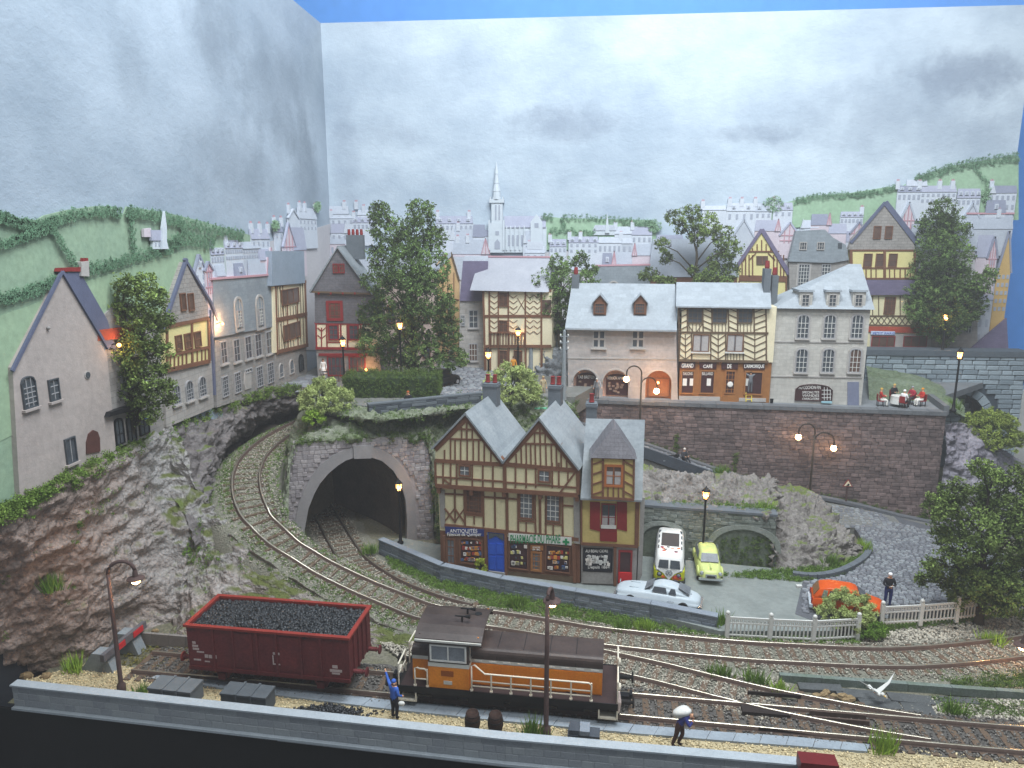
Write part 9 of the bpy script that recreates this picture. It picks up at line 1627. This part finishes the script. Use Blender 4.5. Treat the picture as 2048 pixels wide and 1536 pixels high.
def _pk():
 if 'p' not in _m: _m['p'] = MB().box(-.034, .034, -.02, .02, .06, 1).mesh('picket', m_white)
 return _m['p']
def _sc():
 if 's' not in _m: mb = MB(); [mb.box(s * .05 - .016, s * .05 + .016, -.02, .02, -.13, .13) for s in (-1, 1)]; mb.box(-.034, .034, -.018, .018, -.03, .03); _m['s'] = mb.mesh('scroll', m_white)
 return _m['s']
fence('white picket fence between the street wall and the yellow bush', [P(x, y, .08) for x, y in ((1453, 1274), (1539, 1279), (1626, 1283), (1714, 1278))], 1.12)
fence('weathered white fence running behind the bush to the right edge tree', [P(x, y, .3) for x, y in ((1762, 1250), (1840, 1246), (1912, 1240), (1988, 1230), (2060, 1222))], 1.02)
b = P(235, 1318, .0); bsn = thing('buffer_stop', 'grey concrete buffer stop with a red faced beam at the end of the siding', 'buffer stop', (b.x, b.y, 0), LA)
for s in (-.85, .85): MB().prism([(-1.1, -.1), (.7, -.1), (.35, .85), (.1, .95), (-.35, .95)], s - .3, s + .3).build('block', m_conc, bsn)
MB().box(.36, .56, -1.5, 1.5, .82, 1.16).build('beam', M('beam_wood', '#6d6a6c', '#565358', var=.2, bump=.3), bsn); MB().box(.561, .6, -.75, -.1, .84, 1.12).box(.561, .6, .5, 1.2, .84, 1.12).build('red_plate', M('buffer_red', '#b8282c', bump=0), bsn)
def loose(label, name, cat, px, py, z, rz, fn, group=None): o = thing(name, label, cat, P(px, py, z), rz, group); fn(o); return o
def crate(root, L, Wd, Hh, m1, n=2):
 MB().box(-L / 2, L / 2, -Wd / 2, Wd / 2, 0, Hh - .1).build('box', m1, root); MB().box(-L / 2 - .03, L / 2 + .03, -Wd / 2 - .03, Wd / 2 + .03, Hh - .098, Hh).build('lid', m1, root)
 for i in range(n): x = -L / 2 + L * (i + 1) / (n + 1); MB().box(x - .05, x + .05, -Wd / 2 - .06, Wd / 2 + .06, Hh + .001, Hh + .04).build('batten', m1, root); MB().box(x - .05, x + .05, -Wd / 2 - .06, -Wd / 2 - .031, 0, Hh - .001).build('strap', m1, root)
m_cr = M('crate_grey', '#6d7276', '#5d6266', var=.12, scale=3, bump=.2); m_cr2 = M('crate_slate', '#5c6267', '#4d5358', var=.12, scale=3, bump=.2)
loose('long grey crate with battened lid beside the left yard lamp', 'crate', 'crate', 354, 1400, .06, LA - .03, lambda r: crate(r, 1.95, .9, .78, m_cr))
loose('darker grey crate with battened lid before the wagon', 'crate', 'crate', 498, 1414, .06, LA - .02, lambda r: crate(r, 2.0, .8, .82, m_cr2))
def barrel(r):
 MB().lathe([(.24, 0), (.29, .2), (.32, .42), (.29, .64), (.24, .84), (.2, .84), (.2, .8)], 16).build('staves', M('barrel_brown', '#3d2c26', '#2f221e', var=.25, scale=4, bump=.3), r, smooth=True); [MB().lathe([(q, z), (q, z + .05)], 16, (0, 0, 0)).build('hoop', m_black, r) for q, z in ((.272, .1), (.315, .3), (.315, .52), (.272, .7))]
loose('dark brown barrel, the left of the pair before the locomotive', 'barrel', 'barrel', 945, 1461, .06, 0, barrel, 'brown barrels'); loose('dark brown barrel, the right of the pair before the locomotive', 'barrel', 'barrel', 991, 1464, .06, .5, barrel, 'brown barrels')
def stack(r):
 rq = random.Random(3)
 for k in range(3):
  for i in range(3 if k < 2 else 2): w = .42; MB().box(-.64 + i * w + .01 + k * .03, -.64 + i * w + w - .02 + k * .03, -.3 + rq.uniform(-.03, .03), .3, k * .2 + .003 * k, k * .2 + .195).build('block', m_lw[rq.randrange(3)] if rq.random() > .5 else MATS['dark_wall'], r)
loose('stack of dark grey stone blocks right of the middle yard lamp', 'block_stack', 'stone blocks', 1167, 1480, .06, LA, stack)
n = 700; c = np.random.normal(size=(n, 3)) * np.array([.6, .15, 0]); b = np.array(P(663, 1424, .08)); rr_ = np.abs(c[:, 0]) / 1.6; c[:, 2] = np.random.uniform(0, .2, n) * np.clip(1 - rr_, .1, 1); stones('coal_pile', b + c, np.random.uniform(.04, .1, n), m_coal, kind='stuff', label='low spill of black coal on the pale gravel by the wall', cat='coal')
# dark red box on the front wall
o = thing('red_box', 'dark red box with grey foot on the front edge at the right', 'box', P(1632, 1552, .9), LA); MB().box(-.62, .62, -.3, .25, -.8, .28).build('foot', M('box_foot', '#4a565e', bump=.1), o); MB().box(-.63, .63, -.32, .27, .281, .72).build('casing', M('dark_red', '#6a1a1c', '#5a1416', var=.1, bump=.05, rough=.45), o)
a, b = P(270, 1288, .0), P(385, 1298, .0); F = Fac('plank_wall', 'low weathered plank edging behind the siding end', 'wall', a, b)
for i in range(4): MB().box(0 + i * .9, i * .9 + .88, 0, .15, 0, .62).build('plank', M('grey_plank', '#8a8580', '#75706b', var=.2, scale=3, bump=.3), F.root)
a, b = P(1558, 1358, .0), P(2080, 1396, .0); F = Fac('platform_beam', 'long grey mossy beam edging the sunken strip between the tracks', 'beam', a, b); L = (b - a).length
m_beam = M('mossy_concrete', '#77807e', '#5d6a5c', var=.25, scale=1.5, bump=.4)
for i in range(6): MB().box(L * i / 6 + .01, L * (i + 1) / 6 - .01, -.12, .12, -.1, .26 + .02 * random.random()).build('beam_length', m_beam, F.root)
for i, (px, py, l, w) in enumerate(((1640, 1378, 1.8, .5), (1720, 1392, 2.0, .6), (1830, 1402, 2.2, .6), (1760, 1412, 1.6, .7), (1835, 1420, 1.2, .8), (1915, 1404, 1.6, .4))):
 o = MB().obox((0, 0, .05), (l, w, .14), Matrix.Rotation(random.uniform(-.06, .06), 3, 'Y')).build('slate_slab', M('dark_slab', '#5a5d5e', '#484b4c', var=.25, coord='World', bump=.4)); o.location = P(px, py, -.06); o.rotation_euler.z = random.uniform(-.15, .1); tag(o, ['dark slab under the mossy beam at its left end', 'dark slab beside the rubble heap', 'long dark slab right of the gull', 'blue grey slab below the gull', 'blue grey slab beside the lower rail', 'thin slab farthest right under the beam'][i], 'slab')
rs = np.random.RandomState(2)
for i in range(13):
 x, y = rs.uniform(1612, 1706), rs.uniform(1384, 1402); r = rs.uniform(.1, .2); mb = MB(); mb.ball((0, 0, 0), r, 7, sc=(1.2, .9, .8)); v = mb.v; mb.v = [tuple(np.array(p) * rs.uniform(.85, 1.15)) for p in v]; o = mb.build('rubble_stone', M('rubble_tan', '#9a8563', '#7d6a4e', var=.25, scale=4, bump=.4)); o.location = P(x, y, .08); tag(o, 'tan rubble stone heaped between beam and turnout', 'stone', 'tan rubble stones')
for i, (px, py, r) in enumerate(((205, 1272, .3), (250, 1262, .2), (168, 1300, .22), (310, 1262, .16), (92, 1352, .22), (52, 1352, .25))):
 mb = MB(); mb.ball((0, 0, 0), r, 9, sc=(1.2, .9, .75)); mb.v = [tuple(np.array(p) * rs.uniform(.82, 1.18)) for p in mb.v]; o = mb.build('boulder', MATS['rubble_tan']); o.location = P(px, py, .1); tag(o, ['tan boulder behind the buffer stop', 'small tan boulder above the buffer beam', 'tan boulder left of the buffer block', 'tan stone by the plank edging', 'stone at the left end of the gravel strip', 'stone nearest the dark end board'][i], 'stone')
# gull with raised wings
b = P(1752, 1402, .15); g = thing('gull', 'white gull with raised wings over the dark slabs', 'bird', b + Vector((0, 0, .25)), -1.2); MB().ball((0, 0, .15), .14, 10, sc=(1.9, .8, .8)).ball((.3, 0, .26), .09, 8).build('body', m_white, g, smooth=True); MB().lathe([(.03, .36), (.005, .5)], 6, (0, 0, .25), axis='x').build('beak', M('beak_yellow', '#d8a83a', bump=0), g); MB().prism([(-.28, .14), (-.5, .1), (-.5, .2)], -.08, .08).build('tail', m_white, g)
for s in (-1, 1): MB().add([(.12, s * .06, .2), (-.1, s * .06, .2), (.0, s * .5, .55), (.12, s * .5, .55), (-.12, s * .95, .85), (.12, s * .06, .23), (-.1, s * .06, .23), (.0, s * .5, .58), (.12, s * .5, .58), (-.12, s * .95, .87)], [(0, 3, 2, 1), (3, 4, 2), (5, 6, 7, 8), (8, 7, 9), (0, 5, 8, 3), (3, 8, 9, 4), (1, 2, 7, 6), (2, 4, 9, 7)]).build('wing', m_white, g)
tag(MB().obox((0, 0, .06), (.3, .2, .1)).build('scrap', m_white, loc=P(1598, 1174, .36)), 'tiny white scrap lying on the car park', 'litter')
m_hz = bpy.data.materials.new('lens_veil'); m_hz.use_nodes = True; N = m_hz.node_tree.nodes; N.remove(N['Principled BSDF']); pv = N.new('ShaderNodeVolumePrincipled'); pv.inputs['Color'].default_value = (.93, .96, 1, 1); pv.inputs['Density'].default_value = .0023; pv.inputs['Anisotropy'].default_value = .35  # thin volume added to imitate lens veil: lifts the blacks, gives lamps halos
m_hz.node_tree.links.new(pv.outputs[0], N['Material Output'].inputs['Volume'])
MB().box(-62, 92, -22, 79, -16.6, 57.5).build('added_veil', m_hz, kind='stuff')
